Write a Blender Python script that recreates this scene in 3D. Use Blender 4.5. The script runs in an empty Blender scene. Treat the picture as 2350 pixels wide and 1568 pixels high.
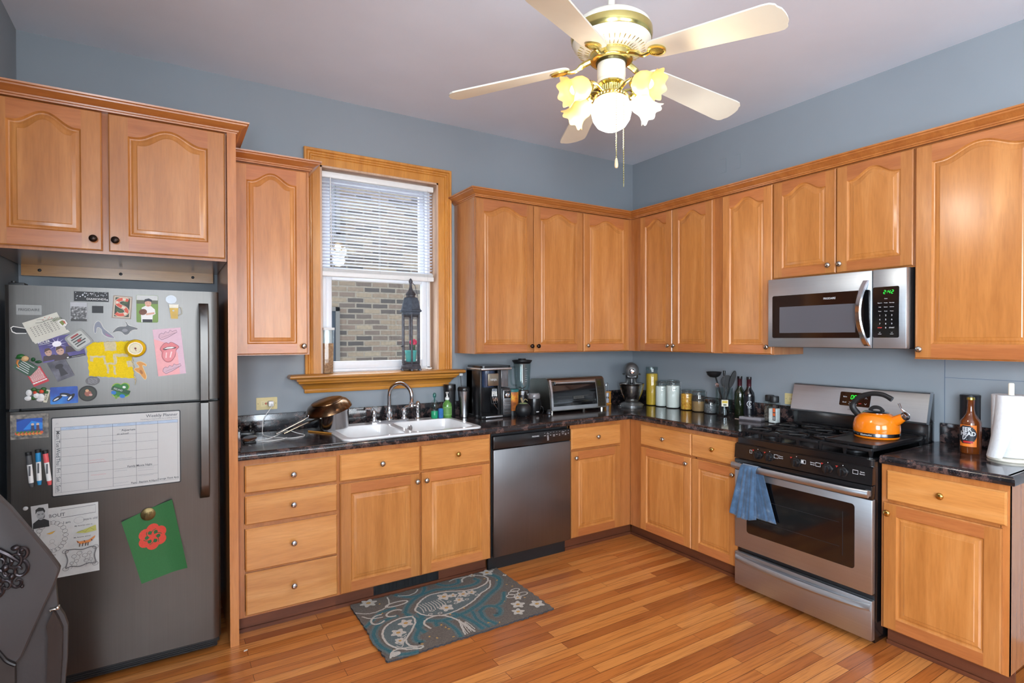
import bpy, bmesh, math, random
from mathutils import Vector, Matrix
random.seed(7)
PI = math.pi
SC = bpy.context.scene
COL = SC.collection

def lin(c):
    return tuple(((x/255)/12.92 if x/255 <= .04045 else ((x/255+.055)/1.055)**2.4) for x in c)

# ------------------------------------------------------------------ camera
cam = bpy.data.cameras.new('camera')
camo = bpy.data.objects.new('camera', cam); COL.objects.link(camo)
cam.sensor_width = 36.0
cam.lens = 1273.26/2350*36
cam.shift_x = (1175-1179.77)/2350
cam.shift_y = (786.66-784)/2350
cam.clip_start = .05
FW = Vector((.52770751, .84936911, -.00984422)); RT = Vector((.84939801, -.52774892, -.00202329)); UP = Vector((.0069138, .00729395, .9999495))
m = Matrix((RT, UP, -FW)).transposed().to_4x4()
m.translation = Vector((-3.50412, -3.64065, 1.48205))
camo.matrix_world = m
SC.camera = camo

# ------------------------------------------------------------------ world, exposure
SC.view_settings.view_transform = 'Standard'
SC.view_settings.look = 'None'
SC.view_settings.gamma = 1.0
SC.view_settings.use_curve_mapping = False
SC.view_settings.exposure = -0.22
wd = bpy.data.worlds.new('sky'); SC.world = wd; wd.use_nodes = True
bg = wd.node_tree.nodes['Background']
bg.inputs[0].default_value = (.86, .93, 1.0, 1)
bg.inputs[1].default_value = 10.0

def lamp(name, kind, loc, energy, color, size=.05, size_y=None, target=None):
    l = bpy.data.lights.new(name, kind); o = bpy.data.objects.new(name, l); COL.objects.link(o)
    l.energy = energy; l.color = color; o.location = loc
    if kind == 'AREA':
        l.size = size
        if size_y: l.shape = 'RECTANGLE'; l.size_y = size_y
    else:
        l.shadow_soft_size = size
        if kind == 'SPOT': l.spot_size = math.radians(145); l.spot_blend = .7
    if target is not None:
        o.rotation_euler = (Vector(target)-Vector(loc)).to_track_quat('-Z', 'Y').to_euler()
    return o
LP = (7.5, 7.0)      # watts: each tulip lamp, the centre globe
# daylight fill from two unseen windows added behind the camera (their openings are built below)
lamp('window_fill_left', 'AREA', (-4.10, -4.55, 1.65), 220, (.78, .89, 1.0), 1.3, 1.5, (0, -3.4, 1.7))
lamp('window_fill_near', 'AREA', (-2.30, -5.66, 1.65), 34, (.90, .95, 1.0), 1.8, 1.5, (-2.2, 0, 1.4))

# ------------------------------------------------------------------ mesh helper
class MB:
    def __init__(s, T=None):
        s.v = []; s.f = []; s.m = []; s.T = T or Matrix.Identity(4)
    def add(s, vs, fs, mat=0):
        b = len(s.v); T = s.T
        s.v += [T @ Vector(p) for p in vs]
        for f in fs:
            s.f.append([b+i for i in f]); s.m.append(mat)
    def box(s, x0, x1, y0, y1, z0, z1, bev=0, mat=0, seg=2):
        if x0 > x1: x0, x1 = x1, x0
        if y0 > y1: y0, y1 = y1, y0
        if z0 > z1: z0, z1 = z1, z0
        if bev <= 0:
            vs = [(x0,y0,z0),(x1,y0,z0),(x1,y1,z0),(x0,y1,z0),(x0,y0,z1),(x1,y0,z1),(x1,y1,z1),(x0,y1,z1)]
            s.add(vs, [(0,3,2,1),(4,5,6,7),(0,1,5,4),(1,2,6,5),(2,3,7,6),(3,0,4,7)], mat); return
        bm = bmesh.new(); bmesh.ops.create_cube(bm, size=1)
        for v in bm.verts:
            v.co = Vector(((x0+x1)/2+v.co.x*(x1-x0), (y0+y1)/2+v.co.y*(y1-y0), (z0+z1)/2+v.co.z*(z1-z0)))
        bev = min(bev, .49*min(x1-x0, y1-y0, z1-z0))
        bmesh.ops.bevel(bm, geom=list(bm.edges), offset=bev, segments=seg, affect='EDGES', profile=.5)
        bm.verts.ensure_lookup_table(); bm.verts.index_update()
        s.add([v.co.copy() for v in bm.verts], [[v.index for v in f.verts] for f in bm.faces], mat); bm.free()
    def lathe(s, prof, c=(0,0,0), axis='Z', n=24, mat=0, wob=None, cap=True, a0=0., a1=2*PI):
        full = abs(a1-a0-2*PI) < 1e-6; k = n if full else n+1
        A = {'Z': lambda r,t,h: (r*math.cos(t), r*math.sin(t), h), 'Y': lambda r,t,h: (r*math.sin(t), -h, r*math.cos(t))*1, 'X': lambda r,t,h: (h, r*math.cos(t), r*math.sin(t))}[axis]
        vs = []; 
        for i, (r, h) in enumerate(prof):
            for j in range(k):
                t = a0+(a1-a0)*j/n
                rr, hh = (r, h) if wob is None else wob(i, r, h, t)
                p = A(rr, t, hh); vs.append((c[0]+p[0], c[1]+p[1], c[2]+p[2]))
        fs = []
        for i in range(len(prof)-1):
            for j in range(n):
                a = i*k+j; b = i*k+(j+1) % k if full else i*k+j+1
                q = [a, b, b+k, a+k]
                fs.append(q)
        if cap and full:
            if prof[0][0] > 1e-6: fs.append([j for j in range(k)][::-1])
            if prof[-1][0] > 1e-6: fs.append([(len(prof)-1)*k+j for j in range(k)])
        s.add(vs, fs, mat)
    def tube(s, pts, r, n=8, mat=0, caps=True, flat=1.0):
        pts = [Vector(p) for p in pts]; N = len(pts)
        rs = r if isinstance(r, (list, tuple)) else [r]*N
        up = Vector((0,0,1)); d0 = (pts[1]-pts[0]).normalized()
        if abs(d0.z) > .9: up = Vector((1,0,0))
        vs = []; 
        u = d0.cross(up).normalized()
        for i in range(N):
            d = (pts[min(i+1,N-1)]-pts[max(i-1,0)]).normalized()
            u = (u - d*u.dot(d))
            u = u.normalized() if u.length > 1e-6 else d.orthogonal().normalized()
            w = d.cross(u)
            for j in range(n):
                t = 2*PI*j/n
                vs.append(pts[i]+u*(rs[i]*math.cos(t))+w*(rs[i]*flat*math.sin(t)))
        fs = [[i*n+j, i*n+(j+1)%n, (i+1)*n+(j+1)%n, (i+1)*n+j] for i in range(N-1) for j in range(n)]
        if caps: fs += [[j for j in range(n)][::-1], [(N-1)*n+j for j in range(n)]]
        s.add(vs, fs, mat)
    def prism(s, poly, z0, z1, mat=0, side=None, bev=0):
        n = len(poly); area = sum(poly[i][0]*poly[(i+1)%n][1]-poly[(i+1)%n][0]*poly[i][1] for i in range(n))
        if area < 0: poly = poly[::-1]
        if z0 > z1: z0, z1 = z1, z0
        vs = [(x,y,z0) for x,y in poly]+[(x,y,z1) for x,y in poly]
        s.add(vs, [list(range(n))[::-1], list(range(n,2*n))], mat)
        s.add(vs, [[i,(i+1)%n,n+(i+1)%n,n+i] for i in range(n)], mat if side is None else side)
    def sweep(s, path, prof, mat=0, closed=False, caps=True):
        """path: xy points at z 0; prof: (offset to the right of travel, z)"""
        P = [Vector((p[0],p[1])) for p in path]; N = len(P); vs = []; k = len(prof)
        for i in range(N):
            a = P[i]-P[i-1] if (i > 0 or closed) else None
            b = P[(i+1)%N]-P[i] if (i < N-1 or closed) else None
            na = Vector((a.y,-a.x)).normalized() if a is not None else None
            nb = Vector((b.y,-b.x)).normalized() if b is not None else None
            if na is None: nn = nb
            elif nb is None: nn = na
            else:
                nn = (na+nb); nn = nn/max(nn.length_squared/2, .05)
            for o, z in prof: vs.append((P[i].x+nn.x*o, P[i].y+nn.y*o, z))
        fs = []
        for i in range(N if closed else N-1):
            i2 = (i+1) % N
            for j in range(k-1): fs.append([i*k+j, i2*k+j, i2*k+j+1, i*k+j+1])
        if caps and not closed: fs += [list(range(k)), [(N-1)*k+j for j in range(k)][::-1]]
        s.add(vs, fs, mat)
    def ball(s, c, r, n=16, mat=0):
        rx, ry, rz = r if isinstance(r, (tuple, list)) else (r,r,r)
        vs = []; h = n//2
        for i in range(h+1):
            ph = PI*i/h
            for j in range(n): vs.append((c[0]+rx*math.sin(ph)*math.cos(2*PI*j/n), c[1]+ry*math.sin(ph)*math.sin(2*PI*j/n), c[2]-rz*math.cos(ph)))
        s.add(vs, [[i*n+j, i*n+(j+1)%n, (i+1)*n+(j+1)%n, (i+1)*n+j] for i in range(h) for j in range(n)], mat)
    def grid(s, fn, nu, nv, mat=0, matfn=None):
        vs = [fn(i/nu, j/nv) for j in range(nv+1) for i in range(nu+1)]
        for j in range(nv):
            for i in range(nu):
                pass
        b = len(s.v); s.v += [s.T @ Vector(p) for p in vs]
        for j in range(nv):
            for i in range(nu):
                a = b+j*(nu+1)+i; s.f.append([a,a+1,a+nu+2,a+nu+1]); s.m.append(mat if matfn is None else matfn((i+.5)/nu,(j+.5)/nv))
    # flat drawing on the plane of T (u, v across, w off the surface)
    def poly(s, pts, w, mat=0):
        n = len(pts); area = sum(pts[i][0]*pts[(i+1)%n][1]-pts[(i+1)%n][0]*pts[i][1] for i in range(n))
        if area < 0: pts = pts[::-1]
        s.k = getattr(s, 'k', 0)+1; w += (s.k % 40)*4e-6      # keep overlapping shapes off one another
        s.add([(p[0],p[1],w) for p in pts], [list(range(n))], mat)
    def rect(s, u0, v0, u1, v1, w, mat=0): s.poly([(u0,v0),(u1,v0),(u1,v1),(u0,v1)], w, mat)
    def ell(s, u, v, ru, rv, w, mat=0, rot=0, n=20):
        c, k = math.cos(rot), math.sin(rot)
        s.poly([(u+ru*math.cos(t)*c-rv*math.sin(t)*k, v+ru*math.cos(t)*k+rv*math.sin(t)*c) for t in [2*PI*i/n for i in range(n)]], w, mat)
    def rib(s, pts, wd, w, mat=0, closed=False):
        N = len(pts); P = [Vector(p) for p in pts]; vs = []; s.k = getattr(s, 'k', 0)+1; w += (s.k % 40)*4e-6
        for i in range(N):
            a = P[(i-1) % N] if (closed or i > 0) else P[i]
            b = P[(i+1) % N] if (closed or i < N-1) else P[i]
            d = (b-a); d = d.normalized() if d.length > 1e-9 else Vector((1,0)); nn = Vector((-d.y,d.x))
            ww = wd[i] if isinstance(wd, (list,tuple)) else wd
            vs += [(P[i].x+nn.x*ww/2, P[i].y+nn.y*ww/2, w), (P[i].x-nn.x*ww/2, P[i].y-nn.y*ww/2, w)]
        s.add(vs, [[2*i+1, 2*((i+1)%N)+1, 2*((i+1)%N), 2*i] for i in range(N if closed else N-1)], mat)
    def text(s, body, u, v, size, w, mat=0, rot=0, align='CENTER', depth=0, sx=1.0):
        vs, fs = text_mesh(body, align, depth/size if depth else 0)
        c, k = math.cos(rot), math.sin(rot)
        s.add([(u+(x*sx*c-y*k)*size, v+(x*sx*k+y*c)*size, w+z*size) for x,y,z in vs], fs, mat)
    def build(s, name, mats, parent=None, sharp=38, loc=None, rotz=0., smooth=True):
        if not isinstance(mats, (list,tuple)): mats = [mats]
        me = bpy.data.meshes.new(name)
        if parent is not None: inv = thing_matrix(parent).inverted()
        else:
            M0 = Matrix.Translation(loc or (0,0,0)) @ Matrix.Rotation(rotz, 4, 'Z'); inv = M0.inverted()
        me.from_pydata([inv @ p for p in s.v], [], s.f)
        for mt in mats: me.materials.append(mt)
        me.polygons.foreach_set('material_index', s.m)
        me.polygons.foreach_set('use_smooth', [smooth]*len(s.f))
        me.update()
        if smooth: me.set_sharp_from_angle(angle=math.radians(sharp))
        o = bpy.data.objects.new(name, me); COL.objects.link(o)
        if parent is not None: o.parent = parent
        else: o.location = loc or (0,0,0); o.rotation_euler = (0,0,rotz)
        return o

_tc = {}
def text_mesh(body, align, ext):
    key = (body, align, ext); bold = body.startswith('*'); body = body.lstrip('*')
    if key not in _tc:
        cu = bpy.data.curves.new('txt', 'FONT'); cu.body = body; cu.align_x = align; cu.align_y = 'CENTER'; cu.size = 1; cu.resolution_u = 2; cu.extrude = ext; cu.offset = .035 if bold else .010
        ob = bpy.data.objects.new('txt', cu); COL.objects.link(ob)
        bpy.context.view_layer.update()
        dg = bpy.context.evaluated_depsgraph_get()
        me = ob.evaluated_get(dg).to_mesh()
        _tc[key] = ([tuple(v.co) for v in me.vertices], [list(p.vertices) for p in me.polygons])
        ob.evaluated_get(dg).to_mesh_clear()
        bpy.data.objects.remove(ob); bpy.data.curves.remove(cu)
    return _tc[key]

def thing_matrix(o):
    M = Matrix.Translation(o.location) @ o.rotation_euler.to_matrix().to_4x4()
    return thing_matrix(o.parent) @ M if o.parent else M
def thing(name, label, cat, loc=(0,0,0), rotz=0., group=None):
    o = bpy.data.objects.new(name, None); COL.objects.link(o); o.empty_display_size = .05
    o.location = loc; o.rotation_euler = (0,0,rotz)
    tag(o, label, cat, group); return o
def tag(o, label, cat, group=None):
    o['label'] = label; o['category'] = cat
    if group: o['group'] = group
    return o
def struct(o): o['kind'] = 'structure'; return o
def copy_tree(o, parent=None):
    c = o.copy(); COL.objects.link(c); c.parent = parent
    for ch in [k for k in bpy.data.objects if k.parent == o]: copy_tree(ch, c)
    return c
def smooth_path(P, n=6, closed=False):
    P = [Vector(p) for p in P]; N = len(P); out = []
    for i in range(N if closed else N-1):
        if closed: p0,p1,p2,p3 = P[i-1],P[i],P[(i+1)%N],P[(i+2)%N]
        else: p0,p1,p2,p3 = P[max(i-1,0)],P[i],P[i+1],P[min(i+2,N-1)]
        for k in range(n):
            t = k/n
            out.append(.5*((2*p1)+(-p0+p2)*t+(2*p0-5*p1+4*p2-p3)*t*t+(-p0+3*p1-3*p2+p3)*t**3))
    if not closed: out.append(P[-1])
    return out

# ------------------------------------------------------------------ materials
_mc = {}
def nodes_of(name):
    mt = bpy.data.materials.new(name); mt.use_nodes = True
    nt = mt.node_tree; b = nt.nodes['Principled BSDF']
    return mt, nt, b
def N(nt, kind, **kw):
    n = nt.nodes.new(kind)
    for k, v in kw.items():
        if k.startswith('i_'): n.inputs[int(k[2:]) if k[2:].isdigit() else k[2:]].default_value = v
        else: setattr(n, k, v)
    return n
def ramp(nt, stops):
    r = nt.nodes.new('ShaderNodeValToRGB'); e = r.color_ramp.elements
    while len(e) < len(stops): e.new(.5)
    for x, (p, c) in zip(e, stops): x.position = p; x.color = (*c, 1)
    return r
def flat(rgb, rough=.5, metal=0., var=.06, scale=40., name=None, coat=0., spec=.5, bump=0.):
    """plain surface with a faint procedural mottling of colour and gloss"""
    key = (rgb, rough, metal, var, scale, coat, spec, bump)
    if key in _mc: return _mc[key]
    mt, nt, b = nodes_of(name or 'surface'); c = lin(rgb)
    tc = N(nt, 'ShaderNodeTexCoord'); no = N(nt, 'ShaderNodeTexNoise'); no.inputs['Scale'].default_value = scale; no.inputs['Detail'].default_value = 3
    nt.links.new(tc.outputs['Object'], no.inputs['Vector'])
    r = ramp(nt, [(.3, tuple(x*(1-var) for x in c)), (.7, tuple(min(1, x*(1+var)) for x in c))])
    nt.links.new(no.outputs['Fac'], r.inputs[0]); nt.links.new(r.outputs[0], b.inputs['Base Color'])
    b.inputs['Roughness'].default_value = rough; b.inputs['Metallic'].default_value = metal
    b.inputs['Coat Weight'].default_value = coat; b.inputs['Coat Roughness'].default_value = .12; b.inputs['Specular IOR Level'].default_value = spec
    if bump:
        bp = N(nt, 'ShaderNodeBump'); bp.inputs['Strength'].default_value = bump; bp.inputs['Distance'].default_value = .002
        nt.links.new(no.outputs['Fac'], bp.inputs['Height']); nt.links.new(bp.outputs[0], b.inputs['Normal'])
    _mc[key] = mt; return mt
def emit(rgb, strength, name='glow'):
    mt, nt, b = nodes_of(name)
    b.inputs['Base Color'].default_value = (*lin(rgb), 1); b.inputs['Emission Color'].default_value = (*lin(rgb), 1); b.inputs['Emission Strength'].default_value = strength
    return mt
def wood(name, c1, c2, c3, grain='Z', rough=.30, coat=.35, var=.16, scale=1.0):
    mt, nt, b = nodes_of(name); L = nt.links.new
    tc = N(nt, 'ShaderNodeTexCoord'); oi = N(nt, 'ShaderNodeObjectInfo')
    off = N(nt, 'ShaderNodeVectorMath', operation='SCALE'); off.inputs[0].default_value = (7.3, 3.1, 9.7); L(oi.outputs['Random'], off.inputs['Scale'])
    ad = N(nt, 'ShaderNodeVectorMath', operation='ADD'); L(tc.outputs['Object'], ad.inputs[0]); L(off.outputs[0], ad.inputs[1])
    mp = N(nt, 'ShaderNodeMapping'); s_ = {'Z': (9, 9, .9), 'X': (.9, 9, 9), 'Y': (9, .9, 9)}[grain]; mp.inputs['Scale'].default_value = tuple(x*scale for x in s_); L(ad.outputs[0], mp.inputs['Vector'])
    n1 = N(nt, 'ShaderNodeTexNoise'); n1.inputs['Scale'].default_value = 1.6; n1.inputs['Detail'].default_value = 5; n1.inputs['Distortion'].default_value = .7; L(mp.outputs[0], n1.inputs['Vector'])
    r = ramp(nt, [(.28, lin(c1)), (.52, lin(c2)), (.75, lin(c3))]); L(n1.outputs['Fac'], r.inputs[0])
    mp2 = N(nt, 'ShaderNodeMapping'); mp2.inputs['Scale'].default_value = tuple(x*14*scale for x in s_); L(ad.outputs[0], mp2.inputs['Vector'])
    n2 = N(nt, 'ShaderNodeTexNoise'); n2.inputs['Scale'].default_value = 1.; n2.inputs['Detail'].default_value = 3; L(mp2.outputs[0], n2.inputs['Vector'])
    mx = N(nt, 'ShaderNodeMix', data_type='RGBA', blend_type='MULTIPLY'); mx.inputs[0].default_value = .55
    r2 = ramp(nt, [(.3, (.78,.74,.7)), (.6, (1,1,1))]); L(n2.outputs['Fac'], r2.inputs[0])
    L(r.outputs[0], mx.inputs[6]); L(r2.outputs[0], mx.inputs[7])
    hs = N(nt, 'ShaderNodeHueSaturation'); ma = N(nt, 'ShaderNodeMapRange'); ma.inputs['To Min'].default_value = 1-var; ma.inputs['To Max'].default_value = 1+var
    L(oi.outputs['Random'], ma.inputs['Value']); L(ma.outputs[0], hs.inputs['Value']); L(mx.outputs[2], hs.inputs['Color'])
    L(hs.outputs[0], b.inputs['Base Color'])
    b.inputs['Roughness'].default_value = rough; b.inputs['Coat Weight'].default_value = coat; b.inputs['Coat Roughness'].default_value = .2
    bp = N(nt, 'ShaderNodeBump'); bp.inputs['Strength'].default_value = .06; bp.inputs['Distance'].default_value = .002; L(n2.outputs['Fac'], bp.inputs['Height']); L(bp.outputs[0], b.inputs['Normal'])
    return mt
def steel(name, rgb=(150,150,152), rough=.3, grain='X', aniso=.5, var=.12):
    mt, nt, b = nodes_of(name); L = nt.links.new
    tc = N(nt, 'ShaderNodeTexCoord'); mp = N(nt, 'ShaderNodeMapping'); mp.inputs['Scale'].default_value = {'X': (2, 300, 300), 'Z': (300, 300, 2), 'Y': (300, 2, 300)}[grain]; L(tc.outputs['Object'], mp.inputs['Vector'])
    n1 = N(nt, 'ShaderNodeTexNoise'); n1.inputs['Scale'].default_value = 1; n1.inputs['Detail'].default_value = 2; L(mp.outputs[0], n1.inputs['Vector'])
    n2 = N(nt, 'ShaderNodeTexNoise'); n2.inputs['Scale'].default_value = 6; n2.inputs['Detail'].default_value = 4; L(tc.outputs['Object'], n2.inputs['Vector'])
    ad = N(nt, 'ShaderNodeMath', operation='ADD'); L(n1.outputs['Fac'], ad.inputs[0]); L(n2.outputs['Fac'], ad.inputs[1])
    c = lin(rgb); r = ramp(nt, [(.35, tuple(x*(1-var) for x in c)), (.65, tuple(x*(1+var) for x in c))])
    dv = N(nt, 'ShaderNodeMath', operation='MULTIPLY'); dv.inputs[1].default_value = .5; L(ad.outputs[0], dv.inputs[0]); L(dv.outputs[0], r.inputs[0]); L(r.outputs[0], b.inputs['Base Color'])
    mr = N(nt, 'ShaderNodeMapRange'); mr.inputs['To Min'].default_value = rough-.02; mr.inputs['To Max'].default_value = rough+.04; L(n2.outputs['Fac'], mr.inputs['Value']); L(mr.outputs[0], b.inputs['Roughness'])
    b.inputs['Metallic'].default_value = 1.0; b.inputs['Anisotropic'].default_value = aniso
    return mt
def glass(name='clear_glass', rgb=(252,253,253), alpha=.12, rough=.03):
    mt, nt, b = nodes_of(name); L = nt.links.new
    out = nt.nodes['Material Output']; tr = N(nt, 'ShaderNodeBsdfTransparent'); tr.inputs[0].default_value = (*lin(rgb), 1)
    b.inputs['Base Color'].default_value = (*lin(rgb), 1); b.inputs['Roughness'].default_value = rough; b.inputs['Specular IOR Level'].default_value = .6
    gl = N(nt, 'ShaderNodeBsdfGlossy'); gl.inputs['Roughness'].default_value = rough
    lw = N(nt, 'ShaderNodeLayerWeight'); pw = N(nt, 'ShaderNodeMath', operation='POWER'); pw.inputs[1].default_value = 4.0; L(lw.outputs['Facing'], pw.inputs[0])
    ma = N(nt, 'ShaderNodeMath', operation='MULTIPLY_ADD'); ma.inputs[1].default_value = .55; ma.inputs[2].default_value = .035+alpha*.12; L(pw.outputs[0], ma.inputs[0])
    mx = N(nt, 'ShaderNodeMixShader'); L(ma.outputs[0], mx.inputs[0]); L(tr.outputs[0], mx.inputs[1]); L(gl.outputs[0], mx.inputs[2]); L(mx.outputs[0], out.inputs['Surface'])
    return mt

WV = wood('maple_vertical', (170,106,51), (185,120,62), (198,134,75), 'Z')
WP = wood('maple_panel', (173,109,51), (190,124,62), (204,140,78), 'Z', var=.10)
WH = wood('maple_horizontal', (168,99,52), (181,110,60), (194,123,71), 'X')
WTRIM = wood('pine_trim_x', (178,116,42), (192,130,52), (204,144,64), 'X', rough=.28)
WTRIMZ = wood('pine_trim_z', (178,114,42), (192,128,52), (204,142,64), 'Z', rough=.28)
WCROWN = wood('maple_crown', (168,100,48), (182,114,56), (194,126,66), 'X', rough=.3)
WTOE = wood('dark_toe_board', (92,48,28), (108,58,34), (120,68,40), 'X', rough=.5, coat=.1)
STEEL = steel('brushed_steel', (196,198,200), .34, 'X')
STEELZ = steel('brushed_steel_vertical', (104,101,98), .36, 'Z', var=.05)
STEELY = steel('range_steel', (184,190,196), .38, 'X', var=.05)
STEELD = steel('dishwasher_steel', (126,126,128), .38, 'Z', var=.05)
CHROME = flat((205,205,208), .09, 1., .02, name='chrome')
NICKEL = flat((190,186,178), .2, 1., .04, name='satin_nickel')
BRASS = flat((196,158,84), .18, 1., .05, name='polished_brass')
BRONZE = flat((58,46,40), .3, .85, .1, name='dark_bronze')
BLACKP = flat((20,20,22), .28, 0., .1, name='black_plastic', coat=.3)
BLACKM = flat((26,27,29), .45, 0., .1, name='matt_black')
BLACKG = flat((10,10,12), .06, 0., .05, name='black_glass', coat=1.)
IRON = flat((24,25,28), .42, .3, .2, 60., name='cast_iron')
WHITEP = flat((232,232,230), .35, 0., .02, name='white_plastic')
WHITEC = flat((236,236,236), .12, 0., .015, name='white_enamel', coat=.6)
GLASS = glass()
LETTER = flat((205,206,208), .5, 0., .02, name='light_lettering')
DARKL = flat((40,40,42), .5, 0., .02, name='dark_lettering')
GREENLED = emit((30,235,60), 2.2, 'green_led')

# ================================================================== the room
FA = Matrix.Identity(4); FB = Matrix.Rotation(-PI/2, 4, 'Z')
XL, YN, ZC = -4.138, -5.75, 3.008
CT = .918                      # counter top
OX0, OX1, OZ0, OZ1 = -2.69, -1.88, 1.245, 2.573
def wall_mat(name, c, rough=.55):
    mt, nt, b = nodes_of(name); L = nt.links.new
    tc = N(nt, 'ShaderNodeTexCoord'); n1 = N(nt, 'ShaderNodeTexNoise'); n1.inputs['Scale'].default_value = 1.3; n1.inputs['Detail'].default_value = 4; L(tc.outputs['Object'], n1.inputs['Vector'])
    k = lin(c); r = ramp(nt, [(.3, tuple(x*.95 for x in k)), (.7, tuple(x*1.05 for x in k))]); L(n1.outputs['Fac'], r.inputs[0]); L(r.outputs[0], b.inputs['Base Color'])
    n2 = N(nt, 'ShaderNodeTexNoise'); n2.inputs['Scale'].default_value = 90; n2.inputs['Detail'].default_value = 3; L(tc.outputs['Object'], n2.inputs['Vector'])
    bp = N(nt, 'ShaderNodeBump'); bp.inputs['Strength'].default_value = .12; bp.inputs['Distance'].default_value = .002; L(n2.outputs['Fac'], bp.inputs['Height']); L(bp.outputs[0], b.inputs['Normal'])
    b.inputs['Roughness'].default_value = rough; return mt
WALL = wall_mat('blue_grey_paint', (139,146,152), .5)
CEIL = wall_mat('ceiling_paint', (222,227,237), .75)

def floor_mat():
    mt, nt, b = nodes_of('oak_strip_floor'); L = nt.links.new
    tc = N(nt, 'ShaderNodeTexCoord')
    br = N(nt, 'ShaderNodeTexBrick'); br.offset = .37; br.offset_frequency = 2; br.squash = 1
    for k, v in {'Scale': 1.0, 'Mortar Size': .0011, 'Mortar Smooth': .2, 'Bias': 0., 'Brick Width': .95, 'Row Height': .0572}.items(): br.inputs[k].default_value = v
    br.inputs['Color1'].default_value = (0,0,0,1); br.inputs['Color2'].default_value = (1,1,1,1); br.inputs['Mortar'].default_value = (.5,.5,.5,1)
    L(tc.outputs['Object'], br.inputs['Vector'])
    # each strip takes its own slice of the grain
    sc = N(nt, 'ShaderNodeVectorMath', operation='SCALE'); sc.inputs[0].default_value = (3.7, 9.1, 23.3); L(br.outputs['Color'], sc.inputs['Scale'])
    ad = N(nt, 'ShaderNodeVectorMath', operation='ADD'); L(tc.outputs['Object'], ad.inputs[0]); L(sc.outputs[0], ad.inputs[1])
    mp = N(nt, 'ShaderNodeMapping'); mp.inputs['Scale'].default_value = (2.2, 44, 44); L(ad.outputs[0], mp.inputs['Vector'])
    n1 = N(nt, 'ShaderNodeTexNoise'); n1.inputs['Scale'].default_value = 1.5; n1.inputs['Detail'].default_value = 6; n1.inputs['Distortion'].default_value = 1.4; L(mp.outputs[0], n1.inputs['Vector'])
    r = ramp(nt, [(0., lin((158,88,40))), (.35, lin((184,108,50))), (.65, lin((199,125,61))), (1., lin((211,141,76)))])
    L(br.outputs['Color'], r.inputs[0])
    g = ramp(nt, [(.33, (.60,.52,.46)), (.5, (.94,.92,.90)), (.7, (1.06,1.06,1.04))]); L(n1.outputs['Fac'], g.inputs[0])
    mx = N(nt, 'ShaderNodeMix', data_type='RGBA', blend_type='MULTIPLY'); mx.inputs[0].default_value = .8; L(r.outputs[0], mx.inputs[6]); L(g.outputs[0], mx.inputs[7])
    mo = N(nt, 'ShaderNodeMix', data_type='RGBA'); L(br.outputs['Fac'], mo.inputs[0]); L(mx.outputs[2], mo.inputs[6]); mo.inputs[7].default_value = (*lin((78,38,18)), 1)
    L(mo.outputs[2], b.inputs['Base Color'])
    b.inputs['Roughness'].default_value = .3; b.inputs['Coat Weight'].default_value = .35; b.inputs['Coat Roughness'].default_value = .15
    bp = N(nt, 'ShaderNodeBump'); bp.inputs['Strength'].default_value = .25; bp.inputs['Distance'].default_value = .001; bp.invert = True; L(br.outputs['Fac'], bp.inputs['Height']); L(bp.outputs[0], b.inputs['Normal'])
    return mt
mb = MB(); mb.box(XL-.2, .2, YN-.2, .2, -.12, 0); struct(mb.build('floor', floor_mat(), smooth=False))
mb = MB(); mb.box(XL-.2, .2, YN-.2, .2, ZC, ZC+.12); struct(mb.build('ceiling', CEIL, smooth=False))
mb = MB()
mb.box(XL-.2, OX0, 0, .2, 0, ZC); mb.box(OX1, .2, 0, .2, 0, ZC); mb.box(OX0, OX1, 0, .2, 0, OZ0); mb.box(OX0, OX1, 0, .2, OZ1, ZC)
struct(mb.build('wall_back', WALL, smooth=False))
mb = MB(); mb.box(0, .2, YN-.2, 0, 0, ZC); struct(mb.build('wall_right', WALL, smooth=False))
def holed(mb, a0, a1, h0, h1, ax):      # wall around one opening
    B = (lambda p,q,z0,z1: mb.box(XL-.2, XL, p, q, z0, z1)) if ax == 'x' else (lambda p,q,z0,z1: mb.box(p, q, YN-.2, YN, z0, z1))
    lo, hi = (YN-.2, 0) if ax == 'x' else (XL, 0)
    B(lo, a0, 0, ZC); B(a1, hi, 0, ZC); B(a0, a1, 0, h0); B(a0, a1, h1, ZC)
mb = MB(); holed(mb, -5.2, -3.9, .9, 2.4, 'x'); struct(mb.build('wall_left', WALL, smooth=False))
mb = MB(); holed(mb, -3.2, -1.4, .9, 2.4, 'y'); struct(mb.build('wall_near', WALL, smooth=False))
# window casing, jamb, stool and apron on the back wall
TW = Matrix(((1,0,0,0),(0,0,-1,0),(0,1,0,0),(0,0,0,1)))       # u->x, v->z, w->out of the back wall
mb = MB(TW)
prof = [(.0,-.02),(0,.014),(-.046,.015),(-.05,.012),(-.053,.018),(-.060,.019),(-.063,.015),(-.067,.021),(-.075,.022),(-.078,.018),(-.083,.027),(-.095,.029),(-.098,.026),(-.098,0)]
mb.sweep([(OX0, 1.255), (OX0, OZ1), (OX1, OZ1), (OX1, 1.255)], prof)
def casing_mat(): return WTRIMZ
struct(mb.build('trim_1', WTRIMZ))
mb = MB()
mb.box(OX0, OX0+.012, -.012, .16, 1.255, OZ1); mb.box(OX1-.012, OX1, -.012, .16, 1.255, OZ1); mb.box(OX0, OX1, -.012, .16, OZ1-.012, OZ1)
mb.box(OX0, OX0+.03, .10, .13, 1.255, OZ1); mb.box(OX1-.03, OX1, .10, .13, 1.255, OZ1)
JAMB = wood('daylit_jamb', (196,160,132), (206,172,146), (214,184,160), 'Z', rough=.4)  # daylight on the jamb put into its pale pinkish wood colour
struct(mb.build('trim_2', JAMB))
mb = MB()
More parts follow.
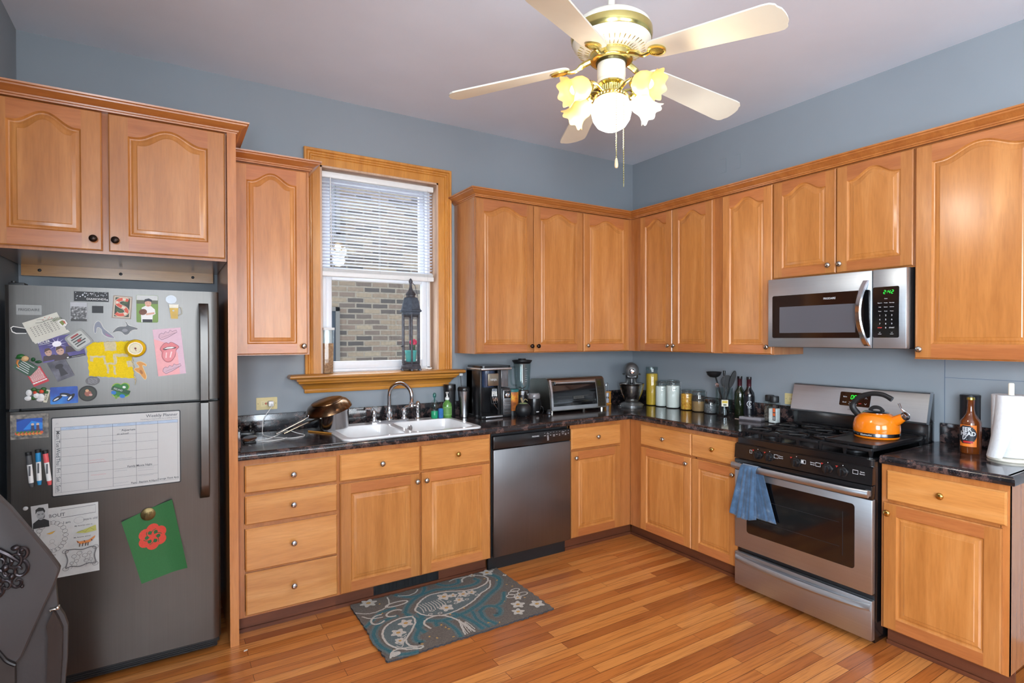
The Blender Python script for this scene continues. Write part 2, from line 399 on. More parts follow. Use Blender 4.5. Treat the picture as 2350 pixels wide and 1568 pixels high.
mb.sweep([(-2.80,.0), (-2.80,-.012), (-1.80,-.012), (-1.80,.0)], [(0,1.226),(.078,1.226),(.086,1.230),(.090,1.238),(.088,1.247),(.080,1.253),(.0,1.255)])
mb.box(-2.80, -1.80, -.012, .16, 1.226, 1.255)
struct(mb.build('trim_3', WTRIM))
mb = MB()
mb.sweep([(-2.772,.0), (-2.772,-.004), (-1.828,-.004), (-1.828,.0)], [(0,1.134),(.016,1.134),(.02,1.140),(.02,1.158),(.026,1.160),(.034,1.176),(.05,1.192),(.06,1.197),(.063,1.206),(.074,1.214),(.076,1.226),(0,1.226)])
struct(mb.build('trim_4', WTRIM))
# the double-hung window itself
VINYL = flat((228,231,236), .35, 0., .015, name='white_vinyl')
win = bpy.data.objects.new('window_1', None); COL.objects.link(win); win.location = (-2.285, .1, 1.255); struct(win)
mb = MB()
for x0, x1, z0, z1 in ((OX0+.03, OX0+.055, 1.255, OZ1-.012), (OX1-.055, OX1-.03, 1.255, OZ1-.012), (OX0+.03, OX1-.03, 1.255, 1.275), (OX0+.03, OX1-.03, OZ1-.035, OZ1-.012)):
    mb.box(x0, x1, .07, .155, z0, z1, .003)
mb.build('window_frame', VINYL, win)
def sash(name, x0, x1, z0, z1, y0, y1, w, wb, wt):
    mb = MB(); mb.box(x0, x0+w, y0, y1, z0, z1, .004); mb.box(x1-w, x1, y0, y1, z0, z1, .004); mb.box(x0+w, x1-w, y0, y1, z0, z0+wb, .004); mb.box(x0+w, x1-w, y0, y1, z1-wt, z1, .004)
    s_ = mb.build(name, VINYL, win)
    g = MB(); g.box(x0+w-.004, x1-w+.004, (y0+y1)/2-.002, (y0+y1)/2+.002, z0+wb-.004, z1-wt+.004); g.build('pane', GLASS, s_)
sash('upper_sash', OX0+.055, OX1-.055, 1.865, OZ1-.035, .115, .15, .036, .035, .035)
sash('lower_sash', OX0+.055, OX1-.055, 1.275, 1.895, .075, .11, .036, .05, .035)
# mini blind, let down over the upper half
bl = thing('window_blind', 'white slatted mini blind lowered over the upper half of the window', 'blind', (-2.295, .035, 1.88))
mb = MB(); mb.box(-2.672, -1.902, .02, .052, 2.512, 2.548, .003); mb.build('headrail', WHITEP, bl)
mb = MB(); nsl = 27
for i in range(nsl):
    z = 1.935+i*(2.495-1.935)/(nsl-1)
    pts = []
    for k in range(5):
        t = k/4-.5; pts.append((t*.024, .0022-(.0088*t*t)))
    a = math.radians(-13); c, s_ = math.cos(a), math.sin(a)
    prof = [(.036+y*c-q*s_, z+y*s_+q*c) for y, q in pts]
    vs = [(-2.668,y,q) for y,q in prof]+[(-1.906,y,q) for y,q in prof]+[(-2.668,y,q-.0007) for y,q in prof]+[(-1.906,y,q-.0007) for y,q in prof]
    mb.add(vs, [[k,5+k,6+k,k+1] for k in range(4)]+[[10+k,11+k,16+k,15+k] for k in range(4)]+[[0,10,15,5],[4,9,19,14]])
SLAT = flat((236,238,242), .4, 0., .01, name='slat_white')
_nt = SLAT.node_tree; _tl = N(_nt, 'ShaderNodeBsdfTranslucent'); _tl.inputs[0].default_value = (.85,.88,.95,1); _mx = N(_nt, 'ShaderNodeMixShader'); _mx.inputs[0].default_value = .65
_nt.links.new(_nt.nodes['Principled BSDF'].outputs[0], _mx.inputs[1]); _nt.links.new(_tl.outputs[0], _mx.inputs[2]); _nt.links.new(_mx.outputs[0], _nt.nodes['Material Output'].inputs['Surface'])
mb.build('slats', SLAT, bl)
mb = MB(); mb.box(-2.672, -1.902, .016, .056, 1.878, 1.908, .004)
for i in range(7): mb.box(-2.668, -1.906, .024, .048, 1.909+i*.0032, 1.911+i*.0032)
mb.build('bottom_rail', WHITEP, bl)
mb = MB()
for x in (-2.60, -2.29, -1.97):
    mb.tube([(x,.024,1.9),(x,.024,2.52)], .0008, 5); mb.tube([(x,.048,1.9),(x,.048,2.52)], .0008, 5)
mb.tube([(-1.95,.016,2.52),(-1.951,.014,2.2),(-1.949,.014,1.7)], .0012, 5)
mb.build('lift_cords', flat((205,208,212), .6, name='cord'), bl)
mb = MB(); mb.tube([(-2.62,.012,2.515),(-2.618,.010,2.3),(-2.617,.010,2.05)], .003, 6); mb.build('tilt_wand', WHITEP, bl)

# ---- outside: the neighbour's brick wall across the gangway
def brick_mat():
    mt, nt, b = nodes_of('old_common_brick'); L = nt.links.new
    tc = N(nt, 'ShaderNodeTexCoord'); sp = N(nt, 'ShaderNodeSeparateXYZ'); cb = N(nt, 'ShaderNodeCombineXYZ'); L(tc.outputs['Object'], sp.inputs[0]); L(sp.outputs[0], cb.inputs[0]); L(sp.outputs[2], cb.inputs[1])
    nz = N(nt, 'ShaderNodeTexNoise'); nz.inputs['Scale'].default_value = 6; L(cb.outputs[0], nz.inputs['Vector'])
    wv = N(nt, 'ShaderNodeMix', data_type='VECTOR'); wv.inputs[0].default_value = .012; L(cb.outputs[0], wv.inputs[4]); L(nz.outputs['Color'], wv.inputs[5])
    br = N(nt, 'ShaderNodeTexBrick'); L(wv.outputs[1], br.inputs['Vector'])
    for k, v in {'Scale': 1., 'Mortar Size': .011, 'Mortar Smooth': .3, 'Bias': 0., 'Brick Width': .21, 'Row Height': .068}.items(): br.inputs[k].default_value = v
    br.inputs['Color1'].default_value = (0,0,0,1); br.inputs['Color2'].default_value = (1,1,1,1); br.inputs['Mortar'].default_value = (.5,.5,.5,1)
    r = ramp(nt, [(0, lin((31,26,24))), (.3, lin((45,38,34))), (.55, lin((72,59,50))), (.8, lin((82,70,57))), (1, lin((90,80,66)))]); L(br.outputs['Color'], r.inputs[0])
    mo = N(nt, 'ShaderNodeMix', data_type='RGBA'); L(br.outputs['Fac'], mo.inputs[0]); L(r.outputs[0], mo.inputs[6]); mo.inputs[7].default_value = (*lin((84,77,68)), 1)
    n3 = N(nt, 'ShaderNodeTexNoise'); n3.inputs['Scale'].default_value = 30; n3.inputs['Detail'].default_value = 5; L(cb.outputs[0], n3.inputs['Vector'])
    m2 = N(nt, 'ShaderNodeMix', data_type='RGBA', blend_type='MULTIPLY'); m2.inputs[0].default_value = .6; r2 = ramp(nt, [(.3,(.6,.58,.55)),(.65,(1.1,1.1,1.1))]); L(n3.outputs['Fac'], r2.inputs[0]); L(mo.outputs[2], m2.inputs[6]); L(r2.outputs[0], m2.inputs[7])
    L(m2.outputs[2], b.inputs['Base Color']); b.inputs['Roughness'].default_value = .9
    bp = N(nt, 'ShaderNodeBump'); bp.invert = True; bp.inputs['Strength'].default_value = .6; bp.inputs['Distance'].default_value = .01; L(br.outputs['Fac'], bp.inputs['Height']); L(bp.outputs[0], b.inputs['Normal'])
    return mt
mb = MB(); mb.box(-6, 3.5, 3.4, 3.6, -1.2, 4.4); struct(mb.build('exterior_wall', brick_mat(), smooth=False))
mb = MB(); mb.box(-6, 3.5, .2, 3.4, -1.25, -1.2); struct(mb.build('exterior_ground', flat((120,118,114), .9, name='gangway_concrete'), smooth=False))
DARKPANE = flat((34,40,48), .12, 0., .1, 3., name='dark_pane')
def neighbour_window(n, x0, x1, z0, z1):
    w = bpy.data.objects.new('window_%d' % n, None); COL.objects.link(w); w.location = ((x0+x1)/2, 3.39, z0); struct(w)
    mb = MB(); mb.box(x0, x1, 3.37, 3.41, z0, z0+.05); mb.box(x0, x1, 3.37, 3.41, z1-.05, z1); mb.box(x0, x0+.05, 3.37, 3.41, z0, z1); mb.box(x1-.05, x1, 3.37, 3.41, z0, z1); mb.box(x0-.06, x1+.06, 3.33, 3.41, z0-.09, z0); mb.build('window_frame', flat((58,56,54), .6, name='dark_painted_frame'), w)
    mb = MB(); mb.box(x0+.05, x1-.02, 3.385, 3.395, z0+.05, z1-.05); mb.build('pane', DARKPANE, w)
neighbour_window(2, -2.50, -1.69, 2.74, 4.05)
neighbour_window(3, -2.50, -1.70, .30, 1.86)
# simple frames in the two unseen openings added for the fill light
for n, (a0, a1, ax) in ((4, (-5.2, -3.9, 'x')), (5, (-3.2, -1.4, 'y'))):
    w = bpy.data.objects.new('window_%d' % n, None); COL.objects.link(w); struct(w)
    w.location = (XL-.1, (a0+a1)/2, .9) if ax == 'x' else ((a0+a1)/2, YN-.1, .9)
    mb = MB()
    for p, q, z0, z1 in ((a0, a0+.05, .9, 2.4), (a1-.05, a1, .9, 2.4), (a0, a1, .9, .95), (a0, a1, 2.35, 2.4), (a0, a1, 1.63, 1.68)):
        if ax == 'x': mb.box(XL-.13, XL-.09, p, q, z0, z1)
        else: mb.box(p, q, YN-.13, YN-.09, z0, z1)
    mb.build('window_frame', VINYL, w)
    mb = MB()
    if ax == 'x': mb.box(XL-.112, XL-.108, a0+.05, a1-.05, .95, 2.35)
    else: mb.box(a0+.05, a1-.05, YN-.112, YN-.108, .95, 2.35)
    mb.build('pane', GLASS, w)
# faint outline of two plastered-over openings high on the right wall
mb = MB()
for y0 in (-.93, -1.05):
    mb.box(-.0025, 0, y0-.045, y0, 2.80, 2.803); mb.box(-.0025, 0, y0-.047, y0-.045, 2.70, 2.803); mb.box(-.0025, 0, y0-.045, y0, 2.70, 2.702)
struct(mb.build('trim_5', WALL, smooth=False))
mb = MB(); mb.box(-.0015, 0, -2.345, -2.343, 1.02, 1.37); mb.box(-.0015, 0, -2.9, -2.345, 1.262, 1.264); struct(mb.build('trim_6', flat((84,100,124), .6, name='wall_seam'), smooth=False))

# ================================================================== cabinets
def door_geo(mb, x0, x1, z0, z1, yb, arch=False, t=.02, st=.056, rise=.05, mats=(0,1,2)):
    """raised-panel door; front towards -y; mats: stiles, rails, panel"""
    V, H, Pn = mats; yf = yb-t; e = .0045
    ax0, ax1, az0, az1 = x0+e, x1-e, z0+e, z1-e
    o = [(x0,z0),(x1,z0),(x1,z1),(x0,z1)]; i_ = [(ax0,az0),(ax1,az0),(ax1,az1),(ax0,az1)]
    mb.add([(p[0],yb,p[1]) for p in o]+[(p[0],yf+e,p[1]) for p in o]+[(p[0],yf,p[1]) for p in i_],
           [[3,2,1,0]]+[[k,(k+1)%4,4+(k+1)%4,4+k] for k in range(4)]+[[4+k,4+(k+1)%4,8+(k+1)%4,8+k] for k in range(4)], V)
    xi0, xi1, zi0, zi1 = x0+st, x1-st, z0+st, z1-st
    cx, hw = (xi0+xi1)/2, (xi1-xi0)/2
    if arch:
        zi1 = z1-.036; n = 28; top = []
        rise = min(rise, hw*.42)
        for k in range(n+1):
            tt = 1-2*k/n; a = max(0., min(1., (abs(tt)-.02)/.84)); f = .5+.5*math.cos(PI*a)
            top.append((cx+hw*tt, zi1-rise+rise*f))
    else: top = [(xi1, zi1), (xi0, zi1)]
    base = [(xi0,zi0),(xi1,zi0)]
    mb.add([(ax0,yf,az0),(xi0,yf,az0),(xi0,yf,az1),(ax0,yf,az1)], [[0,1,2,3]], V)
    mb.add([(xi1,yf,az0),(ax1,yf,az0),(ax1,yf,az1),(xi1,yf,az1)], [[0,1,2,3]], V)
    mb.add([(xi0,yf,az0),(xi1,yf,az0),(xi1,yf,zi0),(xi0,yf,zi0)], [[0,1,2,3]], H)
    n = len(top)
    mb.add([(p[0],yf,p[1]) for p in top]+[(p[0],yf,az1) for p in top], [[k+1,k,n+k,n+k+1] for k in range(n-1)], H)
    def loop(d, y):
        L = [(base[0][0]+d, base[0][1]+d), (base[1][0]-d, base[1][1]+d)]
        L += [(cx+(p[0]-cx)*(hw-d)/hw, p[1]-d) for p in top]
        return [(p[0], y, p[1]) for p in L]
    k = len(top)+2; prev = None
    for d, y, mt in ((0,yf,Pn),(.003,yf+.004,Pn),(.0065,yf+.0085,Pn),(.011,yf+.009,Pn),(.019,yf+.0055,Pn),(.031,yf+.0025,Pn),(.0345,yf+.001,Pn)):
        cur = loop(d, y)
        if prev: mb.add(prev+cur, [[j,(j+1)%k,k+(j+1)%k,k+j] for j in range(k)], mt)
        prev = cur
    mb.add(prev, [list(range(k))], Pn)
def knob(F, x, z, yf, mat, parent):
    mb = MB(F); mb.lathe([(.0,0),(.006,.0),(.006,.003),(.0045,.006),(.0045,.012),(.009,.015),(.0145,.019),(.0155,.023),(.0135,.028),(.008,.031),(0,.032)], (x, yf, z), 'Y', 18, cap=False)
    return mb.build('knob', mat, parent, sharp=60)
def door(F, par, x0, x1, z0, z1, yb, kx=None, kz=None, km=None, arch=False, st=.056):
    mb = MB(F); door_geo(mb, x0, x1, z0, z1, yb, arch, st=st); d = mb.build('door', [WV, WH, WP], par, sharp=25)
    if kx is not None: knob(F, kx, kz, yb-.02, km or NICKEL, d)
    return d
def drawer(F, par, x0, x1, z0, z1, yb, km=None, kx=None):
    mb = MB(F); e = .006
    o = [(x0,z0),(x1,z0),(x1,z1),(x0,z1)]; q = [(x0+e,z0+e),(x1-e,z0+e),(x1-e,z1-e),(x0+e,z1-e)]; yf = yb-.02
    mb.add([(p[0],yb,p[1]) for p in o]+[(p[0],yf+.006,p[1]) for p in o]+[(p[0],yf,p[1]) for p in q],
           [[3,2,1,0]]+[[k,(k+1)%4,4+(k+1)%4,4+k] for k in range(4)]+[[4+k,4+(k+1)%4,8+(k+1)%4,8+k] for k in range(4)]+[[8,9,10,11]])
    d = mb.build('drawer', WHD, par, sharp=25)
    knob(F, kx if kx is not None else (x0+x1)/2, (z0+z1)/2+.002, yf, km or NICKEL, d)
    return d
WHD = wood('maple_drawer_front', (184,118,58), (200,136,72), (210,150,88), 'X', var=.08)
FRM = wood('maple_face_frame', (162,96,46), (176,110,56), (188,122,66), 'Z', var=.06)
SIDE = wood('maple_side_panel', (166,104,58), (178,118,70), (188,130,82), 'Z', var=.06, rough=.22, coat=.7)
GAPD = flat((20,14,10), .8, name='dark_gap')
BF = -.6186               # base face-frame front
def base_body(F, par, x0, x1, toe=.0965, opens=(), toe_x=None, right_end=False):
    mb = MB(F)
    mb.box(x0, x0+.016, BF+.001, -.025, toe, .88); mb.box(x1-.016, x1, BF+.001, -.025, toe, .88)
    mb.box(x0+.016, x1-.016, BF+.02, -.025, toe, toe+.016); mb.box(x0+.016, x1-.016, -.041, -.025, toe, .70)
    mb.build('carcass', SIDE, par, smooth=False)
    mb = MB(F)
    zs = [toe, toe+.02, .69, .706, .858, .88]
    mb.box(x0, x1, BF, BF+.019, toe, toe+.03); mb.box(x0, x1, BF, BF+.019, .845, .88); mb.box(x0, x0+.03, BF, BF+.019, toe+.03, .845); mb.box(x1-.03, x1, BF, BF+.019, toe+.03, .845)
    for o in opens:
        if o[0] == 'h': mb.box(o[1], o[2], BF, BF+.019, o[3], o[4])
        else: mb.box(o[1], o[2], BF, BF+.019, toe+.03, .845)
    mb.build('face_frame', FRM, par, smooth=False)
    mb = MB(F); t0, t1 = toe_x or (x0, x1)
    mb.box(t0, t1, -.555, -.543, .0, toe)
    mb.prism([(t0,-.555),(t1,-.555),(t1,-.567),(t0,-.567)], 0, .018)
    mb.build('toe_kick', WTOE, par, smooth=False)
def base(name, label, F, x0, x1, **k):
    t = thing(name, label, 'cabinet', F @ Vector(((x0+x1)/2, -.32, 0)), 0 if F is FA else -PI/2, 'base cabinets under the worktop')
    base_body(F, t, x0, x1, **k); return t
# --- back wall, left to right
t = base('base_cabinet', 'maple base cabinet with a stack of four drawers, beside the fridge panel', FA, -3.226, -2.742, opens=(('h', -3.196, -2.772, .69, .72), ('h', -3.196, -2.772, .535, .562), ('h', -3.196, -2.772, .31, .335)))
for z0, z1 in ((.7155,.8504),(.5585,.6998),(.328,.538),(.110,.3186)): drawer(FA, t, -3.194, -2.750, z0, z1, BF, CHROME)
t = base('base_cabinet', 'maple double-door base cabinet under the white sink', FA, -2.742, -1.804, opens=(('v', -2.292, -2.257), ('h', -2.712, -2.292, .69, .715), ('h', -2.257, -1.834, .69, .715)))
drawer(FA, t, -2.734, -2.280, .7105, .8525, BF, NICKEL); drawer(FA, t, -2.269, -1.8165, .7105, .8525, BF, BRASS)
door(FA, t, -2.734, -2.280, .1045, .6968, BF, -2.302, .655, NICKEL); door(FA, t, -2.269, -1.8165, .1045, .6968, BF, -2.246, .655, NICKEL)
mb = MB(FA); mb.box(-2.53, -2.13, -.5585, -.5555, .012, .09, .001); mb.box(-2.515, -2.145, -.561, -.5585, .02, .082)
for i in range(16): mb.box(-2.51+i*.0232, -2.50+i*.0232, -.563, -.561, .024, .078)
mb.build('vent_grille', BLACKM, t)
t = base('base_cabinet', 'narrow maple base cabinet between dishwasher and inside corner', FA, -1.180, -.620, opens=(('h', -1.15, -.735, .69, .715), ('v', -.735, -.65)), toe_x=(-1.180, -.555))
drawer(FA, t, -1.1785, -.732, .7105, .8525, BF, NICKEL); door(FA, t, -1.1785, -.732, .1045, .6968, BF, -1.150, .655, NICKEL)
# --- right wall
t = base('base_cabinet', 'maple base cabinet on the right wall next to the inside corner', FB, .620, 1.198, opens=(('h', .745, 1.168, .69, .715), ('v', .65, .745)), toe_x=(.567, 1.198))
drawer(FB, t, .7415, 1.1945, .7105, .8525, BF, NICKEL); door(FB, t, .7415, 1.1945, .1045, .6968, BF, 1.166, .655, NICKEL)
t = base('base_cabinet', 'maple base cabinet immediately left of the range', FB, 1.198, 1.552, opens=(('h', 1.22, 1.53, .69, .715),))
drawer(FB, t, 1.2015, 1.546, .7105, .8525, BF, BRASS); door(FB, t, 1.2015, 1.546, .1045, .6968, BF, 1.519, .655, NICKEL)
t = base('base_cabinet', 'maple end base cabinet right of the range with a sagging door', FB, 2.322, 2.798, opens=(('h', 2.35, 2.77, .69, .715),))
drawer(FB, t, 2.350, 2.792, .7125, .8525, BF, BRASS)
d = door(FB, t, 2.336, 2.776, .1045, .698, BF, 2.362, .655, BRASS)

# --- wall cabinets
UF = -.3125; ZB, ZT = 1.369, 2.43
def upper(name, label, F, x0, x1, z0=ZB, z1=ZT, yf=UF, group='wall cabinets', inner=None):
    t = thing(name, label, 'cabinet', F @ Vector(((x0+x1)/2, yf/2, z0)), 0 if F is FA else -PI/2, group)
    mb = MB(F); mb.box(x0, x1, yf, -.002, z0, z1); mb.build('carcass', SIDE, t, smooth=False)
    mb = MB(F); mb.box(x0, x1, yf-.0015, yf+.0, z0, z1); mb.build('face_frame', FRM, t, smooth=False)
    return t
t = upper('wall_cabinet', 'tall narrow maple wall cabinet between fridge panel and window', FA, -3.226, -2.824, 1.385, 2.425, -.328)
door(FA, t, -3.204, -2.838, 1.392, 2.418, -.330, -2.862, 1.435, NICKEL, True)
t = upper('wall_cabinet', 'double-door maple wall cabinet just right of the window', FA, -1.750, -.826)
door(FA, t, -1.747, -1.2835, 1.374, 2.424, UF-.0015, -1.308, 1.418, BRONZE, True); door(FA, t, -1.279, -.8325, 1.374, 2.424, UF-.0015, -1.253, 1.418, BRONZE, True)
t = upper('wall_cabinet', 'single-door maple wall cabinet on the back wall at the room corner', FA, -.826, -.002)
door(FA, t, -.8225, -.360, 1.374, 2.424, UF-.0015, -.796, 1.418, NICKEL, True)
t = upper('wall_cabinet', 'double-door maple wall cabinet on the right wall at the room corner', FB, .3145, 1.125)
door(FB, t, .4294, .7575, 1.374, 2.424, UF-.0015, .733, 1.418, NICKEL, True); door(FB, t, .7615, 1.1178, 1.374, 2.424, UF-.0015, .786, 1.418, NICKEL, True)
t = upper('wall_cabinet', 'single-door maple wall cabinet just left of the microwave', FB, 1.125, 1.568)
door(FB, t, 1.1992, 1.5615, 1.374, 2.424, UF-.0015, 1.538, 1.418, NICKEL, True)
t = upper('wall_cabinet', 'short double-door maple wall cabinet above the microwave', FB, 1.568, 2.332, 1.832)
door(FB, t, 1.572, 1.9475, 1.8395, 2.424, UF-.0015, 1.915, 1.885, NICKEL, True); door(FB, t, 1.953, 2.3287, 1.8395, 2.424, UF-.0015, 1.978, 1.885, NICKEL, True)
t = upper('wall_cabinet', 'wide single-door maple wall cabinet right of the microwave', FB, 2.332, 2.86)
door(FB, t, 2.339, 2.853, 1.374, 2.424, UF-.0015, 2.365, 1.418, NICKEL, True, st=.07)
# fridge enclosure
t = upper('fridge_cabinet', 'deep maple cabinet with two doors bridging above the refrigerator', FA, -4.132, -3.2685, 1.846, 2.455, -.655)
door(FA, t, -4.125, -3.746, 1.858, 2.452, -.6565, -3.776, 1.905, BRONZE, True, st=.07); door(FA, t, -3.723, -3.276, 1.858, 2.452, -.6565, -3.700, 1.905, BRONZE, True, st=.07)
mb = MB(); mb.box(-4.12, -3.29, -.05, -.004, 1.792, 1.846)
for x in (-4.05, -3.72, -3.39): mb.lathe([(.008,0),(.006,.003),(0,.004)], (x,-.05,1.82), 'Y', 10, 1, cap=False)
mb.build('mounting_rail', [WTRIM, BLACKM], t)
mb = MB(); mb.box(-3.2666, -3.2284, -.684, -.003, 0, 2.455)
tag(mb.build('fridge_gable', wood('maple_tall_panel', (176,106,52), (190,120,62), (200,132,74), 'Z', var=.02), loc=(-3.2475,-.34,0)), 'tall narrow maple side panel standing floor to crown, right of the refrigerator', 'panel')
# crown mouldings
CP = [(-.02,0),(.004,0),(.006,.006),(.012,.008),(.014,.014),(.020,.016),(.028,.024),(.040,.031),(.046,.034),(.048,.040),(.056,.043),(.058,.050),(-.02,.050)]
def crown(label, path, z, k=1.0):
    mb = MB(); mb.sweep(path, [(o*k, z+h*k) for o, h in CP]); tag(mb.build('crown_molding', WCROWN, loc=(path[0][0], path[0][1], z), sharp=30), label, 'molding', 'crown mouldings along the cabinet tops')
crown('long maple crown moulding turning the corner above the wall cabinets', [(-1.75,-.004),(-1.75,-.3345),(-.3345,-.3345),(-.3345,-2.86)], 2.43)
crown('short maple crown moulding above the narrow wall cabinet beside the window', [(-3.226,-.352),(-2.824,-.352),(-2.824,-.004)], 2.424)
crown('maple crown moulding along the deep cabinet above the refrigerator', [(-4.13,-.68),(-3.228,-.68),(-3.228,-.004)], 2.455, .95)

# ================================================================== worktops
def granite_mat():
    mt, nt, b = nodes_of('speckled_black_laminate'); L = nt.links.new
    tc = N(nt, 'ShaderNodeTexCoord')
    n0 = N(nt, 'ShaderNodeTexNoise'); n0.inputs['Scale'].default_value = 22; n0.inputs['Detail'].default_value = 8; n0.inputs['Roughness'].default_value = .7; L(tc.outputs['Object'], n0.inputs['Vector'])
    r0 = ramp(nt, [(.40, lin((20,20,23))), (.51, lin((38,35,38))), (.59, lin((92,70,65))), (.68, lin((58,50,52)))]); L(n0.outputs['Fac'], r0.inputs[0])
    vo = N(nt, 'ShaderNodeTexVoronoi'); vo.inputs['Scale'].default_value = 150; L(tc.outputs['Object'], vo.inputs['Vector'])
    r1 = ramp(nt, [(.0, (1,1,1)), (.16, (1,1,1)), (.22, (0,0,0))]); L(vo.outputs['Distance'], r1.inputs[0])
    n2 = N(nt, 'ShaderNodeTexNoise'); n2.inputs['Scale'].default_value = 14; n2.inputs['Detail'].default_value = 3; L(tc.outputs['Object'], n2.inputs['Vector'])
    r2 = ramp(nt, [(.5, (0,0,0)), (.66, (1,1,1))]); L(n2.outputs['Fac'], r2.inputs[0])
    mu = N(nt, 'ShaderNodeMath', operation='MULTIPLY'); L(r1.outputs[0], mu.inputs[0]); L(r2.outputs[0], mu.inputs[1])
    mx = N(nt, 'ShaderNodeMix', data_type='RGBA'); L(mu.outputs[0], mx.inputs[0]); L(r0.outputs[0], mx.inputs[6]); mx.inputs[7].default_value = (*lin((126,104,98)), 1)
    L(mx.outputs[2], b.inputs['Base Color']); b.inputs['Roughness'].default_value = .16; b.inputs['Coat Weight'].default_value = .3; b.inputs['Coat Roughness'].default_value = .08
    return mt
GRAN = granite_mat()
CF = -.6445; R = .019
nose = [(-R, CT)]+[(-R+R*math.sin(a), CT-R+R*math.cos(a)) for a in [PI/2*i/6 for i in range(1,7)]]+[(0,.886),(-.003,.8805),(-.02,.8805)]
SX0, SX1, SY0, SY1 = -2.684, -1.862, -.585, -.075            # sink cut-out
t = thing('countertop', 'long black speckled worktop turning the corner, holding the sink', 'countertop', (-1.6,-.3,.88))
mb = MB(); a = CF+R
for x0, x1, y0, y1 in ((-3.226,SX0,a,-.002),(SX1,-.002,a,-.002),(SX0,SX1,a,SY0),(SX0,SX1,SY1,-.002)): mb.box(x0,x1,y0,y1,.8805,CT)
mb.box(a, -.002, -1.552, a, .8805, CT)
mb.sweep([(-3.226,CF),(CF,CF),(CF,-1.552)], nose)
mb.build('worktop', GRAN, t, sharp=30)
def splash(label, *b):
    mb = MB(); mb.box(*b, .003); tag(mb.build('backsplash', GRAN, loc=((b[0]+b[1])/2,(b[2]+b[3])/2,CT)), label, 'backsplash', 'black speckled backsplash strips')
splash('long black speckled backsplash strip along the wall under the window', -3.207, -.021, -.02, -.002, CT+.0005, 1.022)
splash('black speckled backsplash strip behind the glass jars on the right wall', -.02, -.002, -1.552, -.0205, CT+.0005, 1.022)
splash('short black speckled splash piece against the tall panel at the worktop left end', -3.2265, -3.208, -.615, -.002, CT+.0005, 1.022)
splash('black speckled backsplash strip right of the range behind the paper towels', -.02, -.002, -2.80, -2.33, CT+.0005, 1.022)
t = thing('countertop', 'short black speckled worktop right of the range under the paper towels', 'countertop', (-.32,-2.56,.88))
mb = MB(); mb.box(a, -.002, -2.80, -2.322, .8805, CT); mb.sweep([(CF,-2.322),(CF,-2.82),(-.002,-2.82)], nose); mb.box(a,-.002,-2.802,-2.79,.8805,CT); mb.build('worktop', GRAN, t, sharp=30)

# ================================================================== sink and tap
t = thing('kitchen_sink', 'white double-bowl drop-in sink set in the black worktop', 'sink', (-2.275,-.33,.76))
mb = MB(); zr = CT+.009
sx0, sx1, sy0, sy1 = -2.705, -1.842, -.606, -.055
b1 = (-2.665, -2.325, -.568, -.165); b2 = (-2.285, -1.880, -.568, -.165)
def rr(x0, x1, y0, y1, r, n=5):
    P = []
    for cx, cy, a0 in ((x1-r,y1-r,0),(x0+r,y1-r,PI/2),(x0+r,y0+r,PI),(x1-r,y0+r,3*PI/2)):
        P += [(cx+r*math.cos(a0+PI/2*i/n), cy+r*math.sin(a0+PI/2*i/n)) for i in range(n+1)]
    return P
outer = rr(sx0, sx1, sy0, sy1, .05)
def ring(L0, z0, L1, z1): 
    k = len(L0); mb.add([(x,y,z0) for x,y in L0]+[(x,y,z1) for x,y in L1], [[j,(j+1)%k,k+(j+1)%k,k+j] for j in range(k)])
inn = rr(sx0+.007, sx1-.007, sy0+.007, sy1-.007, .045)
ring(outer, CT-.001, outer, zr-.004); ring(outer, zr-.004, inn, zr)
# deck: polygon strips round the two bowls
bx = [inn, rr(*b1, .05), rr(*b2, .05)]
bm = bmesh.new()
for L_ in bx:
    vv = [bm.verts.new((x,y,zr)) for x,y in L_]
    for i in range(len(vv)): bm.edges.new((vv[i], vv[(i+1)%len(vv)]))
bmesh.ops.triangle_fill(bm, use_beauty=True, edges=list(bm.edges), normal=(0,0,1))
bm.verts.index_update()
mb.add([v.co.copy() for v in bm.verts], [[v.index for v in f.verts] for f in bm.faces]); bm.free()
for b_ in (b1, b2):
    prev = rr(*b_, .05); pz = zr
    for d, z in ((.004,zr-.006),(.010,zr-.05),(.02,zr-.15),(.045,zr-.172),(.09,zr-.178)):
        cur = rr(b_[0]+d, b_[1]-d, b_[2]+d, b_[3]-d, max(.05-d*.2,.02)); ring(cur, z, prev, pz); prev, pz = cur, z
    mb.add([(x,y,pz) for x,y in prev], [list(range(len(prev)))])
mb.build('basin', WHITEC, t, sharp=50)
for b_ in (b1, b2):
    mb = MB(); mb.lathe([(.042,0),(.042,.003),(.034,.004),(.03,.001),(0,.001)], ((b_[0]+b_[1])/2, (b_[2]+b_[3])/2, zr-.1775), 'Z', 20, cap=False); mb.build('drain', CHROME, t)
fx, fy = -2.278, -.105
t = thing('kitchen_faucet', 'chrome gooseneck faucet with two lever handles behind the sink', 'faucet', (fx, fy, zr))
mb = MB(); mb.prism(rr(fx-.135, fx+.135, fy-.027, fy+.027, .026), zr, zr+.014)
mb.lathe([(.026,0),(.026,.012),(.02,.018),(.021,.03),(.024,.045),(.021,.06),(.016,.075),(.0155,.085)], (fx,fy,zr+.012), 'Z', 20, cap=False)
mb.build('base', CHROME, t)
P = [(fx,fy,zr+.08),(fx,fy,zr+.17)]
for i in range(0,13):
    a_ = PI*(1-i/12*1.03); dd_ = .085+.085*math.cos(a_); P.append((fx+dd_*.62, fy-dd_*.78, zr+.17+.085*math.sin(a_)))
P.append((P[-1][0], P[-1][1]+.002, P[-1][2]-.025))
mb = MB(); mb.tube(smooth_path(P,3), .0125, 14); q = P[-1]
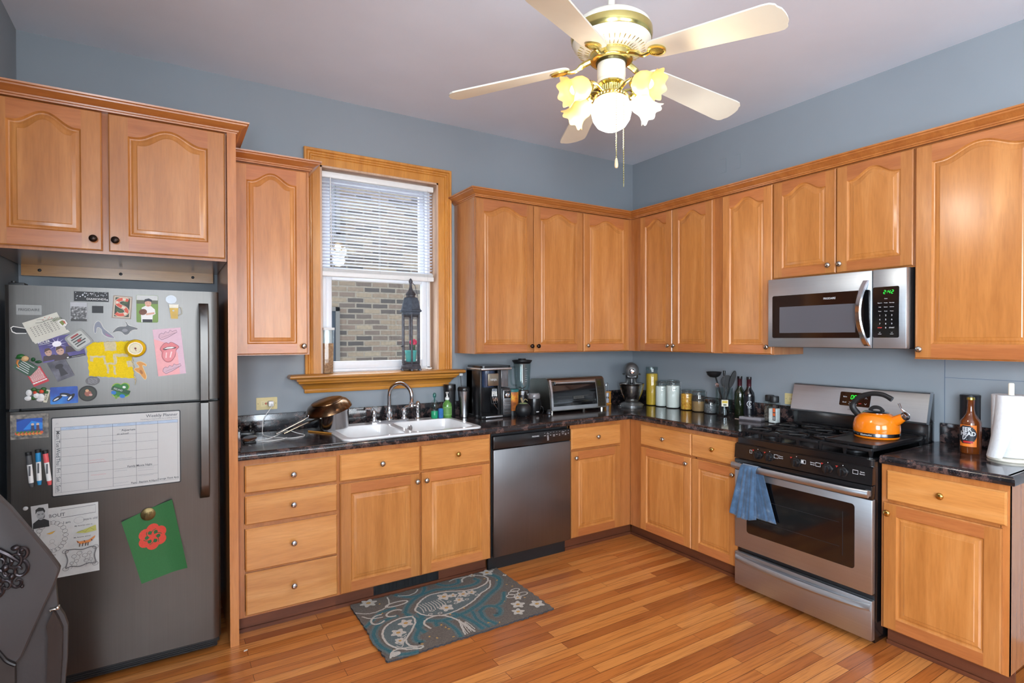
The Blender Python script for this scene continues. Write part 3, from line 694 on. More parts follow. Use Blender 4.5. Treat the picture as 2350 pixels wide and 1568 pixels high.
mb.lathe([(.0125,0),(.016,-.006),(.014,-.014),(.0165,-.018),(.0165,-.03),(.012,-.034),(0,-.034)], (q[0],q[1],q[2]), 'Z', 16, cap=False)
mb.build('spout', CHROME, t)
for s_ in (-1, 1):
    hx = fx+s_*.102; mb = MB(); mb.lathe([(.022,0),(.022,.01),(.017,.018),(.018,.035),(.02,.05),(.017,.062),(.012,.07),(0,.074)], (hx,fy,zr+.012), 'Z', 16, cap=False)
    mb.tube(smooth_path([(hx,fy,zr+.07),(hx+s_*.01,fy-.01,zr+.09),(hx+s_*.035,fy-.03,zr+.097),(hx+s_*.075,fy-.045,zr+.102)],4), [.009]*9+[.008]*3+[.010], 10)
    mb.build('lever_handle', CHROME, t)
sx_ = fx+.2
t = thing('side_sprayer', 'chrome side sprayer standing right of the faucet', 'sprayer', (sx_, fy, zr))
mb = MB(); mb.lathe([(.023,0),(.023,.008),(.016,.014),(.015,.03),(.012,.035),(.014,.05),(.0155,.075),(.014,.095)], (sx_,fy,zr), 'Z', 16, cap=False); mb.build('base', CHROME, t)
mb = MB(); mb.ball((sx_-.003,fy-.008,zr+.108), (.017,.022,.017), 16); mb.build('spray_head', CHROME, t)

t = thing('serving_spoon', 'steel oval spoon propped on the divider of the white sink', 'spoon', (-2.262,-.43,zr))
TSP = Matrix.Translation((-2.262,-.43,zr-.004)) @ Matrix.Rotation(math.radians(-62),4,'X') @ Matrix.Rotation(math.radians(12),4,'Y')
mb = MB(TSP); mb.ball((0,.0,0), (.017,.030,.006), 18); mb.build('bowl', CHROME, t); mb = MB(); mb.tube([(-2.262,-.44,zr-.03),(-2.266,-.47,zr-.09),(-2.262,-.50,zr-.165)], .0035, 8); mb.build('handle', CHROME, t)

# ================================================================== refrigerator
FY0 = -.7125
TF = Matrix.Translation((0, FY0, 0)) @ TW          # u->x, v->z, w->out of the fridge front
fr = thing('refrigerator', 'top-freezer stainless steel refrigerator covered in magnets and papers', 'refrigerator', (-3.684,-.35,0))
CAB = flat((44,45,48), .4, 0., .08, 30., name='charcoal_cabinet')
mb = MB(); mb.box(-4.058,-3.309,-.645,-.04,.03,1.682,.006); mb.box(-4.05,-3.32,-.66,-.62,.022,.072)
for x in (-4.0,-3.36): mb.lathe([(.02,0),(.02,.03)], (x,-.6,0)); mb.lathe([(.02,0),(.02,.03)], (x,-.1,0))
mb.build('cabinet_body', CAB, fr)
mb = MB(); mb.box(-4.045,-3.322,-.667,-.66,.020,.070,.002)
for i in range(5): mb.box(-4.03,-3.335,-.670,-.667,.026+i*.009,.030+i*.009)
mb.build('kick_grille', BLACKM, fr)
mb = MB(); mb.box(-4.054,-3.312,-.655,-.645,.09,1.68); mb.build('door_gasket', BLACKM, fr)
plan = [(-4.062,-.655),(-4.062,-.682),(-4.057,-.697),(-4.045,-.7075),(-4.022,-.7125),(-3.342,-.7125),(-3.326,-.7095),(-3.314,-.701),(-3.3065,-.687),(-3.305,-.67),(-3.305,-.655)]
for z0, z1, nm in ((1.1985,1.695,'freezer'), (.078,1.186,'fresh')):
    mb = MB(); n = len(plan); mb.add([(x,y,z0) for x,y in plan]+[(x,y,z1) for x,y in plan], [[i,(i+1)%n,n+(i+1)%n,n+i] for i in range(n)]+[list(range(n))[::-1], list(range(n,2*n))])
    d = mb.build('door', STEELZ, fr, sharp=25)
    a, b = (1.640,1.1985) if nm == 'freezer' else (.744,1.186)
    mb = MB(); zz = [a+(b-a)*t for t in (0,.03,.08,.16,.3,.5,.7,.88,1)]; yy = [-.713,-.733,-.748,-.756,-.760,-.761,-.760,-.757,-.755]
    vs = []
    for z, y in zip(zz, yy):
        for dx, dy in ((-.0195,.006),(-.0195,0),(-.015,-.004),(.015,-.004),(.0195,0),(.0195,.006),(.015,.012),(-.015,.012)): vs.append((-3.370+dx, min(y+dy,-.712), z))
    k = len(zz); fs = [[i*8+j, i*8+(j+1)%8, (i+1)*8+(j+1)%8, (i+1)*8+j] for i in range(k-1) for j in range(8)]+[list(range(8)), [(k-1)*8+j for j in range(8)]]
    if b > a: fs = [f[::-1] for f in fs]
    mb.add(vs, fs); sg = 1 if b > a else -1; mb.box(-3.388,-3.352,-.757,-.7125, b-sg*.03, b, .003)
    mb.build('door_handle', STEELZ, d, sharp=40)
    if nm == 'freezer':
        mb = MB(TF); mb.rect(-4.022,1.576,-3.944,1.616,.0004); mb.text('FRIGIDAIRE', -3.983, 1.596, .0145, .0008, 1, sx=.9); mb.build('brand_lettering', [STEELZ, DARKL], d, smooth=False)
mb = MB(); mb.box(-4.05,-4.0,-.69,-.62,1.695,1.706,.003); mb.lathe([(.008,0),(.008,.006),(0,.008)], (-4.035,-.68,1.706), 'Z', 10, cap=False); mb.box(-4.05,-4.02,-.69,-.65,1.1865,1.198); mb.build('hinge', BLACKM, fr)

# ================================================================== dishwasher
dw = thing('dishwasher', 'stainless front dishwasher with black control strip, right of the sink cabinet', 'dishwasher', (-1.49,-.32,0))
mb = MB(); mb.box(-1.798,-1.186,-.60,-.03,.10,.872); mb.box(-1.80,-1.796,-.622,-.60,.1,.872); mb.build('tub_shell', BLACKM, dw)
mb = MB(); mb.box(-1.791,-1.1865,-.6395,-.60,.100,.776,.005); mb.build('door', STEELD, dw, sharp=30)
mb = MB(); mb.box(-1.791,-1.1865,-.6385,-.60,.779,.860,.006); mb.box(-1.56,-1.42,-.6395,-.632,.779,.789,.002); mb.build('control_panel', BLACKP, dw)
mb = MB(Matrix.Translation((0,-.6388,0)) @ TW); mb.text('FRIGIDAIRE', -1.475, .833, .013, .0003, sx=.85)
for i in range(9):
    u = -1.40+i*.0245
    if i in (1,6): mb.text('On/Off' if i == 6 else 'Rinse', u, .842, .0075, .0003)
    for j in range(2 if i % 2 else 1): mb.rect(u-.008, .829-j*.008, u+.007-(i%3)*.003, .8315-j*.008, .0003)
    if i == 1:
        for j in range(4): mb.rect(u-.007, .816-j*.006, u+.006, .818-j*.006, .0003)
    mb.ell(u-.003, .848, .0017, .0017, .0003, n=8)
mb.build('panel_lettering', LETTER, dw, smooth=False)
mb = MB(); mb.box(-1.796,-1.19,-.575,-.555,.0,.098); mb.build('toe_panel', BLACKM, dw)

# ================================================================== gas range (right wall; local x runs to the right)
RY = -.685
rg = thing('gas_range', 'freestanding stainless gas range with black cooktop and five knobs', 'range', FB @ Vector((1.934,-.34,0)), -PI/2)
TB = lambda y: FB @ Matrix.Translation((0, y, 0)) @ TW
BLK = flat((17,17,19), .22, 0., .1, name='black_enamel', coat=.5)
mb = MB(FB); mb.box(1.5605,2.3095,-.655,-.03,.035,.895,.003); mb.box(1.575,2.295,-.62,-.05,.0,.035)
mb.build('range_body', BLK, rg)
mb = MB(FB); mb.box(1.5595,2.311,RY,-.655,.032,.2236,.004); dr = mb.build('storage_drawer', STEELY, rg, sharp=30)
mb = MB(FB); n = 16; vs = []
for i in range(n+1):
    t_ = i/n; x = 1.570+t_*.735; bow = math.sin(PI*t_)**.6; y = RY-.003-.026*bow; z = .190-.008*bow
    for dy, dz in ((.02,-.016),(-.002,-.014),(-.008,-.004),(-.006,.012),(.0,.020),(.02,.022)): vs.append((x, min(y+dy, RY+.002), z+dz))
mb.add(vs, [[i*6+j, i*6+(j+1)%6, (i+1)*6+(j+1)%6, (i+1)*6+j] for i in range(n) for j in range(6)]+[list(range(6)),[n*6+j for j in range(6)]]); mb.build('drawer_handle', STEELY, dr, sharp=35)
od = MB(FB); od.box(1.5595,2.311,RY,-.655,.2532,.705,.004); 
odo = od.build('oven_door', STEELY, rg, sharp=30)
mb = MB(FB); mb.box(1.5595,2.311,RY-.003,-.655,.705,.772,.005); mb.build('door_top_band', BLK, odo)
def rrect(u0,u1,v0,v1,r,n=5):
    P = []
    for cx, cy, a0 in ((u1-r,v1-r,0),(u0+r,v1-r,PI/2),(u0+r,v0+r,PI),(u1-r,v0+r,3*PI/2)): P += [(cx+r*math.cos(a0+PI/2*i/n), cy+r*math.sin(a0+PI/2*i/n)) for i in range(n+1)]
    return P
mb = MB(TB(RY)); mb.prism(rrect(1.640,2.232,.352,.668,.016), -.001, .0012)
for v in (.44,.56): mb.rect(1.72,v,2.16,v+.002,.0016,1)
mb.rect(2.175,.40,2.178,.62,.0016,1)
mb.build('oven_window', [BLACKG, flat((46,46,50), .3, .3, name='oven_rack')], odo, sharp=30)
mb = MB(FB)
vs = []; n = 20
for i in range(n+1):
    t_ = i/n; x = 1.563+.745*t_; bow = min(1, math.sin(PI*t_)*3); y = RY-.032-.016*bow
    for j in range(10): a_ = 2*PI*j/10; vs.append((x, y+.011*math.cos(a_), .738+.0185*math.sin(a_)))
mb.add(vs, [[i*10+j, (i+1)*10+j, (i+1)*10+(j+1)%10, i*10+(j+1)%10] for i in range(n) for j in range(10)]+[list(range(10))[::-1],[n*10+j for j in range(10)]])
for x in (1.575,2.295): mb.box(x-.012,x+.012,RY-.035,RY-.002,.724,.752,.003)
mb.build('oven_handle', STEELY, odo, sharp=50)
# control panel, sloping back a little
mb = MB(FB); mb.add([(x,y,z) for x in (1.5595,2.311) for y,z in ((-.655,.776),(RY-.004,.776),(RY-.002,.790),(RY+.004,.856),(-.655,.856))], [[0,1,2,3,4],[9,8,7,6,5]]+[[i,5+i,5+(i+1)%5,(i+1)%5] for i in range(5)]); mb.build('control_panel', BLK, rg, sharp=20)
for x in (1.711,1.783,1.937,2.102,2.176):
    mb = MB(FB); mb.lathe([(.024,0),(.024,.004),(.0195,.006),(.018,.022),(.0165,.025),(0,.025)], (x,RY+.0005,.815), 'Y', 24, cap=False); mb.box(x-.004,x+.004,RY-.034,RY-.018,.797,.833,.002); kb = mb.build('burner_knob', BLACKP, rg, sharp=40)
mb = MB(TB(RY-.0028))
for x in (1.711,1.783,1.937,2.102,2.176):
    mb.rect(x-.034,.837,x-.022,.839,.0004,1); mb.rect(x-.030,.831,x-.028,.838,.0004,1); mb.ell(x+.002,.8465,.0022,.0022,.0006,0,n=8)
for x, up in ((1.823,1),(1.977,0),(2.054,1),(2.236,1),(1.668,0)):
    w_ = .012 if x != 1.668 else .006
    mb.rib([(x-w_,.817),(x+w_,.817),(x+w_,.835),(x-w_,.835)], .0022, .0005, 0, True)
    if x == 1.977: mb.rect(x-.001,.817,x+.001,.835,.0005); mb.rect(x-.01,.82,x-.003,.832,.0005)
for x, a_, b_ in ((1.852,'Power','Burner'),(2.026,'Simmer','Burner'),(2.268,'Quick','Burner')): mb.text(a_, x, .831, .0085, .0005); mb.text(b_, x, .821, .0085, .0005)
mb.build('panel_lettering', [LETTER, flat((222,60,52), .5, name='red_mark')], rg, smooth=False)
# cooktop
mb = MB(FB)
mb.prism(rrect(1.5595,2.311,-.672,-.10,.02), .860, .893); mb.prism(rrect(1.572,2.299,-.655,-.11,.03), .893, .899)
mb.box(1.562,2.309,-.672,-.655,.856,.862)
mb.build('cooktop', BLK, rg, sharp=30)
for x, y, r in ((1.70,-.53,.045),(1.70,-.24,.038),(1.90,-.385,.05),(2.16,-.53,.045),(2.16,-.24,.04)):
    mb = MB(FB); mb.lathe([(r*1.15,0),(r*1.1,.008),(r*.8,.012),(r*.8,.018),(r*.74,.022),(0,.023)], (x,y,.899), 'Z', 24, cap=False); mb.build('burner', IRON, rg)
def grate(x0, x1, y0, y1, nm='burner_grate'):
    mb = MB(FB); z0, z1 = .925, .941; w = .011
    for p in ((x0,x1,y0,y0+w),(x0,x1,y1-w,y1),(x0,x0+w,y0+w,y1-w),(x1-w,x1,y0+w,y1-w)): mb.box(*p, z0, z1, .003)
    cx = (x0+x1)/2
    mb.box(x0+w,x1-w,(y0+y1)/2-w/2,(y0+y1)/2+w/2,z0,z1,.003)
    for cy in ((3*y0+y1)/4,(y0+3*y1)/4):
        for dx, dy in ((1,.55),(-1,.55),(1,-.55),(-1,-.55)):
            ex = x1-w if dx > 0 else x0+w
            mb.tube([(cx+dx*.022,cy+dy*.022,z1-.004),(cx+dx*(x1-x0)*.3,cy+dy*(x1-x0)*.3,z1-.004),(ex,cy+dy*(x1-x0)*.42,z1-.006)], [.0055,.006,.0065], 6)
        mb.box(cx-w/2,cx+w/2,cy+.026,cy+.10,z0+.003,z1,.002); mb.box(cx-w/2,cx+w/2,cy-.10,cy-.026,z0+.003,z1,.002)
    for x in (x0+w/2,x1-w/2,cx):
        for y in (y0+w/2,y1-w/2): mb.add([(x-.009,y-.007,z0+.004),(x+.009,y-.007,z0+.004),(x+.009,y+.007,z0+.004),(x-.009,y+.007,z0+.004),(x-.005,y-.004,.897),(x+.005,y-.004,.897),(x+.005,y+.004,.897),(x-.005,y+.004,.897)], [(0,1,2,3),(7,6,5,4),(0,4,5,1),(1,5,6,2),(2,6,7,3),(3,7,4,0)])
    return mb.build(nm, IRON, rg, sharp=40)
grate(1.585,1.805,-.648,-.118); grate(1.812,2.030,-.648,-.118); grate(2.037,2.290,-.648,-.118)
gd = thing('griddle', 'black cast-iron griddle plate lying on the right burners of the range', 'griddle', FB @ Vector((2.165,-.37,.941)), -PI/2)
mb = MB(FB); mb.prism(rrect(2.035,2.298,-.615,-.115,.03), .9415, .950); 
def ringp(L0,z0,L1,z1): k=len(L0); mb.add([(x,y,z0) for x,y in L0]+[(x,y,z1) for x,y in L1], [[j,(j+1)%k,k+(j+1)%k,k+j] for j in range(k)])
A_, B_, C_ = rrect(2.035,2.298,-.615,-.115,.03), rrect(2.043,2.290,-.607,-.123,.026), rrect(2.047,2.286,-.603,-.127,.024)
ringp(A_,.950,A_,.955); ringp(A_,.955,B_,.956); ringp(B_,.956,C_,.9505); mb.build('plate', flat((30,29,31), .3, .3, .25, 9., name='seasoned_iron'), gd, sharp=40)
# back guard
mb = MB(FB); mb.box(1.5605,2.3095,-.095,-.03,.86,1.02,.003); mb.box(1.5605,2.3095,-.075,-.03,1.02,1.175,.003); mb.build('backguard_body', BLK, rg)
mb = MB(FB); P = [(-.095,1.012),(-.125,1.018),(-.127,1.026),(-.088,1.176),(-.080,1.182),(-.045,1.182)]; 
mb.add([(1.5595,y,z) for y,z in P]+[(2.311,y,z) for y,z in P], [[i,i+1,7+i,6+i] for i in range(5)]+[list(range(6))[::-1], [6+i for i in range(6)]]); mb.build('backguard', STEELY, rg, sharp=20)
sl = math.atan2(.039,.150)
TG = FB @ Matrix.Translation((0,-.127,1.026)) @ Matrix.Rotation(-sl,4,'X') @ TW      # v runs up the sloping face
mb = MB(TG); mb.prism(rrect(1.856,2.026,.050,.132,.008), .0, .002); mb.build('clock_panel', BLACKG, rg)
def seg7(mb, ch, u, v, h, w, mat=0):
    S = {'0':'abcdef','2':'abged','4':'fgbc',':':''}[ch]; k = h*.11; sk = .12
    def bar(x0,y0,x1,y1): mb.rib([(u+x0*h*.5+y0*h*sk, v+y0*h),(u+x1*h*.5+y1*h*sk, v+y1*h)], k, w, mat)
    for s_ in S: bar(*{'a':(.1,1,.9,1),'g':(.1,.5,.9,.5),'d':(.1,0,.9,0),'f':(0,.56,0,.95),'e':(0,.06,0,.45),'b':(1,.56,1,.95),'c':(1,.06,1,.45)}[s_])
    if ch == ':': mb.ell(u+h*.12,v+h*.3,k*.6,k*.6,w,mat,n=8); mb.ell(u+h*.15,v+h*.7,k*.6,k*.6,w,mat,n=8)
mb = MB(TG)
for ch, u in (('0',1.918),('0',1.936),('0',1.954)): seg7(mb, ch, u, .092, .022, .0026)
mb.ell(1.933,.099,.0014,.0014,.0026,n=8); mb.ell(1.935,.108,.0014,.0014,.0026,n=8)
mb.build('clock_digits', GREENLED, rg, smooth=False)
mb = MB(TG); mb.text('Bake',1.885,.103,.011,.0026); mb.text('Broil',1.885,.070,.011,.0026); mb.text('Timer',1.920,.072,.008,.0026); mb.text('On/Off',1.920,.062,.008,.0026); mb.text('Set',1.945,.072,.008,.0026); mb.text('Clock',1.945,.062,.008,.0026); mb.text('OFF',1.972,.068,.009,.0026,1)
mb.rib([(1.996,.098),(2.002,.106),(2.008,.098)],.0016,.0026); mb.rib([(1.996,.072),(2.002,.064),(2.008,.072)],.0016,.0026)
mb.text('FRIGIDAIRE',1.941,.028,.013,.0005,2); mb.build('panel_lettering', [LETTER, flat((200,70,60), .5, name='red_word'), flat((110,110,114), .4, 1., name='badge_grey')], rg, smooth=False)

# ================================================================== microwave over the range
mw = thing('microwave', 'stainless over-the-range microwave with arched handle under the short cabinet', 'microwave', FB @ Vector((1.948,-.2,1.418)), -PI/2)
mb = MB(FB); mb.box(1.573,2.326,-.35,-.005,1.425,1.830,.003); mb.box(1.60,2.30,-.355,-.03,1.418,1.425); mb.build('shell', BLACKM, mw)
SYM = -.388
mb = MB(FB); mb.box(1.5735,2.1655,SYM,-.35,1.420,1.828,.004); md = mb.build('door', STEELY, mw, sharp=30)
mb = MB(TB(SYM)); mb.prism(rrect(1.603,2.158,1.474,1.727,.01), -.001, .0015); mb.build('door_window', BLACKG, md, sharp=30)
mb = MB(TB(SYM)); mb.rect(1.650,1.504,2.084,1.659,.002); mb.build('window_screen', flat((92,92,98), .35, .2, .06, 500., name='perforated_screen'), md)
mb = MB(TB(SYM)); mb.text('FRIGIDAIRE',1.946,1.694,.0155,.0022,sx=.85); mb.build('brand_lettering', LETTER, md, smooth=False)
mb = MB(FB); vs = []; n = 18
for i in range(n+1):
    t_ = i/n; z = 1.432+t_*.345; bow = math.sin(PI*t_); y = SYM-.002-.050*bow**.8; x = 2.136-.020*bow+.006*(1-t_)
    for dx, dy in ((-.014,.010),(-.016,.002),(-.010,-.005),(.010,-.005),(.016,.002),(.014,.010)): vs.append((x+dx,min(y+dy,SYM+.001),z))
mb.add(vs, [[i*6+j,i*6+(j+1)%6,(i+1)*6+(j+1)%6,(i+1)*6+j] for i in range(n) for j in range(6)]+[list(range(6))[::-1],[n*6+j for j in range(6)]]); mb.build('door_handle', flat((205,205,208), .14, 1., .02, name='polished_steel'), md, sharp=40)
mb = MB(FB); mb.box(2.1685,2.3255,SYM,-.35,1.420,1.828,.004); mb.build('control_fascia', STEELY, mw, sharp=30)
mb = MB(TB(SYM)); mb.prism(rrect(2.171,2.293,1.476,1.737,.008), -.001, .0015); kp = mb.build('keypad', BLACKG, mw, sharp=30)
mb = MB(TB(SYM))
for ch, u in (('2',2.221),(':',2.236),('4',2.242),('2',2.257)): seg7(mb, ch, u, 1.701, .017, .0019)
mb.build('clock_digits', GREENLED, mw, smooth=False)
mb = MB(TB(SYM)); X = (2.204,2.232,2.260)
for j, row in enumerate((('','Clock',''),('Popcorn','Potato','Beverage'),('Melt','Reheat','Defrost'),('Timer','Cook','Power'),('1','2','3'),('4','5','6'),('7','8','9'))):
    for u, s_ in zip(X, row):
        if s_: mb.text(s_, u, 1.676-j*.0215, .0115 if len(s_) < 2 else .0062, .0019)
mb.text('0',X[1],1.5265,.0115,.0019); mb.text('START',X[2],1.5265,.0085,.0019); mb.text('STOP',X[0],1.5265,.0085,.0019,1)
for u in (X[0],X[2]): mb.rib([(u-.004,1.505),(u,1.500),(u+.004,1.505)],.001,.0019); mb.rect(u-.008,1.494,u+.008,1.4955,.0019)
mb.build('keypad_lettering', [LETTER, flat((220,70,64), .5, name='red_word')], mw, smooth=False)

# ================================================================== things on the worktop and sill
def lathe_part(name, prof, c, mat, par, n=32, axis='Z', sharp=40, cap=False):
    mb = MB(); mb.lathe(prof, c, axis, n, cap=cap); return mb.build(name, mat, par, sharp=sharp)
CGL = glass('jar_glass', (240,246,246), .3, .02)
# --- saucepan with an upturned frying pan on it, at the sink's left corner
STP = steel('pan_steel', (178,178,180), .16, 'Z', .3, .05)
px, py, pz = -2.655, -.185, zr
t = thing('saucepan', 'steel saucepan standing on the left corner of the sink', 'saucepan', (px,py,pz))
lathe_part('pot', [(0,.0005),(.070,.0005),(.082,.004),(.088,.012),(.089,.118),(.092,.122),(.0895,.124),(.0865,.118),(.0855,.014),(.078,.006),(0,.006)], (px,py,pz), STP, t, 40)
mb = MB(); d = Vector((-.86,-.30,0)).normalized(); a0 = Vector((px,py,pz+.072))+d*.087
mb.tube(smooth_path([a0, a0+d*.03+Vector((0,0,-.004)), a0+d*.12+Vector((0,0,-.024)), a0+d*.235+Vector((0,0,-.060))],5), [.009]*4+[.007]*4+[.009]*8, 10, flat=.6); mb.ball(a0+d*.003, .011, 10); mb.build('handle', NICKEL, t)
PANB = None
def burnt_mat():
    mt, nt, b = nodes_of('burnt_pan'); L = nt.links.new
    tc = N(nt,'ShaderNodeTexCoord'); no = N(nt,'ShaderNodeTexNoise'); no.inputs['Scale'].default_value = 11; no.inputs['Detail'].default_value = 6; no.inputs['Distortion'].default_value = .8; L(tc.outputs['Object'], no.inputs['Vector'])
    r = ramp(nt, [(.32, lin((48,32,24))), (.5, lin((96,70,48))), (.62, lin((140,108,74))), (.75, lin((150,140,134)))]); L(no.outputs['Fac'], r.inputs[0]); L(r.outputs[0], b.inputs['Base Color'])
    b.inputs['Metallic'].default_value = .9; mr = N(nt,'ShaderNodeMapRange'); mr.inputs['To Min'].default_value = .14; mr.inputs['To Max'].default_value = .36; L(no.outputs['Fac'], mr.inputs['Value']); L(mr.outputs[0], b.inputs['Roughness']); return mt
PANB = burnt_mat()
t = thing('frying_pan', 'scorched frying pan turned upside down over the saucepan, handle on the worktop', 'frying pan', (-2.655,-.19,1.035))
TP = Matrix.Translation((-2.685,-.197,1.042)) @ Matrix.Rotation(math.radians(-15),4,'Y') @ Matrix.Rotation(math.radians(5),4,'X')
mb = MB(TP); mb.lathe([(.134,0),(.137,.002),(.136,.006),(.130,.022),(.116,.042),(.098,.053),(.094,.054),(.093,.0585),(.088,.060),(0,.060)], (0,0,0), 'Z', 48, cap=False); mb.lathe([(.134,0),(.130,.002),(.126,.020),(.112,.039),(.095,.050),(0,.050)], (0,0,0), 'Z', 48, 0, cap=False); mb.build('pan_bowl', PANB, t, sharp=30)
mb = MB(); d = Vector((-.90,-.20,0)).normalized(); b0 = Vector((-2.685,-.197,1.018))+d*.128
mb.tube(smooth_path([b0+Vector((0,0,-.004)), b0+d*.05+Vector((0,0,-.026)), b0+d*.19+Vector((0,0,-.082))],6), [.011,.010,.009]+[.0085]*7+[.010]*3, 10, flat=.65); mb.ball(b0+Vector((0,0,.002)), (.012,.012,.012), 10); mb.build('handle', STP, t)
t = MB(); t.tube([(-2.80,-.17,CT+.004),(-2.700,-.335,CT+.004)], .0042, 8); tag(t.build('wooden_spoon_handle', WTRIM, loc=(-2.75,-.25,CT)), 'thin wooden stick lying on the worktop in front of the saucepan', 'stick')
# --- outlets
IV = flat((214,196,140), .4, 0., .03, name='ivory_plate')
def outlet(label, F, s, z, horizontal=True):
    t = thing('wall_outlet', label, 'outlet', F @ Vector((s,-.004,z)), 0 if F is FA else -PI/2)
    T_ = F @ TW; w, h = (.0585,.0365) if horizontal else (.036,.058)
    mb = MB(T_ @ Matrix.Translation((s,z,0))); mb.prism(rrect(-w,w,-h,h,.004), .0, .005); mb.build('cover_plate', IV, t, sharp=30)
    mb = MB(T_ @ Matrix.Translation((s,z,0))); mb.prism(rrect(-.034,.034,-.0165,.0165,.002), .004, .0075); mb.build('receptacle', flat((222,206,156), .4, 0., .03, name='ivory_face'), t, sharp=30)
    mb = MB(T_ @ Matrix.Translation((s,z,0)))
    for q in (-.022,.022):
        for v in (-.006,.004): mb.rect(q-.004,v,q+.003,v+.0016,.0078)
        mb.ell(q+.009*(1 if q<0 else -1),0,.002,.002,.0078,n=10)
    mb.rect(-.009,-.006,-.002,.006,.0082,1); mb.rect(.002,-.006,.008,.006,.0082,0)
    for q in (-.049,.049): mb.ell(q,0,.0022,.0022,.0056,0,n=8)
    mb.build('slots', [BLACKM, flat((186,60,36), .5, name='reset_button')], t, smooth=False)
    return t
outlet('ivory wall outlet with a white charger plugged in, left of the window sill', FA, -3.006, 1.084)
outlet('ivory wall outlet on the right wall just left of the range', FB, 1.502, 1.068)
# --- charger cable
t = thing('charging_cable', 'white charging cable hanging from the left outlet and looping over the worktop', 'cable', (-2.99,-.03,1.084))
mb = MB(); mb.box(-3.002,-2.972,-.045,-.0085,1.068,1.100,.005); mb.build('charger_plug', WHITEP, t)
zc_ = CT+.003
cp = [(-2.985,-.045,1.084),(-2.985,-.062,1.078),(-3.0,-.075,1.055),(-3.035,-.095,1.01),(-3.045,-.12,.965),(-3.05,-.16,.925),(-3.03,-.23,zc_),(-2.98,-.31,zc_),(-2.93,-.355,zc_),(-2.87,-.335,zc_),(-2.845,-.285,zc_),(-2.88,-.25,.93),(-2.93,-.225,.945),(-2.99,-.27,.93),(-3.04,-.305,zc_),(-3.10,-.325,zc_)]
mb = MB(); mb.tube(smooth_path(cp,6), .0019, 7); mb.tube(smooth_path([(-3.105,-.352,.925),(-3.06,-.385,zc_),(-2.99,-.37,zc_),(-2.95,-.33,zc_)],6), .0019, 7); mb.build('cord', flat((230,228,224), .45, name='white_cord'), t)
TD = Matrix.Translation((-3.14,-.35,CT+.017)) @ Matrix.Rotation(math.radians(14),4,'X') @ Matrix.Rotation(math.radians(-10),4,'Y')
t = thing('charging_puck', 'small silver round charging puck tilted on the left end of the worktop', 'charger', (-3.14,-.35,CT)); 
mb = MB(TD); mb.lathe([(0,0),(.036,0),(.038,.002),(.038,.006),(.035,.008),(0,.008)], (0,0,0), 'Z', 32, cap=False); mb.build('disc', flat((190,190,192), .25, 1., .04, name='silver_disc'), t)
mb = MB(); mb.box(-3.17,-3.11,-.385,-.315,CT,CT+.008,.004); mb.box(-3.15,-3.13,-.345,-.33,CT+.006,CT+.016,.002); mb.build('stand', BLACKM, t)
t = thing('charging_dock', 'black charging dock with two prongs in the left back corner of the worktop', 'dock', (-3.14,-.13,CT))
mb = MB(); mb.box(-3.19,-3.09,-.165,-.095,CT,CT+.026,.008); mb.build('base', BLACKP, t)
for x in (-3.168,-3.112):
    mb = MB(); mb.lathe([(.010,0),(.009,.01),(.012,.014),(.009,.018),(.011,.024),(.007,.034),(.009,.040),(0,.043)], (x,-.13,CT+.025), 'Z', 12, cap=False); mb.build('prong', BLACKP, t)
# --- round the tap
bx_, by_ = -1.963, -.125
t = thing('bottle_brush', 'green and clear bottle brush standing right of the side sprayer', 'brush', (bx_,by_,zr))
lathe_part('stand', [(0,.001),(.022,.001),(.024,.006),(.0235,.05),(.022,.052),(0,.052)], (bx_,by_,zr), flat((34,150,104), .25, 0., .05, name='green_liquid'), t, 24)
lathe_part('clear_tube', [(.0235,.050),(.0235,.085),(.021,.115),(.012,.125),(0,.126)], (bx_,by_,zr), CGL, t, 24)
lathe_part('grip', [(.004,.06),(.005,.14),(.011,.148),(.012,.165),(.006,.175),(0,.176)], (bx_,by_,zr), glass('aqua_plastic', (150,214,206), .3, .1), t, 16)
t = MB(); t.box(-1.945,-1.912,-.165,-.135,zr,zr+.070,.010,seg=3); tag(t.build('sponge', flat((52,110,170), .9, 0., .15, 120., name='blue_sponge', bump=.6), loc=(-1.928,-.15,zr)), 'blue scrub sponge standing between the brush and the green soap', 'sponge')
sx2, sy2 = -1.874, -.138
t = thing('soap_bottle', 'green soap pump bottle right of the blue sponge', 'soap bottle', (sx2,sy2,zr))
GB = flat((86,138,62), .15, 0., .05, name='green_soap', coat=.6)
lathe_part('bottle', [(0,.001),(.030,.001),(.032,.006),(.032,.085),(.029,.10),(.016,.113),(.013,.118),(.013,.126),(0,.126)], (sx2,sy2,zr), GB, t, 32)
mb = MB(); mb.lathe([(.0324,.018),(.0324,.078)], (sx2,sy2,zr), 'Z', 32, 0, cap=False)
for i in range(5): mb.lathe([(.0327,.028+i*.009),(.0327,.031+i*.009)], (sx2,sy2,zr), 'Z', 14, 1, cap=False, a0=-2.6, a1=-1.2)
mb.build('wrap', [flat((112,164,88), .5, name='green_wrap'), flat((54,92,40), .5, name='wrap_text')], t)
mb = MB(); mb.lathe([(.015,.124),(.015,.138),(.008,.142),(.006,.150),(.0045,.152),(.0045,.166),(.010,.168),(.011,.176),(0,.178)], (sx2,sy2,zr), 'Z', 18, cap=False); mb.tube([(sx2,sy2,zr+.172),(sx2-.012,sy2-.022,zr+.172),(sx2-.017,sy2-.030,zr+.165)], .0042, 8); mb.build('pump', flat((224,226,222), .35, name='pump_white'), t)
t = thing('tumbler', 'matt black tall tumbler standing behind the green soap bottle', 'tumbler', (-1.822,-.066,CT))
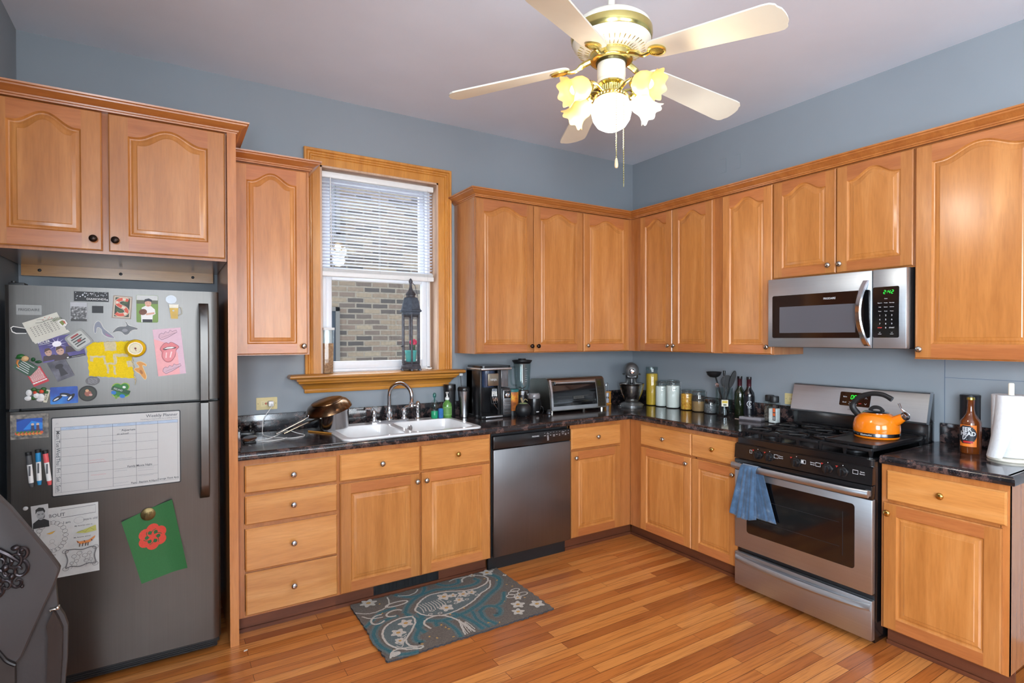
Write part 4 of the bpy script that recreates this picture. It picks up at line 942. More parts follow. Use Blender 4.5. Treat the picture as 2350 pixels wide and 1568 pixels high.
lathe_part('cup', [(0,0),(.034,0),(.036,.004),(.042,.185),(.0425,.19),(0,.19)], (-1.822,-.066,CT), BLACKM, t); lathe_part('lid', [(.0435,.188),(.0445,.192),(.0445,.225),(.042,.232),(0,.232)], (-1.822,-.066,CT), BLACKP, t)
t = thing('travel_mug', 'steel travel tumbler with black lid left of the coffee maker', 'travel mug', (-1.744,-.135,CT))
lathe_part('cup', [(0,0),(.028,0),(.031,.003),(.0315,.05),(.036,.12),(.0415,.185),(.0415,.19),(0,.19)], (-1.744,-.135,CT), steel('mug_steel', (164,164,166), .22, 'Z', .2, .1), t, 36)
lathe_part('lid', [(.0425,.186),(.044,.19),(.044,.205),(.040,.212),(.037,.216),(0,.216)], (-1.744,-.135,CT), BLACKP, t, 36)
# --- coffee maker
cx0, cx1, cy0, cy1 = -1.690, -1.450, -.30, -.07
t = thing('coffee_maker', 'black single-serve coffee maker with silver trim and keypad, right of the travel mug', 'coffee maker', ((cx0+cx1)/2,-.19,CT))
mb = MB(); mb.box(cx0,cx1,cy0,cy1,CT,CT+.022,.004); mb.box(cx0,cx1-.065,-.16,cy1,CT+.02,CT+.335,.004); mb.box(cx0,cx0+.014,cy0+.02,cy1,CT+.02,CT+.335,.003); mb.box(cx1-.072,cx1,cy0+.02,cy1,CT+.02,CT+.205,.004); mb.box(cx1-.095,cx1-.068,cy0+.03,cy1,CT+.02,CT+.335,.004)
mb.build('body', BLACKP, t)
mb = MB(); mb.box(cx0+.03,cx1-.072,cy0-.004,-.15,CT+.004,CT+.018,.005); mb.build('drip_tray_trim', STEEL, t)
mb = MB(); mb.box(cx0-.003,cx1+.003,cy0-.004,cy1,CT+.335,CT+.352,.006); mb.build('lid_trim', STEEL, t)
mb = MB(); mb.prism(rr(cx0-.002,cx1+.002,cy0-.002,cy1,.03), CT+.351, CT+.366); mb.build('lid', BLACKP, t)
mb = MB(); mb.lathe([(.058,CT+.215),(.064,CT+.235),(.064,CT+.33)], (cx0+.078,cy0+.078,0), 'Z', 32, cap=True); mb.build('brew_basket', flat((40,52,76), .25, 0., .1, name='navy_plastic', coat=.4), t)
mb = MB(); mb.box(cx0+.055,cx1-.10,cy0+.008,cy0+.03,CT+.225,CT+.312,.004); mb.build('badge_plate', flat((150,140,124), .3, .9, .05, name='champagne_plate'), t)
mb = MB(Matrix.Translation((0,cy0+.0078,0)) @ TW); mb.text('NINJA',(cx0+.055+cx1-.10)/2,CT+.268,.020,.0005,sx=.9); mb.build('brand_lettering', LETTER, t, smooth=False)
mb = MB(); mb.box(cx1-.064,cx1-.004,cy0+.035,cy1-.03,CT+.21,CT+.335,.006); mb.build('water_tank', flat((92,90,92), .12, 0., .05, name='smoky_tank', coat=.7), t)
mb = MB(); mb.box(cx1-.066,cx1,cy0+.004,cy0+.022,CT+.012,CT+.192,.004); mb.build('control_face', steel('keypad_steel', (150,150,152), .3, 'Z'), t)
mb = MB(); mb.box(cx1-.060,cx1-.006,cy0+.0025,cy0+.006,CT+.134,CT+.188,.002); mb.build('dial_panel', BLACKG, t)
mb = MB(); mb.lathe([(.017,0),(.017,.004),(.012,.006),(.012,.014),(0,.015)], (cx1-.033,cy0+.002,CT+.155), 'Y', 20, cap=False); mb.build('dial', CHROME, t)
for i, z in enumerate((.112,.095,.078,.050,.034)):
    mb = MB(); mb.box(cx1-.058,cx1-.008,cy0+.001,cy0+.006,CT+z,CT+z+.012,.0015); mb.build('button', flat((60,60,62), .35, name='button_dark') if i > 2 else flat((118,118,120), .35, .6, name='button_grey'), t)
mb = MB()      # hanging measuring spoons
for i in range(4):
    x = cx1-.112-i*.011; mb.tube(smooth_path([(x,cy0+.018,CT+.205),(x-.005,cy0+.012,CT+.16),(x+.002,cy0+.010,CT+.12)],5), .0022, 6)
for i in range(3): mb.tube([(cx1-.15+.012*math.cos(2*PI*j/16)+i*.016, cy0+.010, CT+.135+.034*math.sin(2*PI*j/16)) for j in range(17)], .0018, 5)
mb.tube(smooth_path([(cx1-.14,cy0+.010,CT+.10),(cx1-.12,cy0+.008,CT+.075),(cx1-.105,cy0+.008,CT+.055)],5), .002, 6)
mb.build('frother_whisk', CHROME, t)
t = thing('corded_adapter', 'white tag on a thin black cord by the sill end beside the coffee maker', 'adapter', (-1.722,-.04,1.2))
mb = MB(); mb.box(-1.735,-1.708,-.05,-.035,1.205,1.232,.003); mb.build('adapter_body', WHITEP, t)
mb = MB(); mb.box(-1.735,-1.708,-.052,-.002,1.232,1.248,.003); mb.tube(smooth_path([(-1.722,-.04,1.205),(-1.718,-.05,1.1),(-1.712,-.06,1.0),(-1.705,-.05,.935)],6), .003, 7); mb.build('cord', BLACKM, t)
# --- canister, blender, mortar, grinder
t = thing('coffee_can', 'orange and yellow coffee can with teal lid behind the black pot', 'can', (-1.385,-.20,CT))
def can_mat():
    mt, nt, b = nodes_of('printed_can'); L = nt.links.new; tc = N(nt,'ShaderNodeTexCoord'); no = N(nt,'ShaderNodeTexNoise'); no.inputs['Scale'].default_value = 16; no.inputs['Detail'].default_value = 3; L(tc.outputs['Object'], no.inputs['Vector'])
    r = ramp(nt, [(.36, lin((150,86,50))), (.47, lin((206,118,48))), (.56, lin((232,190,60))), (.64, lin((222,206,140)))]); L(no.outputs['Fac'], r.inputs[0]); L(r.outputs[0], b.inputs['Base Color']); b.inputs['Roughness'].default_value = .35; return mt
lathe_part('tin', [(0,.0),(.045,.0),(.047,.003),(.047,.14),(0,.14)], (-1.385,-.20,CT+.032), can_mat(), t, 36); lathe_part('foot', [(.046,0),(.046,.032),(0,.032)], (-1.385,-.20,CT), BLACKM, t, 36)
lathe_part('lid', [(.049,.168),(.050,.172),(.050,.184),(.047,.187),(0,.187)], (-1.385,-.20,CT), flat((44,110,110), .4, name='teal_lid'), t, 36)
bx3, by3 = -1.262, -.145
t = thing('blender', 'glass-jar countertop blender with black lid, behind the grinder', 'blender', (bx3,by3,CT))
lathe_part('motor_base', [(0,0),(.075,0),(.078,.006),(.072,.06),(.055,.12),(.05,.135),(0,.135)], (bx3,by3,CT), BLACKP, t, 32)
lathe_part('collar', [(.045,.133),(.052,.136),(.052,.165),(.047,.17),(0,.17)], (bx3,by3,CT), STP, t, 32)
mb = MB(); mb.lathe([(.045,.168),(.052,.19),(.060,.26),(.066,.365),(.067,.370)], (bx3,by3,CT), 'Z', 40, cap=False); mb.lathe([(.042,.170),(.049,.19),(.057,.26),(.063,.368)], (bx3,by3,CT), 'Z', 40, cap=False)
mb.tube(smooth_path([(bx3-.062,by3,CT+.34),(bx3-.10,by3-.005,CT+.335),(bx3-.10,by3-.005,CT+.25),(bx3-.088,by3,CT+.215),(bx3-.052,by3,CT+.205)],5), .007, 8)
mb.build('glass_jar', CGL, t)
mb = MB(); mb.lathe([(.014,0),(.014,.006),(0,.006)], (bx3,by3,CT+.172), 'Z', 16, cap=False)
for i in range(4): a = i*PI/2; mb.tube([(bx3,by3,CT+.18),(bx3+.03*math.cos(a),by3+.03*math.sin(a),CT+.192)], .003, 5)
mb.build('blades', CHROME, t)
mb = MB(); mb.lathe([(.060,.366),(.064,.372),(.075,.386),(.075,.392),(.05,.395),(.03,.396),(.028,.404),(0,.404)], (bx3,by3,CT), 'Z', 36, cap=False); mb.build('lid', BLACKM, t)
mb = MB(Matrix.Translation((bx3,by3-.066,0)) @ TW)
for i in range(7): mb.rect(-.016,CT+.235+i*.016,-.002+(i%2)*.006,CT+.2365+i*.016,.0)
mb.build('scale_marks', LETTER, t, smooth=False)
t = thing('spherical_pot', 'black ball-shaped pot with a wooden pick, in front of the coffee can', 'pot', (-1.372,-.33,CT))
mb = MB(); mb.lathe([(.03,0),(.045,.012),(.055,.035),(.057,.05),(.052,.072),(.040,.088),(.034,.093),(.030,.09),(0,.085)], (-1.372,-.33,CT), 'Z', 36, cap=True)
for a in (.5,2.6,4.7): mb.ball((-1.372+.036*math.cos(a),-.33+.036*math.sin(a),CT+.006), .0065, 10)
mb.build('bowl', BLACKM, t); mb = MB(); mb.lathe([(.033,.092),(.022,.099),(0,.101)], (-1.372,-.33,CT), 'Z', 24, cap=False); mb.build('contents', flat((120,134,92), .8, 0., .3, 120., name='dried_herbs'), t)
mb = MB(); mb.tube([(-1.380,-.335,CT+.10),(-1.392,-.335,CT+.135)], [.006,.008], 8); mb.tube(smooth_path([(-1.372,-.33,CT+.105),(-1.362,-.34,CT+.125),(-1.345,-.345,CT+.112)],4), .003, 6); mb.build('pick', flat((150,132,96), .6, name='pick_wood'), t)
t = thing('coffee_grinder', 'black cylindrical coffee grinder with clear cap, left of the toaster oven', 'grinder', (-1.243,-.275,CT))
mb = MB(); mb.lathe([(0,0),(.044,0),(.047,.004),(.0455,.11),(.044,.118),(0,.118)], (-1.243,-.275,CT), 'Z', 36, cap=False); mb.build('body', BLACKP, t); lathe_part('clear_cap', [(.044,.117),(.046,.12),(.045,.148),(.038,.156),(0,.158)], (-1.243,-.275,CT), flat((120,118,120), .1, 0., .05, name='smoky_cap', coat=.8), t, 36)
mb = MB(Matrix.Translation((-1.243,-.3225,0)) @ TW); mb.rect(-.012,CT+.020,.012,CT+.026,.0); mb.build('badge', LETTER, t)
mb = MB(); mb.tube(smooth_path([(-1.20,-.255,CT+.12),(-1.18,-.262,CT+.10),(-1.175,-.265,CT+.06),(-1.182,-.268,CT+.03),(-1.195,-.27,CT+.015)],5), .0028, 6); mb.tube(smooth_path([(-1.196,-.27,CT+.06),(-1.178,-.29,CT+.05),(-1.17,-.29,CT+.02),(-1.185,-.30,CT+.006)],5), .0026, 6); mb.build('cord', BLACKM, t)
t = MB(); t.lathe([(.012,0),(.02,.004),(.021,.016),(.012,.026),(.016,.030),(.010,.036),(0,.037)], (-1.150,-.335,CT), 'Z', 16, cap=True); tag(t.build('bottle_stopper', flat((86,88,92), .3, .7, .1, name='stopper_metal'), loc=(-1.15,-.335,CT)), 'small grey metal stopper standing by the toaster oven left foot', 'stopper')
# --- toaster oven
ox, oy = -.842, -.175
t = thing('toaster_oven', 'wide stainless toaster oven with curved glass door on the back worktop', 'toaster oven', (ox,oy,CT))
TO = Matrix.Translation((-.862,-.185,CT)) @ Matrix.Rotation(math.radians(-2),4,'Z')
def side_prof(y0=-.15, y1=.14):
    return [(y1,.018),(y1,.225),(y1-.02,.243),(y0+.075,.258),(y0+.055,.254),(y0+.038,.238),(y0+.018,.17),(y0+.006,.09),(y0,.018)]
P = side_prof(); hw_ = .262; k = len(P)
mb = MB(TO); mb.add([(-hw_,y,z) for y,z in P]+[(hw_,y,z) for y,z in P], [list(range(k)), [k+i for i in range(k)][::-1]]+[[i,k+i,k+(i+1)%k,(i+1)%k] for i in range(k)])
for x in (-.235,.235):
    for y in (-.12,.11): mb.lathe([(.014,0),(.014,.02)], (x,y,0), 'Z', 12)
OVS = steel('oven_grey_steel', (176,172,164), .3, 'X', .3); mb.build('body', OVS, t, sharp=30)
def front_pt(u, h, off=0.):         # on the curved front, h up to .235
    pts = [(.018,-.15),(.09,-.144),(.17,-.132),(.238,-.112)]
    for (h0,y0),(h1,y1) in zip(pts,pts[1:]):
        if h <= h1 or h1 == .238: y = y0+(y1-y0)*(h-h0)/(h1-h0); break
    return (u, y-off, h)
def curved(mb, u0, u1, h0, h1, off, mat=0, n=10):
    mb.grid(lambda a, b: front_pt(u0+(u1-u0)*a, h0+(h1-h0)*b, off), 6, n, mat)
mb = MB(TO); curved(mb, -.243, .168, .05, .232, .004); mb.add([front_pt(-.243,.05,.004),front_pt(.168,.05,.004),front_pt(.168,.05,0),front_pt(-.243,.05,0)],[[0,1,2,3]]); dd = mb.build('glass_door', BLACKG, t)
mb = MB(TO)
for u0, u1, h0, h1 in ((-.256,-.238,.022,.245),(.166,.172,.03,.240)): curved(mb, u0, u1, h0, h1, .007)
curved(mb, -.25, .165, .026, .050, .008, 0, 4); mb.build('door_trim', STEEL, t)
mb = MB(TO); mb.tube([(-.215,-.135,.222),(.150,-.135,.222)], .0105, 10, flat=1.3); mb.box(-.21,-.19,-.138,-.105,.214,.230,.003); mb.box(.125,.145,-.138,-.105,.214,.230,.003); mb.build('door_handle', STEEL, t)
mb = MB(TO); curved(mb, -.21, .13, .118, .121, .0052); curved(mb, -.18, .14, .085, .089, .0052); mb.build('rack', flat((92,92,90), .3, .8, name='rack_wire'), t)
mb = MB(TO); curved(mb, -.055, .045, .098, .118, .0058, 0, 3); 
o_ = front_pt(0,.108,.0066); mb2 = MB(TO @ Matrix.Translation((0,o_[1],0)) @ TW); mb2.text('BLACK+DECKER', -.005, .108, .011, 0, 0, sx=.85); mb.build('badge_plate', flat((120,120,116), .3, .9, name='badge_metal'), t); mb2.build('brand_lettering', DARKL, t, smooth=False)
mb = MB(TO); curved(mb, .176, .248, .03, .238, .0045); mb.build('control_panel', flat((74,66,54), .3, .6, .08, name='bronze_fascia'), t)
mb = MB(TO); curved(mb, .188, .222, .185, .225, .006, 0, 3); mb.build('display', flat((58,54,28), .15, 0., .05, name='olive_display'), t)
for i in range(10):
    mb = MB(TO); q = front_pt(.192+(i%2)*.026, .165-(i//2)*.026, .0045); mb.lathe([(.0085,0),(.0085,.002),(0,.003)], (q[0],q[1],q[2]), 'Y', 12, cap=False); mb.build('button', flat((52,47,40), .35, .3, name='button_bronze'), t)
# --- hourglass / sand timer in a wooden frame
tx, ty = -.385, -.10
t = thing('sand_timer', 'small sand timer in a wooden frame right of the toaster oven', 'timer', (tx,ty,CT))
mb = MB(); mb.box(tx-.030,tx+.030,ty-.018,ty+.018,CT,CT+.012,.002); mb.box(tx-.030,tx+.030,ty-.018,ty+.018,CT+.098,CT+.108,.002); mb.box(tx-.030,tx-.021,ty-.012,ty+.012,CT+.012,CT+.098,.001); mb.box(tx+.021,tx+.030,ty-.012,ty+.012,CT+.012,CT+.098,.001); mb.build('frame', WTRIM, t)
mb = MB(); mb.lathe([(.012,.012),(.016,.018),(.0155,.045),(.004,.055),(.0155,.065),(.016,.092),(.012,.098)], (tx,ty,CT), 'Z', 20, cap=True); mb.build('glass_bulbs', flat((172,176,186), .12, 0., .08, name='grey_sand'), t)
mb = MB(); mb.tube(smooth_path([(tx-.012,ty,CT+.106),(tx-.012,ty,CT+.165),(tx,ty,CT+.178),(tx+.012,ty,CT+.165),(tx+.012,ty,CT+.106)],4), .0014, 6); mb.build('wire_loop', CHROME, t)
# --- stand mixer, in the room corner
mx_, my_ = -.300, -.300
t = thing('stand_mixer', 'grey stand mixer with steel bowl in the corner of the worktop', 'stand mixer', (mx_,my_,CT))
MG = flat((92,92,92), .35, .3, .05, name='mixer_grey', coat=.3)
dirv = Vector((-.66,-.75,0)).normalized(); TM = Matrix.Translation((mx_,my_,CT)) @ Matrix.Rotation(math.atan2(dirv.y,dirv.x),4,'Z')     # local +x faces the room
mb = MB(TM); mb.prism([(.09*math.cos(a)*1.25-.02,.094*math.sin(a)) for a in [2*PI*i/40 for i in range(40)]], 0, .014); mb.lathe([(.10,.014),(.085,.026),(.066,.034),(0,.036)], (.01,0,0), 'Z', 36, cap=False); mb.build('base', MG, t, sharp=30)
mb = MB(TM); mb.tube(smooth_path([(-.085,0,.01),(-.095,0,.10),(-.095,0,.18),(-.080,0,.25)],6), [.050]*6+[.040]*7+[.046]*6, 16); mb.build('column', MG, t)
mb = MB(TM); mb.lathe([(0,-.17),(.03,-.165),(.052,-.13),(.062,-.06),(.060,.02),(.056,.08),(.046,.105),(.03,.115),(0,.117)], (-.02,0,.292), 'X', 28, cap=False); mb.build('motor_head', MG, t)
mb = MB(TM); mb.lathe([(.020,0),(.021,.006),(.016,.010),(.015,.016),(0,.018)], (.092,0,.288), 'X', 20, cap=False); mb.build('attachment_hub', CHROME, t)
mb = MB(TM); mb.lathe([(.048,.228),(.050,.238),(.050,.256)], (.025,0,0), 'Z', 28, cap=True)
for s_ in (-1,1): mb.ball((.02,s_*.064,.262), (.010,.010,.008), 10)
mb.build('head_band', flat((54,54,56), .3, .6, name='dark_band'), t)
mb = MB(TM @ Matrix.Translation((.0755,0,0)) @ Matrix(((0,0,1,0),(1,0,0,0),(0,1,0,0),(0,0,0,1)))); mb.text('KitchenAid',0,.246,.0175,.0,sx=.85); mb.build('brand_lettering', LETTER, t, smooth=False)
mb = MB(TM); mb.lathe([(.045,.034),(.050,.036),(.062,.055),(.085,.11),(.098,.165),(.100,.180),(.104,.184),(.101,.186),(.097,.180),(.094,.165),(.08,.11),(.05,.05),(0,.045)], (.015,0,0), 'Z', 44, cap=False); mb.build('mixing_bowl', steel('bowl_steel', (184,182,178), .2, 'Z', .3, .03), t)
mb = MB(TM); mb.tube([(.02,0,.23),(.02,0,.12)], .009, 10); mb.build('beater_shaft', CHROME, t)
t = MB(); t.box(-.415,-.375,-.285,-.262,CT,CT+.010,.003); t.tube([(-.405,-.28,CT+.006),(-.412,-.30,CT+.022)], .003, 6); tag(t.build('measuring_clip', flat((168,168,170), .3, .9, name='clip_metal'), loc=(-.395,-.275,CT)), 'tiny silver clip lying left of the stand mixer base', 'clip')
# --- jars along the right wall
def granular(name, c1, c2, scale):
    mt, nt, b = nodes_of(name); L = nt.links.new; tc = N(nt,'ShaderNodeTexCoord'); vo = N(nt,'ShaderNodeTexVoronoi'); vo.inputs['Scale'].default_value = scale; L(tc.outputs['Object'], vo.inputs['Vector'])
    r = ramp(nt, [(0, lin(c1)), (1, lin(c2))]); L(vo.outputs['Color'], r.inputs[0]); L(r.outputs[0], b.inputs['Base Color']); b.inputs['Roughness'].default_value = .6
    bp = N(nt,'ShaderNodeBump'); bp.invert = True; bp.inputs['Strength'].default_value = .7; bp.inputs['Distance'].default_value = .004; L(vo.outputs['Distance'], bp.inputs['Height']); L(bp.outputs[0], b.inputs['Normal']); return mt
def swing_jar(label, x, y, r, h, fill, fmat, lid=True, dark=None):
    t = thing('storage_jar', label, 'jar', (x,y,CT), 0, 'glass jars along the right worktop'); c = (x,y,CT)
    mb = MB(); mb.lathe([(0,.002),(r*.9,.002),(r,.01),(r,h*.74),(r*.93,h*.82),(r*.86,h*.86),(r*.88,h*.90)], c, 'Z', 36, cap=False); mb.build('glass_body', CGL, t)
    mb = MB(); q = r-.004; top = min(fill, h*.80); mb.lathe([(0,.006),(q*.92,.006),(q,.013),(q,min(top,h*.73)),(q*.95,top),(0,top+.003)], c, 'Z', 32, cap=False); mb.build('contents', fmat, t)
    if dark:
        mb = MB(); mb.lathe([(0,top),(q,top),(q*.96,dark),(0,dark+.002)], c, 'Z', 32, cap=False); mb.build('dark_contents', granular('dark_fill', (52,44,40), (84,72,64), 140), t)
    if lid:
        mb = MB(); mb.lathe([(r*.92,h*.915),(r*.96,h*.93),(r*.96,h*.955),(r*.7,h*.985),(0,h)], c, 'Z', 36, cap=False); mb.lathe([(r*.90,h*.90),(r*.95,h*.905),(r*.95,h*.915)], c, 'Z', 36, cap=False); mb.build('lid', CGL, t)
        mb = MB()
        for s_ in (-1,1):
            mb.tube([(x-s_*r*.5-.3*r,y+s_*r*.45-.8*r,CT+h*.93),(x-s_*r*.5-.3*r,y+s_*r*.45-.8*r,CT+h*.70)], .0016, 5)
        for hh in (.885,.935): mb.tube([(x+r*.95*math.cos(2*PI*i/28),y+r*.95*math.sin(2*PI*i/28),CT+h*hh) for i in range(29)], .0015, 5)
        mb.tube([(x-.7*r,y-.72*r,CT+h*.70),(x-.62*r-.01,y-.80*r,CT+h*.66),(x-.3*r,y-.98*r,CT+h*.70)], .0016, 5); mb.build('wire_bail', CHROME, t)
    return t
SPAG = wood('spaghetti', (196,150,26), (214,170,40), (226,186,64), 'Z', rough=.5, coat=.2, scale=6)
FLOUR = flat((236,234,226), .9, 0., .02, name='white_flour')
t = thing('storage_jar', 'tall glass jar of yellow spaghetti right of the stand mixer', 'jar', (-.115,-.345,CT), 0, 'glass jars along the right worktop'); c = (-.115,-.345,CT)
mb = MB(); mb.lathe([(0,.002),(.046,.002),(.050,.01),(.050,.262),(.045,.275),(.046,.30),(.047,.315)], c, 'Z', 36, cap=False); mb.build('glass_body', CGL, t)
mb = MB(); mb.lathe([(0,.006),(.044,.006),(.046,.012),(.046,.258),(.04,.262),(0,.263)], c, 'Z', 36, cap=False); mb.build('spaghetti', SPAG, t)
mb = MB(); mb.lathe([(.0485,.290),(.049,.294),(.049,.312),(.046,.316),(0,.317)], c, 'Z', 36, cap=False); mb.build('lid', CGL, t)
swing_jar('left one of the two tall jars of white flour', -.108, -.445, .051, .215, .165, FLOUR)
swing_jar('right one of the two tall jars of white flour', -.108, -.565, .056, .225, .178, FLOUR)
swing_jar('squat glass jar of orange popcorn kernels', -.108, -.705, .049, .162, .125, granular('popcorn', (206,120,22), (240,186,70), 95))
swing_jar('squat glass jar half full of light brown meal, right of the popcorn jar', -.112, -.820, .052, .168, .080, flat((158,122,80), .9, 0., .08, 60., name='brown_meal'), dark=.118)
swing_jar('smallest glass jar with grey contents, left of the utensil crock', -.120, -.935, .049, .112, .070, granular('grey_seeds', (84,82,84), (122,120,120), 160))
# --- clear jug of utensils
ux, uy = -.135, -1.065
t = thing('utensil_jar', 'tall clear glass jar holding black cooking utensils', 'jar', (ux,uy,CT)); c = (ux,uy,CT)
mb = MB(); mb.lathe([(0,.003),(.055,.003),(.058,.01),(.058,.195),(.060,.20)], c, 'Z', 36, cap=False); mb.lathe([(.054,.010),(.055,.198)], c, 'Z', 36, cap=False); mb.build('glass_body', CGL, t)
mb = MB(Matrix.Translation((ux-.0445,uy-.040,CT)) @ Matrix.Rotation(math.radians(-48),4,'Z') @ TW); mb.rect(-.022,.072,.022,.118,.0); mb.rect(-.018,.095,.018,.112,.0006,1); mb.ell(0,.083,.012,.006,.0006,2); mb.build('sticker', [flat((214,208,190), .6, name='sticker_paper'), flat((196,168,52), .6, name='sticker_yellow'), flat((96,96,70), .6, name='sticker_olive')], t, smooth=False)
UB = flat((22,22,24), .4, 0., .1, name='black_nylon')
vx = Vector((.53,-.85,0)).normalized()          # along the picture plane, to the right
sx_v = Vector((RT.x, RT.y, 0)).normalized()
def utensil(name, label, p0, p1, head, hm=UB, sm=UB, r=.0055):
    t = thing(name, label, 'utensil', p0, 0, 'cooking utensils in the glass jar')
    mb = MB(); mb.tube([p0,p1], r, 8); mb.build('handle', sm, t)
    mb = MB(); head(mb, Vector(p1), (Vector(p1)-Vector(p0)).normalized()); mb.build('head', hm, t); return t
U0 = Vector((ux,uy,CT+.016))
def paddle(w, h, thick=.004, bend=0.):
    def f(mb, p, d):
        e = (sx_v-d*sx_v.dot(d)).normalized(); nn = e.cross(d); q = 16
        ol = [(w*math.sin(2*PI*i/q)*(1 if i else 1), h*.5-h*.55*math.cos(2*PI*i/q)) for i in range(q)]
        A = [p+e*a+d*b-nn*thick for a,b in ol]; B = [p+e*a+d*b+nn*thick for a,b in ol]
        mb.add(A+B, [list(range(q))[::-1], [q+i for i in range(q)]]+[[i,(i+1)%q,q+(i+1)%q,q+i] for i in range(q)])
    return f
utensil('ladle', 'big black ladle leaning left out of the utensil jar', tuple(U0+Vector((.01,-.01,0))), tuple(U0-sx_v*.062+Vector((0,0,.262))), lambda mb,p,d: mb.lathe([(0,-.036),(.026,-.032),(.046,-.016),(.053,.006),(.049,.006),(.026,-.022),(0,-.028)], (p.x-sx_v.x*.012,p.y-sx_v.y*.012,p.z+.030), 'Z', 24, cap=False))
utensil('serving_spoon', 'black flat spoon with steel handle standing upright in the utensil jar', tuple(U0), tuple(U0+Vector((0,0,.27))), lambda mb,p,d: mb.lathe([(.007,0),(.008,.01),(.010,.03),(.008,.036),(0,.037)], tuple(p), 'Z', 12, cap=False), UB, CHROME, .004)
utensil('slotted_turner', 'wide black turner leaning slightly right in the utensil jar', tuple(U0-sx_v*.01+Vector((0,.015,0))), tuple(U0+sx_v*.022+Vector((0,.01,.185))), paddle(.046,.085))
utensil('spatula', 'narrow black spatula leaning far right in the utensil jar', tuple(U0-sx_v*.02), tuple(U0+sx_v*.048+Vector((-.01,0,.19))), paddle(.018,.115,.005))
utensil('steel_tongs', 'short steel utensil with rounded end at the left of the utensil jar', tuple(U0+sx_v*.02), tuple(U0-sx_v*.038+Vector((-.012,0,.185))), paddle(.013,.034,.003), CHROME, CHROME, .004)
# --- wine bottles
def wine(label, x, y, dark, mark):
    t = thing('wine_bottle', label, 'bottle', (x,y,CT), 0, 'wine bottles behind the utensil jar')
    WG = flat((26,34,18) if not dark else (14,15,20), .06, 0., .1, name='green_bottle_glass', coat=.8)
    lathe_part('bottle', [(0,.0),(.034,.0),(.037,.004),(.037,.155),(.034,.175),(.019,.198),(.0148,.215),(.0145,.245)], (x,y,CT), WG, t, 32)
    lathe_part('foil_capsule', [(.0149,.215),(.0155,.22),(.0155,.262),(.0165,.264),(.0165,.278),(.0155,.282),(0,.282)], (x,y,CT), flat((70,26,34) , .35, .5, .1, name='wine_foil'), t, 24)
    lathe_part('cork_cap', [(.0168,.266),(.017,.268),(.017,.283),(0,.284)], (x,y,CT), BLACKP, t, 20)
    if mark:
        d = Vector((-.75,-.66,0)); a = math.atan2(d.y,d.x); mb = MB()
        mb.lathe([(.0374,.02),(.0374,.15)], (x,y,CT), 'Z', 20, 0, cap=False, a0=a-1.3, a1=a+1.3)
        T_ = Matrix.Translation((x+d.x*.0382,y+d.y*.0382,CT)) @ Matrix(((-d.y,0,d.x,0),(d.x,0,d.y,0),(0,1,0,0),(0,0,0,1)))
        mb.T = T_; mb.text('S',.000,.098,.030,.0,1); mb.rib([(.016*math.cos(q)-.001,.098+.019*math.sin(q)) for q in [.7+4.9*i/20 for i in range(21)]],.0032,.0,1); mb.rect(-.013,.070,.013,.0725,.0,1)
        mb.build('print', [flat((20,21,28), .3, name='bottle_print_ground'), LETTER], t, smooth=False)
wine('dark green wine bottle on the left of the pair behind the utensil jar', -.062, -1.140, False, False)
wine('wine bottle with white printed monogram, right one of the pair', -.068, -1.218, True, True)
# --- scale, shakers
t = thing('kitchen_scale', 'low clear-topped kitchen scale lying left of the salt and pepper grinders', 'scale', (-.155,-1.315,CT))
TS = Matrix.Translation((-.165,-1.318,CT)) @ Matrix.Rotation(math.radians(12),4,'Z')
mb = MB(TS); mb.box(-.055,.055,-.075,.075,.0,.006,.002); mb.build('base', flat((88,84,88), .4, .3, name='scale_base'), t); mb = MB(TS); mb.box(-.054,.054,-.074,.074,.007,.026,.004); mb.build('clear_platform', flat((128,124,128), .1, 0., .06, name='frosted_tray', coat=.8), t)
t = MB(); t.prism([(-.205,-1.205),(-.195,-1.25),(-.188,-1.248),(-.198,-1.20)], CT+.0005, CT+.003); t.prism([(-.212,-1.235),(-.204,-1.262),(-.2,-1.258),(-.208,-1.232)], CT+.0005, CT+.003); tag(t.build('seed_packet', flat((176,150,138), .7, 0., .25, 200., name='packet'), loc=(-.2,-1.23,CT)), 'crumpled pinkish scrap in front of the wine bottles', 'scrap')
def grinder(label, x, y, fill, fmat, lab):
    t = thing('spice_grinder', label, 'grinder', (x,y,CT), 0, 'salt and pepper grinders by the range'); r_ = .030
    mb = MB(Matrix.Translation((x,y,CT))); mb.prism(rr(-r_,r_,-r_,r_,.012), .0, .006); mb.prism(rr(-r_,r_,-r_,r_,.012), .006, .135); mb.build('glass_body', CGL, t, sharp=30)
    mb = MB(Matrix.Translation((x,y,CT))); q = r_-.003; mb.prism(rr(-q,q,-q,q,.010), .004, fill); mb.build('contents', fmat, t, sharp=30)
    mb = MB(); mb.lathe([(.027,.135),(.0285,.137),(.0285,.142),(.029,.145),(.0285,.172),(.026,.176),(0,.176)], (x,y,CT), 'Z', 28, cap=False); mb.build('cap', BLACKM, t)
    if lab:
        mb = MB(Matrix.Translation((x-r_-.0006,y,CT)) @ Matrix(((0,0,-1,0),(-1,0,0,0),(0,1,0,0),(0,0,0,1)))); 
        mb.rect(.008,.02,.029,.122,.0,0); mb.rect(.010,.075,.027,.10,.0004,1); mb.rect(.010,.05,.027,.068,.0004,1)
        for i in range(5): mb.rect(.011,.026+i*.004,.025,.0275+i*.004,.0004,2)
        mb.build('front_sticker', [flat((70,66,66), .5, name='sticker_dark'), flat((206,96,52), .5, name='sticker_orange'), LETTER], t, smooth=False)
grinder('pepper grinder with black cap, left one beside the range', -.112, -1.405, .10, granular('peppercorns', (50,42,38), (120,110,100), 130), False)
grinder('salt grinder with white salt and orange sticker, right one beside the range', -.150, -1.462, .095, granular('salt', (228,226,222), (242,240,238), 200), True)
